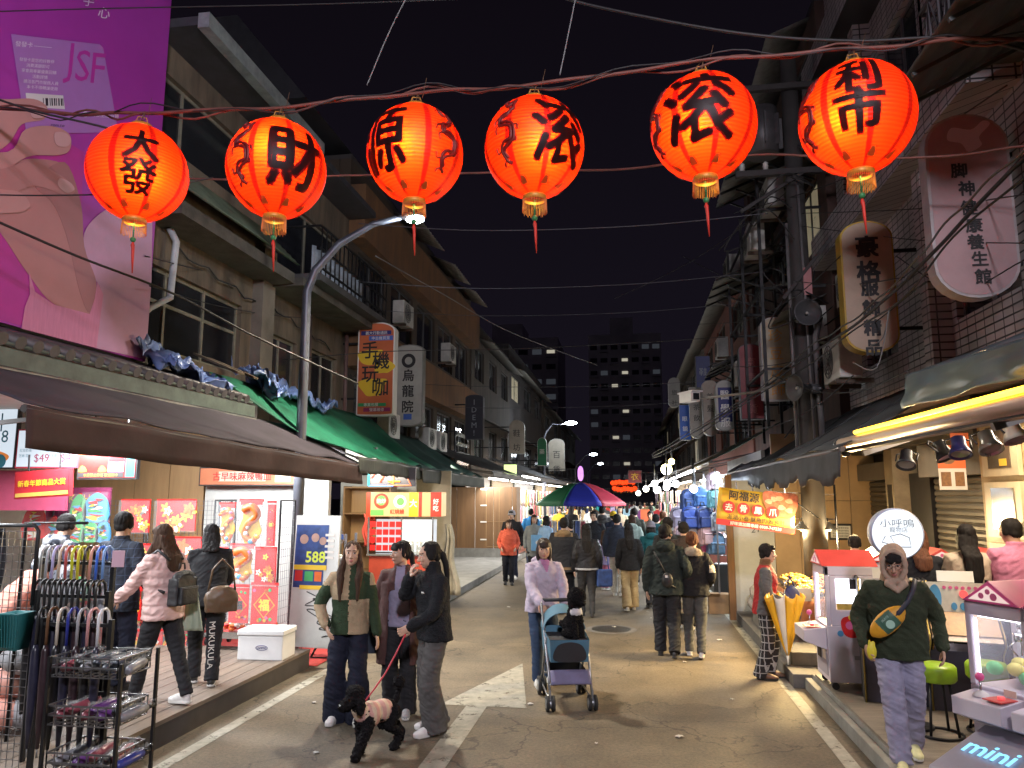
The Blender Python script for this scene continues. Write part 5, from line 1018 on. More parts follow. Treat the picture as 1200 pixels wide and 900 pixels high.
def d3(m, w_, h_):
    m.use(E('blue', (.25, .45, .75), .7)); m.rect(.02*w_, .30*w_, -.32*h_, .5*h_, .004); m.use(E('cyan', (.1, .5, .65), .6)); m.rect(.33*w_, .49*w_, -.48*h_, .5*h_, .004); m.use(E('carred', (.8, .02, .03), .7)); m.poly(spline([(.03*w_, .12*h_), (.1*w_, .25*h_), (.2*w_, .28*h_), (.29*w_, .12*h_), (.28*w_, .02*h_), (.05*w_, .02*h_)]), .006)
    m.use(E('gold', (0, 0, 0), 0)); m.text('最高 5000元', -.25*w_, .32*h_, .10*w_, .006)
    for x in (-.43, -.08): m.poly(spline([(w_*(x-.07), -.3*h_), (w_*(x-.02), -.12*h_), (w_*(x+.05), -.18*h_), (w_*(x+.07), -.3*h_)]), .005)
    m.use(K); m.rect(-.5*w_, .3*w_, -.49*h_, -.34*h_, .004); m.use(E('gold', (0, 0, 0), 0)); m.text('本店禁止賒帳 歡迎刷卡', -.1*w_, -.415*h_, .06*w_, .006)
screen('red and blue lottery poster screen hung under the brown awning', 95, 161, 524, 560, 8.4, scr, d3)
t = screen('slanted red banner with yellow characters 新春年節商品大賞 above the goods', 21, 82, 553, 581, 8.2, mat('banner_red', (.45, .02, .03), .5, var=.15), lambda m, w_, h_: (m.use(YL), m.text('新春年節商品大賞', 0, .05*h_, .115*w_, .007, .02), m.use(mat('banner_gold', (.6, .38, .08), .5, var=.1)), m.rect(-.5*w_, .5*w_, -.5*h_, -.34*h_, .005)), mat('banner_red', (0, 0, 0)), 0, 'banner', 'banner', hang=2.6)
t.rotation_euler = (0, -.06, 0)
m = MB(mat('pink_panel', (.62, .10, .20), .5, var=.15)); m.bx(-8.6, -7.25, 8.85, 8.9, 1.9, 2.42); tag(m.build('pink_board', None), 'bright pink panel behind the goods at the far left', 'panel')
m = MB(mat('pink_poster', (.35, .06, .16), .5, var=.4, scale=6)); m.bx(-7.9, -6.95, 9.3, 9.33, 1.7, 2.2); m.use(YL); m.at(CF(9.295)); m.text('PIKCHA', -7.4, 2.05, .16, .006); m.build('wall_poster'); tag(bpy.data.objects['wall_poster'], 'dark pink poster with gold capitals behind the man in camouflage', 'poster')
# festive goods
film = glass('clear_film', (.9, .93, .95), .10, .08)
fr = mat('festive_red', (.62, .012, .012), .45, var=.25, scale=14); fg = mat('festive_gold', (.75, .42, .05), .35, .35, var=.3, scale=30); fo = mat('festive_orange', (.70, .14, .02), .45, var=.25, scale=12); fp = mat('festive_pink', (.65, .12, .28), .5, var=.2); fb = mat('festive_blue', (.08, .30, .55), .5, var=.2); fwh = mat('festive_white', (.7, .66, .6), .5, var=.2); fgr = mat('festive_green', (.05, .35, .10), .5, var=.2)
def goods(style, px0, px1, pt, pb, y, label, seed, group='festive decorations hung on the racks'):
    a, b = atY(px0, (pt+pb)/2, y), atY(px1, (pt+pb)/2, y); zt, zb = atY((px0+px1)/2, pt, y).z, atY((px0+px1)/2, pb, y).z; w_, h_ = b.x-a.x, zt-zb; r = random.Random(seed)
    t = thing('festive_decoration', label, 'decoration', ((a.x+b.x)/2, y, (zt+zb)/2), 0, group); T = frame((0, 0, 0), (1, 0, 0), (0, 0, 1)); m = MB(); m.at(T)
    if style == 'dragon':
        m.use(fg); m.poly(spline([(w_*.43*cos(a)*(1+.16*cos(5*a+seed)), -.02*h_+h_*.42*sin(a)*(1+.12*sin(6*a+seed))) for a in [2*pi*k/24 for k in range(24)]], 2), .010); m.use(fo); P = spline([(-.3*w_, .32*h_), (.05*w_, .38*h_), (.25*w_, .2*h_), (-.1*w_, .02*h_), (-.25*w_, -.2*h_), (.1*w_, -.35*h_), (.3*w_, -.2*h_)], 5, False); n = len(P)
        m.at(None); m.tube([(x, -.008, z) for x, z in P], [.19*w_*(1-.5*i/n) for i in range(n)], 10); m.use(fg); m.tube([(x, -.022, z) for x, z in P], [.08*w_*(1-.5*i/n) for i in range(n)], 8)
        for i, c in enumerate((fb, fp, fwh, fb, fo, fp, fg, fwh, fg, fo)): m.use(c); q = P[(i*7+3) % n]; m.sph((q[0]+r.uniform(-.1, .1)*w_, -.03, q[1]+r.uniform(-.05, .05)*h_), (.12*w_, .02, .10*w_), 10, 7)
        m.use(fr); m.at(T); m.rect(-.46*w_, .46*w_, .43*h_, .5*h_, .006)
    elif style == 'fu':
        m.use(fr); m.rect(-.48*w_, .48*w_, -.5*h_, .48*h_, .006); m.use(fg); s_ = min(w_, h_)*.36
        m.lift(.007, lambda: m.poly([(0, s_*1.25), (s_*1.1, .1*h_*0), (0, -s_*1.25), (-s_*1.1, 0)], .004)); m.use(fr); m.lift(.012, lambda: m.poly([(0, s_*1.1), (s_*.96, 0), (0, -s_*1.1), (-s_*.96, 0)], .003)); m.use(K if seed % 2 else YL); m.text('福', 0, 0, s_*1.15, .018, .05)
        for i in range(9): m.use((fgr, fg, fo, fp)[i % 4]); m.disc(r.uniform(-.4, .4)*w_, r.choice((-.36, .34))*h_+r.uniform(-.05, .05)*h_, .06*w_, .005, .008, 9)
    elif style == 'flower':
        m.use(fr); m.rect(-.5*w_, .5*w_, -.5*h_, .5*h_, .006)
        for i in range(15):
            m.use((fg, YL, fg, fwh, fo)[i % 5]); cx, cy, rr = r.uniform(-.36, .36)*w_, r.uniform(-.38, .34)*h_, r.uniform(.07, .14)*w_
            m.lift(.006+.0022*i, lambda: m.poly(spline([(cx+rr*(1+.35*cos(5*a))*cos(a), cy+rr*(1+.35*cos(5*a))*sin(a)) for a in [2*pi*k/20 for k in range(20)]], 2), .002)); m.use(fo); m.disc(cx, cy, rr*.3, .002, .0085+.0022*i, 8)
    elif style == 'pack':
        m.use((fb, fgr, fr, fo)[seed % 4]); m.poly(spline([(-.5*w_, -.5*h_), (-.45*w_, .2*h_), (-.1*w_, .5*h_), (.1*w_, .5*h_), (.45*w_, .2*h_), (.5*w_, -.5*h_)], 3), .02)
        for i in range(7): m.use((fwh, YL, fr, fb, fgr)[(i+seed) % 5]); m.lift(.021+.002*i, lambda: m.poly(spline([(r.uniform(-.3, .3)*w_+.13*w_*cos(a)*(1+.4*cos(3*a)), -.1*h_+r.uniform(-.0, .0)+(i-3)*.1*h_+.1*h_*sin(a)) for a in [2*pi*k/7 for k in range(7)]], 2), .002))
    m.at(T); m.build('motif', t)
    f = MB(film); f.at(None); f.sheet(lambda u, v: ((u-.5)*w_*1.06, -.05-.015*noise.noise(V((u*5+seed, v*5, 0))), (v-.5)*h_*1.08), 8, 8); f.build('film', t)
    h = MB(fr); h.bx(-.5*w_, .5*w_, -.02, .0, .5*h_, .5*h_+.035) if style != 'pack' else h.bx(-.1*w_, .1*w_, -.005, .0, .5*h_, .56*h_); h.build('header', t); return t
def rack(label, px0, px1, y, z1=2.03, z0=.22, depth=.45, side=True):
    a, b = atY(px0, 600, y).x, atY(px1, 600, y).x; t = thing('display_rack', label, 'rack', ((a+b)/2, y, z0), 0, 'wire racks in the festive goods shop'); w_ = (b-a)/2; h_ = z1-z0; m = MB(blkp)
    for x in (-w_, w_): m.tube([(x, .04, .05), (x, .04, h_)], .014, 8); m.tube([(x, depth, .05), (x, depth, h_)], .014, 8); m.bar((x, 0, .1), (x, depth, .1), .025); m.bar((x, .04, h_), (x, depth, h_), .02)
    m.build('frame', t); g_ = MB(steel)
    n = max(6, int(2*w_/.06))
    for i in range(n+1): x = -w_+2*w_*i/n; g_.bar((x, .06, .3), (x, .06, h_), .004)
    for i in range(int((h_-.3)/.06)+1): g_.bar((-w_, .06, .3+.06*i), (w_, .06, .3+.06*i), .004)
    for i in range(8): y_ = .06+depth*i/8; g_.bar((w_, y_, .3), (w_, y_, h_), .004)
    for i in range(int((h_-.3)/.09)+1): g_.bar((w_, .06, .3+.09*i), (w_, depth, .3+.09*i), .004)
    g_.build('wire_grid', t); s_ = MB(mat('rack_tray', (.5, .05, .04), .5, var=.2)); s_.bx(-w_, w_, -.05, depth, .16, .2); s_.use(chrome); s_.bx(-w_, w_, -.065, -.05, .14, .22); s_.build('tray', t)
    c = MB(blkp)
    for x in (-w_, w_):
        for y_ in (0.02, depth): c.cyl((x-.015, y_, .04), (x+.015, y_, .04), .04, n=12)
    c.build('caster', t); return t
rack('wire rack of gold dragon and 福 decorations nearest the white foam box', 255, 327, 8.95); rack('wire rack of red bags behind the woman in the pink puffer', 150, 250, 9.15); rack('wire rack of green and blue goods behind the man in camouflage', 60, 146, 9.2)
G_ = [('dragon', 257, 276, 592, 640, 'blue-eyed gold snake decoration at the top left of the dragon rack', 1), ('dragon', 280, 308, 588, 642, 'large gold dragon with pink mane at the top of the dragon rack', 2), ('fu', 313, 323, 590, 640, 'narrow orange strip decoration at the rack edge', 4), ('dragon', 257, 268, 644, 668, 'small gold piece half hidden behind the dark ponytail woman', 13),
 ('dragon', 270, 298, 640, 684, 'curled gold dragon with pink faces in the middle row', 3), ('flower', 299, 324, 644, 684, 'red square with orange blossoms in the middle row', 9), ('fu', 268, 292, 688, 730, 'red 福 decoration in black ink on the lower row', 5), ('fu', 294, 326, 686, 732, 'red 福 decoration in gold ink on the lower row', 6),
 ('flower', 184, 230, 588, 622, 'wide red bag with gold flowers under the plywood wall', 21), ('flower', 142, 176, 588, 624, 'red bag with gold coins above the man in the plaid blazer', 24), ('flower', 150, 178, 640, 672, 'dull red bag in the second row right of the blazer', 27), ('fu', 160, 196, 655, 690, 'red card with yellow characters in the second row', 8), ('flower', 190, 236, 632, 668, 'red bag behind the brown-haired head', 31),
 ('pack', 84, 102, 580, 612, 'green pointed pack hung above the camouflage jacket', 33), ('pack', 100, 128, 578, 610, 'blue pointed pack hung beside the green one', 36), ('pack', 82, 100, 612, 634, 'green pack in the lower row behind the camouflage jacket', 41), ('pack', 98, 116, 612, 634, 'yellow-green pack in the lower row', 45), ('pack', 114, 130, 610, 634, 'pale blue pack in the lower row by the blazer', 48), ('pack', 28, 54, 592, 630, 'red and white pack at the far left', 50), ('pack', 55, 72, 606, 632, 'red pack left of the shaved head', 54)]
ST = ('fu', 'flower', 'dragon', 'pack')
for i in range(26):                                                       # the lower rows of the two left racks
    row, col_ = i//9, i % 9; x0 = 62+col_*21.5+(i*5 % 4); nm = ('top', 'middle', 'bottom')[row]; ws = ('first', 'second', 'third', 'fourth', 'fifth', 'sixth', 'seventh', 'eighth', 'ninth')[col_]
    G_.append((ST[(i*7+row) % 3] if col_ > 3 else ST[(i % 2)*3], x0, x0+18, 676+row*32, 704+row*32, '%s festive pack from the left in the %s of the lower rows' % (ws, nm), 60+i))
for a in G_: goods(a[0], a[1], a[2], a[3], a[4], 8.9 if a[1] > 250 else 9.08, a[5], a[6])
pk = None
for i in range(22):                                                      # small red packets in rows
    x = -6.35+.115*(i % 11); z = 1.02-.36*(i//11)
    if pk is None:
        pk = thing('red_packet', 'small red packet with a gold seal hung in rows on the middle rack', 'packet', (x, 9.02, z), 0, 'small red packets on the middle rack'); m = MB(fr); m.bx(-.048, .048, 0, .02, -.14, .12); m.build('packet', pk, .004); m = MB(fg); m.at(frame((0, -.001, 0), (1, 0, 0), (0, 0, 1))); m.disc(0, .0, .032, .003, 0, 14); m.rect(-.03, .03, .07, .1, .003); m.build('seal', pk)
    else: dup(pk, (x, 9.02, z))
t = thing('tray_of_goods', 'heap of red wrapped sweets on the lowest tray of the dragon rack', 'sweets', (-4.7, 8.98, .44)); m = MB(fr, fwh, fo); r = random.Random(4)
for i in range(60): m.c = i % 3; m.sph((r.uniform(-.3, .3), r.uniform(-.08, .25), .03+r.uniform(0, .05)), (.04, .03, .025), 8, 5, Matrix.Rotation(r.random()*3, 3, 'Z'))
m.build('sweets', t)
t = screen('orange and white food board above the white wall behind the dragon rack', 236, 346, 549, 568, 10.8, mat('board_orange', (.50, .16, .07), .5, var=.2, scale=4), lambda m, w_, h_: (m.use(mat('board_cream', (.6, .5, .38), .5, var=.1)), m.rect(-.3*w_, .2*w_, -.3*h_, .3*h_, .004), m.rect(.3*w_, .46*w_, -.35*h_, .35*h_, .004), m.use(RD), m.text('古早味麻辣鴨血', -.05*w_, 0, .09*w_, .007, .02)), None, 0, 'sign', 'food_board')
# leaning board with posters
t = thing('poster_board', 'white board with blue game posters and black graffiti leaning by the foam box', 'board', (-3.98, 9.22, .22), -.12); t.rotation_euler = (-.06, 0, -.12)
m = MB(wht); m.bx(-.32, .32, -.015, .015, 0, 1.62); m.build('panel', t, .004)
T = frame((0, -.017, 0), (1, 0, 0), (0, 0, 1)); m = MB(mat('poster_blue', (.02, .06, .22), .4, var=.5, scale=12)); m.at(T); m.rect(-.30, .16, .98, 1.50, .003); m.rect(-.30, .12, .72, .965, .003)
m.use(YL); m.rect(-.30, .16, .94, 1.0, .006); m.rect(-.2, .12, .70, .75, .006); m.use(mat('ink_lime', (.65, .75, .08), .4, var=0)); m.text('588', -.0, 1.10, .19, .008, .03); m.use(mat('poster_skin', (.45, .28, .22), .5, var=.3)); m.disc(-.18, 1.32, .06, .004, .003); m.disc(-.02, 1.34, .055, .004, .003); m.disc(.09, 1.3, .05, .004, .003); m.use(fo); m.rect(.0, .1, .80, .92, .005); m.use(fgr); m.rect(-.14, -.02, .80, .92, .005); m.use(RD); m.rect(-.28, -.17, .8, .93, .005); m.use(fwh)
for i in range(5): m.rect(.12, .25, 1.08+.07*i, 1.11+.07*i, .004)
m.build('poster', t); m = MB(K)
def scrawl(m, cx, cz, sc, seed, yy=-.02):
    r = random.Random(seed); P = [(cx+sc*r.uniform(-.5, .5), cz+sc*(.5-i/9)+sc*r.uniform(-.12, .12)) for i in range(10)]; m.tube([(x, yy, z) for x, z in spline(P, 5, False)], .006, 4)
m.at(None); scrawl(m, .0, .52, .26, 1); scrawl(m, .2, .45, .4, 6); scrawl(m, .22, .25, .24, 9); scrawl(m, .24, .75, .2, 12); m.build('graffiti', t)
t = thing('foam_box', 'white foam box with a small oval blue mark at the corner of the wooden platform', 'box', (-4.26, 8.62, .22), .05); m = MB(mat('foam_white', (.74, .75, .75), .75, var=.08, bump=.2, bscale=150)); m.bx(-.27, .27, -.19, .19, 0, .27); m.build('body', t, .012); m = MB(mat('foam_white', (0, 0, 0))); m.bx(-.28, .28, -.2, .2, .275, .335); m.build('lid', t, .012)
m = MB(NV); m.at(frame((0.02, -.191, .14), (1, 0, 0), (0, 0, 1))); m.tube([(.07*cos(a), .026*sin(a), .002) for a in [2*pi*i/24 for i in range(25)]], .003, 4, False); m.text('LAMMO', 0, 0, .032, .003, .02); m.build('mark', t)
# shelf with blue boxes and fan behind the women, black folding stand
t = thing('metal_shelf', 'metal shelf of kitchen goods behind the three women', 'shelf', (-4.35, 10.55, 0), 0); m = MB(steel)
for x in (-.35, .35):
    for y in (-.2, .2): m.bar((x, y, 0), (x, y, 1.55), .03)
m.build('frame', t); m = MB(mat('shelf_board', (.35, .35, .34), .5, .3, var=.3))
for z in (.35, .8, 1.2): m.bx(-.37, .37, -.22, .22, z, z+.025)
m.build('shelf', t)
for i, (x, z, w_, h_, c, lb) in enumerate(((-.1, 1.235, .3, .2, (.05, .30, .55), 'bright blue carton on the metal shelf'), (.2, .835, .28, .2, (.10, .11, .12), 'dark appliance box on the middle shelf'), (-.15, .835, .26, .16, (.32, .32, .33), 'grey metal tin on the middle shelf'), (.05, .385, .4, .22, (.35, .04, .05), 'red tub on the lowest shelf'))):
    t = thing('carton', lb, 'box', (-4.35+x, 10.5, z)); MB(mat('carton%d' % i, c, .5, var=.3, scale=8)).bx(-w_/2, w_/2, -.15, .15, 0, h_).build('body', t, .008); m = MB(wht); m.at(frame((0, -.151, h_/2), (1, 0, 0), (0, 0, 1))); m.rect(-w_*.3, w_*.3, -.03, .03, .003); m.build('stripe', t)
t = thing('desk_fan', 'small blue desk fan on top of the metal shelf', 'fan', (-4.2, 10.45, 1.225)); m = MB(mat('fan_blue', (.04, .12, .4), .35, var=.2)); ax = Matrix.Rotation(pi/2, 3, 'X'); m.lathe([(0, -.02), (.05, -.02), (.05, .03), (0, .03)], (0, 0, .28), 16, ax)
for k in range(4): a = k*pi/2; m.box((.07*cos(a), 0, .28+.07*sin(a)), (.12, .012, .07), Matrix.Rotation(-a, 3, 'Y') @ Matrix.Rotation(.4, 3, 'X'))
m.build('blade', t); m = MB(steel)
for r_ in (.15, .12, .09): m.tube([(r_*cos(a), -.05, .28+r_*sin(a)) for a in [2*pi*i/24 for i in range(25)]], .004, 4, False)
for k in range(12): a = k*pi/6; m.bar((0, -.055, .28), (.15*cos(a), -.05, .28+.15*sin(a)), .003)
m.build('guard', t); m = MB(wht); m.cyl((0, .03, 0), (0, .03, .28), .02); m.cyl((0, 0, 0), (0, 0, .03), .1, n=18); m.build('stand', t)
t = thing('folding_stand', 'black folding stand beside the red mat', 'stand', (-3.95, 9.75, .012)); m = MB(blkp); m.bar((-.2, -.12, 0), (.14, .12, .75), .022); m.bar((.2, -.12, 0), (-.14, .12, .75), .022); m.bar((-.2, -.12, 0), (.2, -.12, 0), .022); m.build('legs', t); m = MB(ply); m.bx(-.25, .22, -.1, .16, .75, .78); m.build('top', t)
# plywood shelving and snack cart
t = thing('plywood_shelves', 'tall empty plywood shelving behind the lit snack cart', 'shelves', (-4.95, 14.2, .15)); m = MB(ply); m.bx(-.55, .35, .28, .3, 0, 2.12); m.build('back_panel', t); m = MB(mat('ply_edge', (.22, .13, .06), .6, var=.3))
for z in (.5, 1.05, 1.58, 2.08): m.bx(-.55, .35, -.1, .279, z, z+.025)
m.bx(-.58, -.55, -.1, .3, 0, 2.12); m.bx(.35, .38, -.1, .3, 0, 2.12); m.build('shelf', t)
m = MB(wht); m.bx(-5.9, -4.3, 14.9, 14.95, .15, 2.5); m.use(mat('paint_cream', (.55, .48, .34), .6, var=.2)); m.bx(-4.5, -3.72, 15.5, 15.55, .15, 2.6); tag(m.build('stall_partition'), 'pale cream partition behind the snack cart', 'partition')
C_ = thing('snack_cart', 'red snack cart with a lit picture sign and glass case behind the three women', 'cart', (-4.13, 13.75, .15), .04)
m = MB(mat('cart_red', (.45, .06, .03), .5, var=.25)); m.bx(-.62, .55, -.3, .3, .12, .85); m.build('body', C_, .01); m = MB(chrome); m.bx(-.66, .58, -.33, .33, .855, .885)
for x in (-.64, -.02, .56): m.bar((x, -.31, .885), (x, -.31, 1.55), .025)
m.build('counter', C_); m = MB(E('cartsign', (.80, .52, .22), 1.1)); m.bx(-.68, .72, -.34, .1, 1.56, 2.0); m.build('lightbox', C_, .01)
m = MB(); m.at(frame((0, -.342, 1.78), (1, 0, 0), (0, 0, 1))); m.use(E('cartred', (.75, .06, .02), .7)); m.rect(-.68, -.6, -.22, .22, .003); m.disc(-.4, .06, .14, .004); m.rect(.30, .36, -.22, .22, .003); m.rect(.52, .72, -.22, .22, .003); m.use(E('cartgreen', (.2, .55, .12), .8)); m.disc(-.4, .07, .09, .006); m.rect(-.6, -.35, -.2, -.1, .003); m.use(E('carty', (.95, .62, .02), 1.0)); m.rect(.12, .29, -.22, .22, .0035); m.use(E('cartw', (.95, .9, .8), 1.2)); m.text('大', .2, .02, .15, .007, .03); m.text('熱炒', -.4, .06, .09, .009, .02); m.text('好吃', .62, .05, .11, .006, .03, 1, .12); m.disc(-.05, .05, .12, .005); m.use(E('cartred', (0, 0, 0), 0)); m.text('紅燒鰻', -.1, -.13, .09, .006, .03); m.use(E('cartgreen', (0, 0, 0), 0)); m.disc(-.04, .05, .07, .008); m.build('sign_print', C_)
m = MB(fr); 
for j in range(4):
    for i in range(5): m.bx(-.6+.12*i, -.5+.12*i, -.335, -.32, .95+.14*j, 1.05+.14*j)
m.build('price_tags', C_); m = MB(glass('case_glass', (.8, .9, .92), .2)); m.bx(0.0, .55, -.32, -.315, .89, 1.5); m.build('glass_pane', C_); m = MB(E('casewhite', (.85, .93, 1), .8)); m.bx(-.6, .55, .05, .08, .9, 1.5); m.build('back_light', C_)
m = MB(chrome)
for x in (.1, .26, .42): m.cyl((x, -.05, .885), (x, -.05, 1.1), .06, n=14)
m.build('steel_pot', C_); tag(MB(mat('apron', (.5, .06, .04), .8, var=.3)).sheet(lambda u, v: (-4.93+.2*u+.03*sin(v*9), 13.62+.04*sin(u*12), 1.75-.6*v), 10, 10, .01).build('cloth'), 'red and yellow cloth hanging at the left end of the snack cart', 'cloth')
tag(MB(mat('linen', (.42, .38, .28), .8, var=.3)).sheet(lambda u, v: (-3.5+.3*u*(.4+v*.6)+.03*sin(v*9), 14.1+.05*sin(u*14), 1.55-1.3*v), 14, 14, .01).build('cloth'), 'pale cloth draped on a hook right of the snack cart', 'cloth')
# neon sign under the green awning
t = thing('neon_sign', 'neon sign with rainbow frame and orange strokes under the green awning', 'sign', tuple(px(455, 559, 13.2)), .1); m = MB(mat('neon_back', (.03, .03, .04), .3, var=0)); m.bx(-.35, .5, .0, .05, -.17, .17); m.build('back_panel', t)
for nm, c, P in (('red', (1, .12, .03), [(.0, -.15), (.42, -.15), (.26, .17)]), ('orange', (1, .4, .03), [(.02, .1), (.2, .1), (.04, .02), (.22, .02), (.1, .12), (.1, -.12), (.0, -.08), (.22, -.08)]), ('blue', (.1, .25, 1), [(-.35, -.16), (.0, -.16), (.1, -.16)]), ('cyan', (.05, .8, .9), [(-.35, -.16), (-.35, .16), (-.2, .16), (.05, .16)]), ('violet', (.6, .1, 1), [(.05, .16), (.2, .18), (.22, .24)]), ('crimson', (1, .08, .05), [(-.3, -.02), (-.22, .1)]), ('scarlet', (1, .1, .03), [(-.14, -.1), (-.05, .08)])):
    m = MB(E('neon_'+nm, c, 3.0)); m.tube([(x, -.03, z) for x, z in P], .014, 6); m.build('neon_tube', t)
# plywood hoarding further along
t = thing('plywood_hoarding', 'tall brown plywood hoarding with white hinges closing a stall on the left', 'hoarding', (-4.85, 23.9, .15)); m = MB(mat('ply_dark', (.20, .105, .045), .55, var=.35, scale=2, stretch=(3, 3, .3)))
for i in range(4): m.bx(-1.27+.6*i, -.685+.6*i, -.02, .02, .28, 2.2)
m.bx(1.135, 1.27, -.02, .75, .28, 2.2); m.build('panel', t); m = MB(mat('seam_tan', (.33, .2, .09), .6, var=.2)); m.bx(.28, .30, -.028, -.021, .35, 2.15); m.bx(.7, .715, -.028, -.021, .3, 2.15); m.bx(.3, 1.13, -.028, -.021, .32, .34); m.bx(.3, 1.13, -.028, -.021, 1.1, 1.115); m.build('batten', t); m = MB(WH)
for z in (2.13, 1.62, 1.1, .55): m.bx(.1, .3, -.035, -.02, z-.02, z+.02)
m.build('hinge', t); m = MB(conc); m.bx(-1.27, 1.27, -.03, .05, 0, .278); m.build('base', t)
# ------------------------------------------------------------------ umbrella rack, near left
t = thing('umbrella_rack', 'tiered black iron umbrella rack at the near left edge', 'rack', (-3.93, 5.05, 0)); m = MB(mat('iron_black', (0, 0, 0)))
def up_(x, y): return V((x+4.2, y-5.05, 0))
tiers = [(-4.72, -4.12, 5.25, 1.63), (-4.60, -4.02, 5.08, 1.41), (-4.40, -3.86, 4.92, 1.24)]
for x0, x1, y, z in tiers:
    a, b = up_(x0, y), up_(x1, y)
    for q in (a, b): m.bar((q.x, q.y, .22 if q.x < -.05 else 0), (q.x, q.y, z), .03)
    for zz in (z-.04, .75): m.bar((a.x, a.y, zz), (b.x, b.y, zz), .022)
for s_ in (0, 1):
    for zz in (.5, 1.2): m.bar(up_(tiers[0][s_], 5.25)+V((0, 0, zz)), up_(tiers[2][s_], 4.92)+V((0, 0, zz)), .02)
m.build('frame', t)
for k, z in enumerate((.92, .62, .33)):
    b = MB(steel); x0, x1, y0, y1 = .12, .62, -.42, -.08; x0 += .02*k
    for i in range(9): x = x0+(x1-x0)*i/8; b.bar((x, y0, z), (x, y1, z), .006); b.bar((x, y0, z), (x, y0, z+.12), .006); b.bar((x, y1, z), (x, y1, z+.12), .006)
    for i in range(6): y = y0+(y1-y0)*i/5; b.bar((x0, y, z), (x1, y, z), .006); b.bar((x1, y, z), (x1, y, z+.12), .006); b.bar((x0, y, z), (x0, y, z+.12), .006)
    for zz in (z+.06, z+.12): b.bar((x0, y0, zz), (x1, y0, zz), .01); b.bar((x0, y1, zz), (x1, y1, zz), .01); b.bar((x0, y0, zz), (x0, y1, zz), .01); b.bar((x1, y0, zz), (x1, y1, zz), .01)
    b.build('basket', t)
m = MB(mat('iron_black', (0, 0, 0))); m.bar((.14, -.44, 0), (.14, -.44, 1.05), .02); m.bar((.66, -.44, 0), (.66, -.44, 1.02), .02); m.bar((.66, -.06, 0), (.66, -.06, 1.05), .02); m.build('stay', t)
def cane(label, x, y, z, hc, cc, group, L=.92, first=[None], tilt=0.):
    if first[0] is None:
        u = thing('cane_umbrella', label, 'umbrella', (x, y, z), 0, group); m = MB(mat('handle_base', (.5, .5, .5), .3, var=.1)); m.tube([(0, .07, -.06), (0, .07, -.02), (0, .06, .02), (0, .03, .045), (0, -.005, .04), (0, -.03, .01), (0, -.035, -.03), (0, -.035, -.2)], .0105, 8); m.build('handle', u)
        m = MB(mat('canopy_base', (.5, .5, .5), .4, var=.3, scale=12, stretch=(8, 8, .6))); m.tube([(0, -.035, -.2), (0, -.035, -.24), (.004, -.035, -.45), (0, -.035, -.7), (0, -.035, -L+.04)], [.014, .026, .032, .024, .012], 10); m.build('canopy', u); m = MB(steel); m.tube([(0, -.035, -L+.04), (0, -.035, -L-.02)], .005, 6); m.build('tip', u); first[0] = u; src = u
        for sl in [c for c in u.children]:
            pass
        for c in u.children:
            nm = c.material_slots[0].material.name
            if nm in ('handle_base', 'canopy_base'): c.material_slots[0].link = 'OBJECT'; c.material_slots[0].material = hc if nm == 'handle_base' else cc
        u.rotation_euler = (0, tilt, 0); return u
    u = first[0].copy(); COL.objects.link(u); u.location = (x, y, z); u['label'] = label; u['group'] = group; u.rotation_euler = (0, tilt, 0)
    for ch in first[0].children:
        c = ch.copy(); COL.objects.link(c); c.parent = u; k = c.name.split('.')[0]
        if k in ('handle', 'canopy'): c.material_slots[0].link = 'OBJECT'; c.material_slots[0].material = hc if k == 'handle' else cc
    return u
HC = [('white', (.7, .7, .7)), ('grey', (.35, .36, .38)), ('pale violet', (.40, .36, .60)), ('beige', (.55, .45, .35)), ('red', (.45, .08, .08)), ('yellow green', (.50, .52, .03)), ('lemon yellow', (.62, .55, .04)), ('black', (.02, .02, .02)), ('peach pink', (.65, .30, .22)), ('bright blue', (.06, .16, .60)), ('sky blue', (.18, .33, .65))]
clr = mat('clear_canopy', (.6, .62, .66), .25, var=.3, scale=10, alpha=.55)
for i, (n_, c) in enumerate(HC): cane('cane umbrella with a %s handle in the top row of the iron rack' % n_, -4.41+.052*i, 5.22, 1.67, mat('handle_'+n_.replace(' ', '_'), c, .3, var=.08), clr, 'coloured cane umbrellas in the top row', tilt=.03*sin(i))
dkc = [mat('canopy_dark%d' % i, c, .35, var=.4, scale=14) for i, c in enumerate(((.015, .015, .018), (.02, .02, .04), (.03, .015, .02)))]; bh = mat('handle_black', (.02, .02, .02), .25, var=.1)
for i in range(12): cane('black-handled umbrella in the crowded second row of the iron rack', -4.30+.045*i, 5.05, 1.44, bh, dkc[i % 3], 'black umbrellas in the second row', tilt=.02*cos(i*2))
for i, (n_, c) in enumerate((('black', (.02, .02, .02)), ('brown', (.12, .06, .03)), ('cream', (.55, .5, .42)), ('navy', (.02, .03, .22)), ('grey', (.3, .3, .32)), ('rose', (.5, .25, .25)), ('pearl', (.6, .6, .62)))): cane('umbrella with a %s handle in the lowest row of the iron rack' % n_, -4.11+.078*i, 4.89, 1.27, mat('handle3_'+n_, c, .3, var=.08), dkc[(i+1) % 3], 'umbrellas in the lowest hanging row')
fu = None; r = random.Random(9); FC = [(.03, .04, .22), (.10, .03, .16), (.02, .02, .025), (.22, .05, .07), (.05, .06, .08), (.20, .20, .22)]
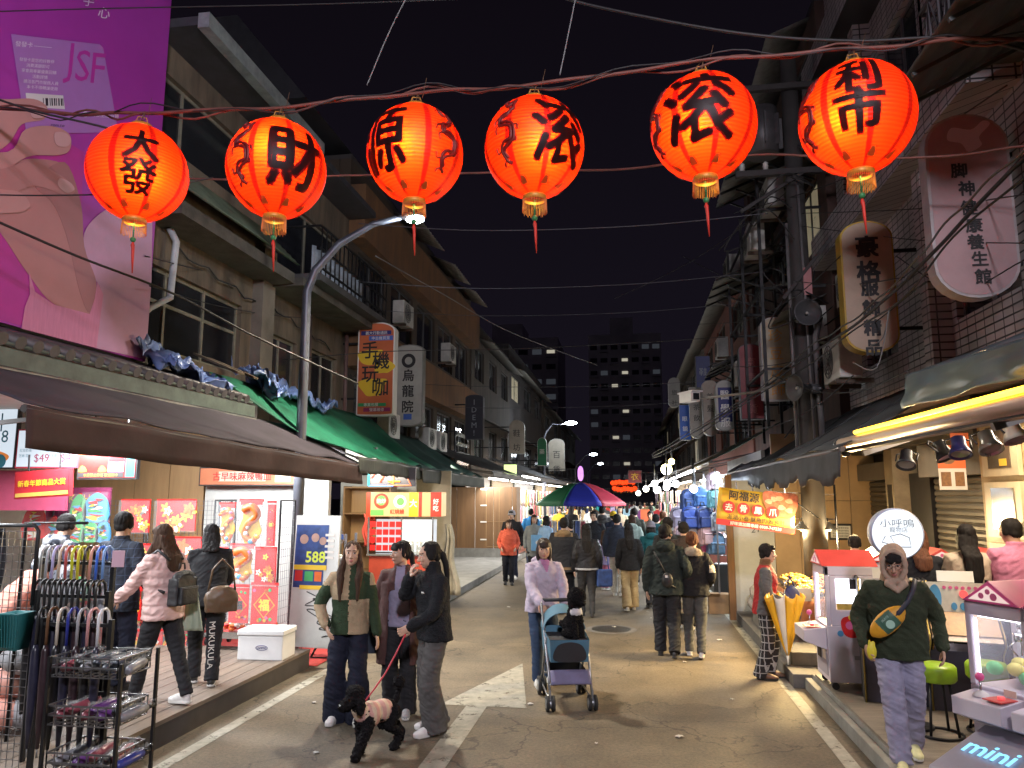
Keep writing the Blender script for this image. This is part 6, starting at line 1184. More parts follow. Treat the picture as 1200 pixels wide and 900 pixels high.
for k, z in enumerate((.955, .655, .365)):
    for i in range(7):
        loc = (-3.93+.19+.075*i, 5.05-.25+.03*(i % 2), z+.03*(i % 2)); lb = ('folded pocket umbrella in clear wrap in the upper basket', 'folded pocket umbrella in clear wrap in the middle basket', 'folded pocket umbrella in clear wrap in the bottom basket')[k]
        if fu is None:
            fu = thing('folded_umbrella', lb, 'umbrella', loc, 0, 'pocket umbrellas in the upper basket'); m = MB(mat('folded_base', (.1, .1, .1), .35, var=.3)); m.tube([(0, -.13, 0), (0, -.11, .01), (0, .05, .02), (0, .11, .02)], [.018, .03, .033, .022], 10); m.build('canopy', fu); m = MB(bh); m.tube([(0, .11, .02), (0, .17, .025)], .016, 8); m.build('handle', fu); m = MB(film); m.sheet(lambda u, v: (.05*(u-.5), -.15+.33*v, .058+.01*sin(u*9+v*14)), 5, 9); m.build('film', fu); u = fu
        else: u = dup(fu, loc, r.uniform(-.2, .2), lb, ('pocket umbrellas in the upper basket', 'pocket umbrellas in the middle basket', 'pocket umbrellas in the bottom basket')[k])
        for c in u.children:
            if c.name.startswith('canopy'): c.material_slots[0].link = 'OBJECT'; q = FC[r.randrange(6)]; c.material_slots[0].material = mat('folded_%d' % FC.index(q), q, .35, var=.35, scale=14)
t = thing('price_card', 'small pink price card clipped to the top row of umbrellas', 'card', (-3.83, 5.2, 1.63)); MB(mat('card_pink', (.55, .35, .42), .6, var=.1)).box((.05, 0, 0), (.09, .004, .12), .2).build('card', t)
# wire grid display with a plastic cover at the very edge
t = thing('grid_display', 'black wire grid display under a clear plastic cover at the near left edge', 'rack', (-4.40, 4.95, .22)); m = MB(mat('iron_black', (0, 0, 0))); m.tube([(-.4, 0, 0), (-.4, 0, 1.62), (-.37, 0, 1.66), (.12, 0, 1.66), (.15, 0, 1.62), (.15, 0, 1.1)], .014, 8); m.tube([(-.4, .5, 0), (-.4, .5, 1.66), (.15, .5, 1.66)], .012, 8); m.build('frame', t); m = MB(steel)
for i in range(12): m.bar((-.4+.05*i, .01, .0), (-.4+.05*i, .01, 1.62), .004)
for i in range(30): m.bar((-.4, .015, .05+.054*i), (.14, .015, .05+.054*i), .004)
m.build('wire_grid', t); m = MB(glass('plastic_cover', (.75, .80, .82), .22, .15)); m.sheet(lambda u, v: (-.48+.36*u, -.05-.05*sin(u*13)*(.4+v)-.03*noise.noise(V((u*4, v*6, 1))), 1.72-1.7*v), 26, 20); m.build('plastic_cover', t)
t = thing('hanging_garment', 'dark wrapped garments hanging inside the plastic-covered display', 'garment', (-4.70, 5.06, .5)); m = MB(mat('garment_dark', (.03, .03, .035), .6, var=.5, scale=5)); m.sheet(lambda u, v: (-.25+.3*u+.03*sin(v*7), .04*sin(u*15), 1.35-1.1*v), 20, 14, .012); m.build('cloth', t)
t = thing('plastic_basket', 'teal plastic basket hooked on the wire grid display', 'basket', (-4.30, 4.88, 1.03)); m = MB(mat('basket_teal', (.02, .16, .17), .4, var=.2)); m.lathe([(0, .0), (.085, 0), (.11, .24), (.118, .25), (.105, .25), (.08, .012)], (0, 0, 0), 4, Matrix.Rotation(pi/4, 3, 'Z')); m.build('body', t); m = MB(mat('basket_rib', (.015, .11, .12), .4, var=.2))
for i in range(7): m.bar((-.06+.02*i, -.062-.002, .02), (-.075+.025*i, -.08, .24), .005)
m.build('rib', t)
t = thing('boxed_goods', 'peach and pink bagged goods stacked behind the wire grid display', 'goods', (-4.72, 5.6, .22)); m = MB(mat('bag_peach', (.6, .28, .22), .5, var=.3, scale=6), mat('bag_grey', (.3, .3, .32), .5, var=.4), mat('bag_white', (.6, .58, .58), .5, var=.3))
for i in range(7): m.c = i % 3; m.sph((-.3+.2*(i % 3), .1*(i % 2), .15+.22*(i//2)), (.2, .16, .13), 14, 9)
m.build('bags', t)
# ------------------------------------------------------------------ right side: shop fronts behind the machines
rib = bpy.data.materials.new('roller_shutter'); rib.use_nodes = True; MATS['roller_shutter'] = rib; shm = mat('shutter_steel', (.13, .12, .105), .42, .6, var=.4, scale=2)
t = build('roller_shutter', 'grey ribbed roller shutter behind the claw machine players', 'shutter'); m = MB(shm); zs = [.16+i*.08 for i in range(27)]
prof = []
for z in zs: prof += [(0, z), (.018, z+.02), (.018, z+.055), (0, z+.078)]
m.add([(3.98-d, y, z) for y in (8.95, 10.75) for d, z in prof], [(i, i+1, len(prof)+i+1, len(prof)+i) for i in range(len(prof)-1)], False); m.build('slats', t); m = MB(mat('shutter_box', (.16, .15, .14), .5, .3, var=.3)); m.bx(3.8, 4.1, 8.9, 10.8, 2.33, 2.75); m.build('housing', t)
t = build('roller_shutter', 'darker narrow roller shutter left of the black door panel', 'shutter'); m = MB(shm); m.add([(3.98-d, y, z) for y in (12.05, 13.5) for d, z in prof], [(i, i+1, len(prof)+i+1, len(prof)+i) for i in range(len(prof)-1)], False); m.build('slats', t); m = MB(mat('shutter_box', (0, 0, 0))); m.bx(3.8, 4.1, 12.0, 13.55, 2.33, 2.6); m.build('housing', t)
m = MB(mat('black_panel', (.018, .018, .02), .5, var=.3)); m.bx(3.95, 4.05, 10.85, 11.6, .16, 2.4); m.use(mat('chalk', (.35, .34, .33), .8, var=0)); scr_ = [(0, 0), (.05, .1), (.1, 0), (.12, .12), (.2, .02), (.22, .14), (.3, .0), (.33, .1), (.4, .06), (.5, .1)]; m.tube([(3.943, 11.5-x*1.1, 1.2+z) for x, z in scr_], .006, 4); tag(m.build('door_panel'), 'black door panel with a chalk scrawl between the two shutters', 'door')
m = MB(mat('front_grey', (.07, .066, .06), .7, var=.4)); m.bx(4.1, 4.3, 2, 13.6, .15, 3.2); m.bx(3.72, 4.1, 8.9, 13.55, 2.76, 3.19); tag(m.build('grey_wall'), 'dark grey shop front wall behind the shutters', 'wall')
t = build('panel_column', 'yellow-lit column of framed panels at the far right', 'column'); yl_ = mat('panel_yellow', (.46, .34, .16), .5, var=.3, scale=4); m = MB(yl_); m.bx(3.75, 4.09, 7.4, 8.88, .16, 3.1); m.build('column', t, .01)
for j in range(3): z = 1.05+.62*j; m = MB(mat('panel_frame', (.55, .47, .3), .45, var=.25)); m.bx(3.7, 3.745, 7.95, 8.7, z, z+.56); m.use(mat('panel_glass', (.12, .10, .07), .2, var=.3)); m.bx(3.692, 3.699, 8.08, 8.55, z+.08, z+.5); m.use(YL); m.bx(3.688, 3.6915, 8.15, 8.3, z+.1, z+.17); m.build('panel', t)
t = build('panel_column', 'slim column with small notices between black panel and shutter', 'column'); m = MB(mat('panel_beige', (.38, .33, .24), .6, var=.3)); m.bx(3.75, 4.09, 11.65, 12.0, .16, 3.1); m.build('column', t); m = MB(blkp); m.bx(3.742, 3.749, 11.72, 11.9, 1.9, 2.25); m.bx(3.742, 3.749, 11.72, 11.9, 1.2, 1.45); m.use(fgr); m.bx(3.742, 3.749, 11.75, 11.88, 1.62, 1.72); m.build('notice', t)
t = build('stall_partition', 'tall beige panelled partition lit warm behind the snack stall', 'partition'); bg_ = mat('partition_beige', (.48, .32, .17), .6, var=.25, scale=1.5); m = MB(bg_)
for i in range(4): m.bx(2.42+.42*i, 2.832+.42*i, 13.6, 13.66, .15, 2.0); m.bx(2.42+.42*i, 2.832+.42*i, 13.6, 13.66, 2.006, 3.15)
m.build('panel', t); m = MB(wht); m.bx(1.74, 2.41, 13.6, 13.66, .15, 2.35); m.build('white_panel', t); m = MB(K); m.at(CF(13.585)); m.text('ABGH', 2.0, 1.72, .16, .003, 0, 1, 0, .1, .3); m.text('21', 2.1, 1.52, .16, .003, 0, 1, 0, .1, .3); m.build('graffiti', t); m = MB(mat('post_wood', (.22, .11, .04), .6, var=.4, scale=4, stretch=(4, 4, .4))); m.bx(1.62, 1.73, 13.55, 13.67, .0, 2.45); m.build('post', t)
t = build('paper_notice', 'framed white paper notice on the beige partition', 'notice'); m = MB(blkp); m.bx(3.3, 3.66, 13.58, 13.598, 1.35, 1.62); m.build('frame', t); m = MB(WH); m.bx(3.32, 3.64, 13.572, 13.579, 1.385, 1.585); m.build('paper', t); m = MB(K); m.at(CF(13.571)); 
for i in range(4): m.text('禁止停車請勿張貼', 3.48, 1.55-.045*i, .033, .002)
m.build('lettering', t)
t = build('food_poster', 'orange food poster with two small photos hanging before the shutter', 'poster'); p0 = px(1097, 522, 8.6); p1 = px(1134, 574, 8.6); cx, cz = (p0.x+p1.x)/2, (p0.z+p1.z)/2; w_, h_ = p1.x-p0.x, p0.z-p1.z
m = MB(mat('poster_white', (.6, .55, .48), .6, var=.1)); m.at(frame((cx, 8.6, cz), (1, 0, 0), (0, 0, 1))); m.rect(-w_/2, w_/2, -h_/2, h_/2, .004); m.use(mat('poster_orange', (.65, .12, .02), .5, var=.1)); m.rect(-w_*.5, w_*.5, -.02*h_, .5*h_, .006); m.use(mat('food_brown', (.22, .10, .03), .5, var=.5, scale=40)); m.disc(-.12*w_, .2*h_, .26*w_, .008, 0, 20, .13*h_); m.rect(-.42*w_, -.06*w_, -.42*h_, -.1*h_, .006); m.rect(.08*w_, .42*w_, -.42*h_, -.1*h_, .006); m.use(YL); m.disc(-.12*w_, .24*h_, .2*w_, .010, 0, 16, .06*h_); m.build('print', t)
m = MB(mat('poster_orange', (0, 0, 0))); m.at(frame((cx+.02, 8.58, cz+h_*.52), (1, 0, 0), (0, 0, 1))); m.rect(-.02, .16, -.05, .12, .004); tag(m.build('paper_flag', None), 'small orange paper flag stuck above the food poster', 'flag')
# roller bar, yellow light, spotlights
t = build('light_bar', 'long yellow-lit awning roller bar running along the right shops', 'light bar'); m = MB(mat('bar_pink', (.55, .40, .30), .4, var=.15)); m.tube([(2.2, 8.35, 2.63), (2.2, 2.6, 2.60)], .055, 14); m.build('roller', t)
m = MB(E('bar', (1, .52, .03), 9)); m.tube([(2.165, 7.7, 2.70), (2.165, 2.6, 2.67)], .019, 10); m.build('light_tube', t); m = MB(blkp); m.bx(2.22, 2.31, 2.6, 8.4, 2.545, 2.575); m.cyl((2.2, 8.34, 2.63), (2.2, 8.42, 2.63), .065, n=14); m.cyl((2.26, 8.38, 2.545), (2.26, 8.46, 2.545), .045, n=14); m.build('dark_bar', t); m = MB(mat('bar_arm', (.3, .28, .26), .5, .4)); m.bar((2.25, 7.8, 2.5), (3.5, 7.9, 2.9), .05); m.bar((2.25, 5.1, 2.52), (3.5, 5.1, 2.9), .05); m.build('arm', t)
for i, (x, y, d, rx, lb) in enumerate(((1062, 538, 7.3, .5, 'black round spotlight under the left end of the yellow bar'), (1124, 524, 6.4, .3, 'dark blue spotlight in front of the food poster'), (1158, 518, 6.0, .4, 'silver caged spotlight right of the poster'), (1187, 505, 5.6, .2, 'pale spotlight at the right edge of the picture'), (1104, 528, 6.8, .4, 'half hidden spotlight at the left of the poster'))):
    p = px(x, y, d); t = thing('spotlight', lb, 'spotlight', tuple(p), .3*i-.5, 'spotlights under the yellow bar'); t.rotation_euler = (-.5-rx*.5, 0, .3*i-.5)
    MB((blkp, mat('spot_blue', (.03, .03, .12), .35), mat('spot_silver', (.4, .4, .4), .3, .8), mat('spot_pale', (.5, .48, .42), .5), blkp)[i]).lathe([(0, .08), (.05, .08), (.055, .0), (.08, -.05), (.085, -.075), (.075, -.07), (.03, -.02)], (0, 0, 0), 20, Matrix.Rotation(.2, 3, 'X')).build('shade', t); m = MB(mat('spot_glass', (.3, .3, .3), .1, var=0)); m.lathe([(0, -.05), (.07, -.06)], (0, 0, 0), 18, Matrix.Rotation(.2, 3, 'X')); m.build('lens', t); m = MB(blkp); m.tube([(-.085, 0, -.02), (-.09, .02, .08), (0, .03, .14), (.09, .02, .08), (.085, 0, -.02)], .007, 6); m.build('yoke', t)
# ------------------------------------------------------------------ snack stall on the right
t = thing('snack_stall', 'low snack stall heaped with golden fried food under clip lamps', 'stall', (2.62, 10.9, .15)); m = MB(mat('stall_tan', (.36, .22, .11), .6, var=.3)); m.bx(-.55, .75, -.75, .75, .62, .68); m.build('table_top', t)
for x in (-.5, .7):
    for y in (-.7, .7): MB(chrome).bar((x, y, 0), (x, y, .62), .035).build('leg', t)
m = MB(mat('stall_cloth', (.42, .16, .07), .8, var=.3)); m.sheet(lambda u, v: (-.56-.01*sin(u*30), -.75+1.5*u, .66-.42*v), 30, 4, .006); m.sheet(lambda u, v: (-.55+1.3*u, -.76-.01*sin(u*30), .66-.42*v), 30, 4, .006); m.build('cloth', t)
MB(mat('paper_tag', (.55, .5, .42), .7, var=.2)).box((-.52, -.8, .72), (.2, .02, .16), .2).build('price_card', t)
fry = mat('fried_gold', (.62, .27, .035), .55, var=.5, scale=22, bump=.5, bscale=60); fry2 = mat('fried_brown', (.35, .12, .02), .55, var=.5, scale=22, bump=.5, bscale=60); fry3 = mat('fried_yellow', (.70, .45, .08), .5, var=.3, scale=22)
for i in range(9):
    x, y = -.36+.42*(i % 3), -.5+.5*(i//3); b = thing('food_tray', ('front', 'middle', 'back')[i//3]+' row tray of fried food, '+('street side', 'centre', 'wall side')[i % 3]+' of the snack stall', 'food tray', (2.62+x, 10.9+y, .83+.02*(i//3)), 0, 'trays of fried food on the snack stall')
    m = MB(chrome); m.bx(-.19, .19, -.22, .22, 0, .012); m.bx(-.195, -.185, -.22, .22, .0, .05); m.bx(.185, .195, -.22, .22, .0, .05); m.bx(-.185, .185, -.225, -.215, 0, .05); m.build('tray', b); m = MB((fry, fry2, fry3)[i % 3], fry3); r = random.Random(i)
    for k in range(46): m.c = k % 2; a = r.uniform(-.16, .16); c = r.uniform(-.18, .18); m.sph((a, c, .03+.07*max(0, 1-(a*a+c*c)/.04)+r.uniform(0, .03)), (.04, .026, .02), 8, 5, Matrix.Rotation(r.random()*3, 3, 'Z'))
    tag(m.build('fried_food', b), kind='stuff')
t = thing('lamp_stand', 'metal stand with clip lamps lighting the snack stall', 'lamp stand', (2.95, 11.7, .15)); m = MB(chrome); m.cyl((0, 0, 0), (0, 0, 2.1), .016); m.bar((-1.0, -.1, 1.62), (.0, 0, 1.6), .02); m.bar((-.95, -.05, 2.0), (.02, 0, 1.95), .014); m.bar((-.2, -.2, 0), (.2, .2, .0), .02); m.build('stand', t)
for x in (-.85, -.5, -.15):
    MB(mat('shade_alu', (.5, .47, .42), .3, .8)).lathe([(.03, .1), (.05, .07), (.13, .0), (.135, -.01)], (x, -.12, 1.47), 20).build('lamp_shade', t); MB(mat('bulb_warm', (1, .8, .4), .4, var=0, emit=22, ecol=(1, .75, .36))).sph((x, -.12, 1.475), .045, 12, 8).build('bulb', t); MB(blkp).tube([(x, -.1, 1.62), (x, -.12, 1.56)], .01, 6).build('clip', t)
Bn = thing('hanging_banner', 'tilted yellow and red banner advertising boneless chicken feet and squid', 'banner', tuple(px(886, 598, 11.0)), .1); Bn.rotation_euler = (-.08, .13, .06)
w_, h_ = 1.06, .52; m = MB(mat('banner_yellow', (.72, .43, .03), .5, var=.12, scale=5)); m.sheet(lambda u, v: ((u-.5)*w_, .02*sin(u*7), (v-.5)*h_), 16, 4, .004); m.build('cloth', Bn)
m = MB(); m.at(frame((0, -.028, 0), (1, 0, 0), (0, 0, 1))); m.use(mat('banner_food', (.50, .14, .07), .5, var=.6, scale=18)); m.lift(.001, lambda: m.poly(spline([(.08, .27), (.10, .1), (.2, -.04), (.32, -.05), (.5, -.02), (.54, .27), (.3, .28)], 5), .004)); m.use(mat('banner_food2', (.62, .36, .24), .5, var=.4, scale=30)); 
for i, (x, y) in enumerate(((.22, .18), (.33, .08), (.43, .18), (.44, .05), (.16, .14), (.3, .2))): m.lift(.006, lambda: m.poly(spline([(x+.05*cos(a)*(1+.3*cos(3*a+i)), y+.035*sin(a)) for a in [2*pi*k/8 for k in range(8)]], 3), .002))
m.use(RD); m.rect(-.53, .53, -.26, -.18, .004)
for x in (-.38, -.18, .02, .22): m.disc(x, -.005, .085, .005, .004)
m.use(WH)
for x, c in zip((-.38, -.18, .02, .22), '去骨鳳爪'): m.text(c, x, -.005, .11, .012, .03)
m.text('好味道加購專線 0909-747238', 0, -.22, .055, .008, .015); m.use(K); m.text('阿福源', -.18, .165, .14, .007, .03); m.text('澎湖小卷·魷魚肉·鯊魚肚', 0, -.135, .075, .007, .015); m.build('print', Bn)
m = MB(chrome)
for i in range(5): x = -.5+.22*i; m.bar((x, 0, .26), (x-.02, .0, .36), .012)
m.bar((.5, 0, .2), (.95, .3, .02), .012); m.build('hook', Bn)
t = thing('rubbish_bag', 'clear knotted rubbish bag standing on the step against the white panel', 'bag', (2.05, 12.9, .15)); m = MB(); r = random.Random(3)
for i in range(14): m.sph((r.uniform(-.16, .16), r.uniform(-.14, .14), r.uniform(.12, .42)), r.uniform(.1, .17), 10, 7)
o = fuse(m, 'bag', t, .02, [mat('bag_clear', (.38, .34, .30), .2, var=.5, scale=9, bump=.5, bscale=25)], 2, folds(.02, 14, 14, 2)); MB(mat('bag_clear', (0, 0, 0))).tube([(0, 0, .5), (.02, 0, .58), (.0, 0, .66)], [.1, .03, .07], 10).build('knot', t)
t = thing('cardboard_box', 'flattened brown cardboard box at the foot of the wooden post', 'box', (1.55, 14.4, .0)); m = MB(mat('cardboard', (.30, .18, .09), .8, var=.3)); m.bx(-.2, .2, -.15, .15, 0, .34); m.build('body', t); MB(mat('cardboard', (0, 0, 0))).box((-.2, -.2, .33), (.36, .14, .008), Matrix.Rotation(-.5, 3, 'X')).build('flap', t)
# ------------------------------------------------------------------ claw machines
mw = mat('machine_white', (.58, .53, .60), .35, var=.12, scale=3); mr_ = mat('machine_red', (.62, .07, .06), .4, var=.15); mp = mat('machine_pink', (.72, .10, .30), .4, var=.1); cg_ = glass('machine_glass', (.85, .9, 1), .12); cl = E('caselight', (.93, .9, 1), 5)
prize = [mat('prize%d' % i, c, .6, var=.2) for i, c in enumerate(((.75, .35, .02), (.55, .08, .08), (.1, .25, .6), (.8, .7, .2), (.7, .4, .5), (.15, .5, .2)))]
def claw(label, loc, rz, units=1, w=.5, d=.5, h0=.08, h1=.72, h2=1.3, roof=mr_, group='claw machines', joy=True, sticker=False, window=False, wheels=True, body=None):
    t = thing('claw_machine', label, 'claw machine', loc, rz, group); W = w*units; bd = body or mw
    m = MB(bd); m.bx(-W/2, W/2, -d/2, d/2, h0, h1)
    for i in range(units+1):
        x = -W/2+.02+(W-.04)*i/units
        for y in (-d/2+.02, d/2-.02): m.bx(x-.02, x+.02, y-.02, y+.02, h1, h2)
    m.bx(-W/2, W/2, -d/2, d/2, h2-.09, h2); m.bx(-W/2, W/2, d/2-.03, d/2, h1, h2-.09)
    if window: m.bx(W/2-.012, W/2, -d/2+.04, d/2-.04, h1, h2-.09)
    m.build('cabinet', t, .008)
    m = MB(roof)
    for i in range(units):
        x0, x1 = -W/2+w*i, -W/2+w*(i+1); xm = (x0+x1)/2
        m.add([(x0, -d/2-.02, h2+.002), (xm, -d/2-.02, h2+.15), (x1, -d/2-.02, h2+.002), (x0, d/2, h2+.002), (xm, d/2, h2+.15), (x1, d/2, h2+.002)], [(0, 2, 1), (3, 4, 5), (0, 1, 4, 3), (1, 2, 5, 4), (0, 3, 5, 2)], False)
    m.build('roof', t, .006); m = MB(E('gable', (1, .75, .7), .8))
    for i in range(units): xm = -W/2+w*(i+.5); m.add([(xm-w*.36, -d/2-.024, h2+.018), (xm+w*.36, -d/2-.024, h2+.018), (xm, -d/2-.024, h2+.12)], [(0, 1, 2)], False)
    m.use(fp)
    for i in range(units): xm = -W/2+w*(i+.5); m.at(frame((xm, -d/2-.025, h2+.05), (1, 0, 0), (0, 0, 1))); m.disc(-.05, 0, .02, .003, 0, 10); m.disc(.04, .0, .025, .003, 0, 10); m.disc(0, .03, .018, .003, 0, 10); m.at(None)
    m.build('gable_light', t); m = MB(cl)
    for i in range(units): x0 = -W/2+w*i; m.bx(x0+.05, x0+w-.05, -d/2+.06, d/2-.06, h2-.106, h2-.092); m.bx(x0+.045, x0+.055, -d/2+.03, -d/2+.045, h1+.03, h2-.11)
    m.build('case_light', t); m = MB(cg_)
    for i in range(units): x0 = -W/2+w*i; m.bx(x0+.042, x0+w-.042, -d/2+.008, -d/2+.012, h1+.01, h2-.095)
    m.bx(-W/2+.008, -W/2+.012, -d/2+.045, d/2-.045, h1+.01, h2-.095)
    if not window: m.bx(W/2-.012, W/2-.008, -d/2+.045, d/2-.045, h1+.01, h2-.095)
    m.build('glass_pane', t); m = MB(mat('case_back', (.55, .55, .62), .5, var=.15)); m.bx(-W/2+.04, W/2-.04, d/2-.045, d/2-.032, h1, h2-.1); m.build('back_panel', t)
    m = MB(*prize); r = random.Random(int(loc[0]*100))
    for i in range(units*16): m.c = r.randrange(6); m.sph((r.uniform(-W/2+.09, W/2-.09), r.uniform(-d/2+.09, d/2-.09), h1+.04+r.uniform(0, .09)), (.055, .05, .045), 9, 6)
    m.build('prizes', t); m = MB(chrome)
    for i in range(units): xm = -W/2+w*(i+.5); m.cyl((xm, 0, h2-.1), (xm, 0, h2-.2), .012); m.cyl((xm, 0, h2-.2), (xm, 0, h2-.25), .035); [m.tube([(xm+.02*cos(a), .02*sin(a), h2-.25), (xm+.07*cos(a), .07*sin(a), h2-.29), (xm+.02*cos(a), .02*sin(a), h2-.35)], .006, 5) for a in (0, 2.1, 4.2)]
    m.build('claw', t); m = MB(mat('door_line', (.35, .32, .38), .5, var=.1))
    for i in range(units): x0 = -W/2+w*i; m.bx(x0+.06, x0+w-.06, -d/2-.006, -d/2-.001, h0+.05, h1-.28); m.use(K); m.bx(x0+.1, x0+w*.45, -d/2-.012, -d/2-.0065, h0+.18, h0+.34); m.use(mat('coin_slot', (.75, .62, .5), .4, var=0)); m.bx(x0+w*.6, x0+w*.8, -d/2-.012, -d/2-.0065, h0+.2, h0+.4); m.use(mat('door_line', (0, 0, 0)))
    m.build('prize_door', t)
    if joy:
        for i in range(units):
            xm = -W/2+w*(i+.5); m = MB(bd); m.add([(xm-w*.42, -d/2-.22, h1-.05), (xm+w*.42, -d/2-.22, h1-.05), (xm+w*.42, -d/2-.001, h1-.02), (xm-w*.42, -d/2-.001, h1-.02), (xm-w*.42, -d/2-.22, h1-.16), (xm+w*.42, -d/2-.22, h1-.16), (xm+w*.42, -d/2-.001, h1-.24), (xm-w*.42, -d/2-.001, h1-.24)], [(0, 1, 2, 3), (7, 6, 5, 4), (4, 5, 1, 0), (5, 6, 2, 1), (7, 4, 0, 3), (6, 7, 3, 2)], False); jp = m.build('joystick_tray', t, .006)
            m = MB(mr_); m.bx(xm+.03, xm+w*.38, -d/2-.19, -d/2-.04, h1-.03, h1-.022); m.build('tray_trim', jp); m = MB(chrome); m.cyl((xm-.05, -d/2-.1, h1-.04), (xm-.05, -d/2-.1, h1+.07), .008, n=8); m.use(WH); m.lathe([(.05, h1-.035), (.045, h1-.02), (.01, h1+.0)], (xm-.05, -d/2-.1, 0), 14); m.use(mp); m.sph((xm-.05, -d/2-.1, h1+.085), .028, 12, 8); m.build('joystick', jp); m = MB(mat('button_red', (.8, .1, .1), .3, var=0, emit=.4)); m.cyl((xm+.1, -d/2-.11, h1-.03), (xm+.1, -d/2-.11, h1-.005), .022); m.build('button', jp)
    if wheels:
        m = MB(blkp)
        for x in (-W/2+.06, W/2-.06):
            for y in (-d/2+.06, d/2-.06): m.cyl((x-.015, y, .035), (x+.015, y, .035), .035); m.bar((x, y, .03), (x, y, h0), .02)
        m.build('caster', t)
    return t
c1 = claw('white claw machine with a cartoon dish sticker on its flank beside the snack stall', (2.17, 8.42, .187), -pi/2, w=.52, d=.52, h1=.62, h2=1.2, window=True)
m = MB(cl); m.at(frame((.262, 0, .0), (0, 1, 0), (0, 0, 1))); m.rect(-.16, .14, .78, 1.08, .003); m.use(fry3); m.rect(-.16, .14, .78, .84, .006); m.use(chrome); m.rect(-.03, .03, .98, 1.08, .006); m.build('side_window', c1)
m = MB(); m.at(frame((.2605, 0, 0), (0, 1, 0), (0, 0, 1))); m.use(fr); m.lift(.002, lambda: m.poly(spline([(-.13, .63), (-.11, .70), (.0, .72), (.1, .66), (.09, .55), (-.02, .51), (-.1, .54)], 5), .003)); m.use(YL); m.lift(.006, lambda: m.poly(spline([(-.06, .71), (.02, .77), (.07, .7), (.0, .66)], 5), .002)); m.use(fgr); m.disc(.02, .63, .045, .002, .008, 14); m.use(fp); m.disc(-.05, .63, .04, .002, .0095, 14); m.use(fb); m.disc(-.14, .55, .03, .002, .004, 12); m.use(mat('label_grey', (.3, .28, .3), .5, var=0)); m.rect(-.02, .1, .3, .34, .002); m.build('sticker', c1)
for i, (x, lb) in enumerate(((2.72, 'leftmost red-roofed claw machine in the back row, next to the white one'), (3.24, 'middle red-roofed claw machine in the back row, behind the round lit sign'), (3.76, 'rightmost red-roofed claw machine in the back row, in front of the players'))): claw(lb, (x, 9.0, .187), 0, w=.5, d=.5, h1=.66, h2=1.2)
tw = claw('pink-roofed twin claw machine at the near right edge with two joysticks', (2.66, 5.52, .45), R(-62), units=2, w=.42, d=.46, h0=.0, h1=.38, h2=.93, roof=mp, wheels=False, group='claw machines')
pd = thing('machine_stand', 'white machine stand with the lit word mini at the near right corner', 'stand', (2.62, 5.45, .187), R(-62)); m = MB(mw); m.bx(-.46, .46, -.2, .26, 0, .258); m.build('base', pd, .01)
m = MB(mat('console_lilac', (.30, .28, .33), .4, var=.12)); m.add([(-.34, -.75, .0), (.5, -.75, .0), (.5, -.205, .0), (-.34, -.205, .0), (-.34, -.72, .22), (.5, -.72, .22), (.5, -.205, .42), (-.34, -.205, .42)], [(3, 2, 1, 0), (4, 5, 6, 7), (0, 1, 5, 4), (1, 2, 6, 5), (2, 3, 7, 6), (3, 0, 4, 7)], False); m.build('console', pd, .012)
m = MB(E('mini', (.22, .62, 1), 1.9)); u_ = V((1, 0, 0)); v_ = V((0, .515, .2)).normalized(); m.at(frame((.0, -.46, .325), u_, v_)); m.text('mini', -.10, .0, .20, .012, .02); m.build('lettering', pd)
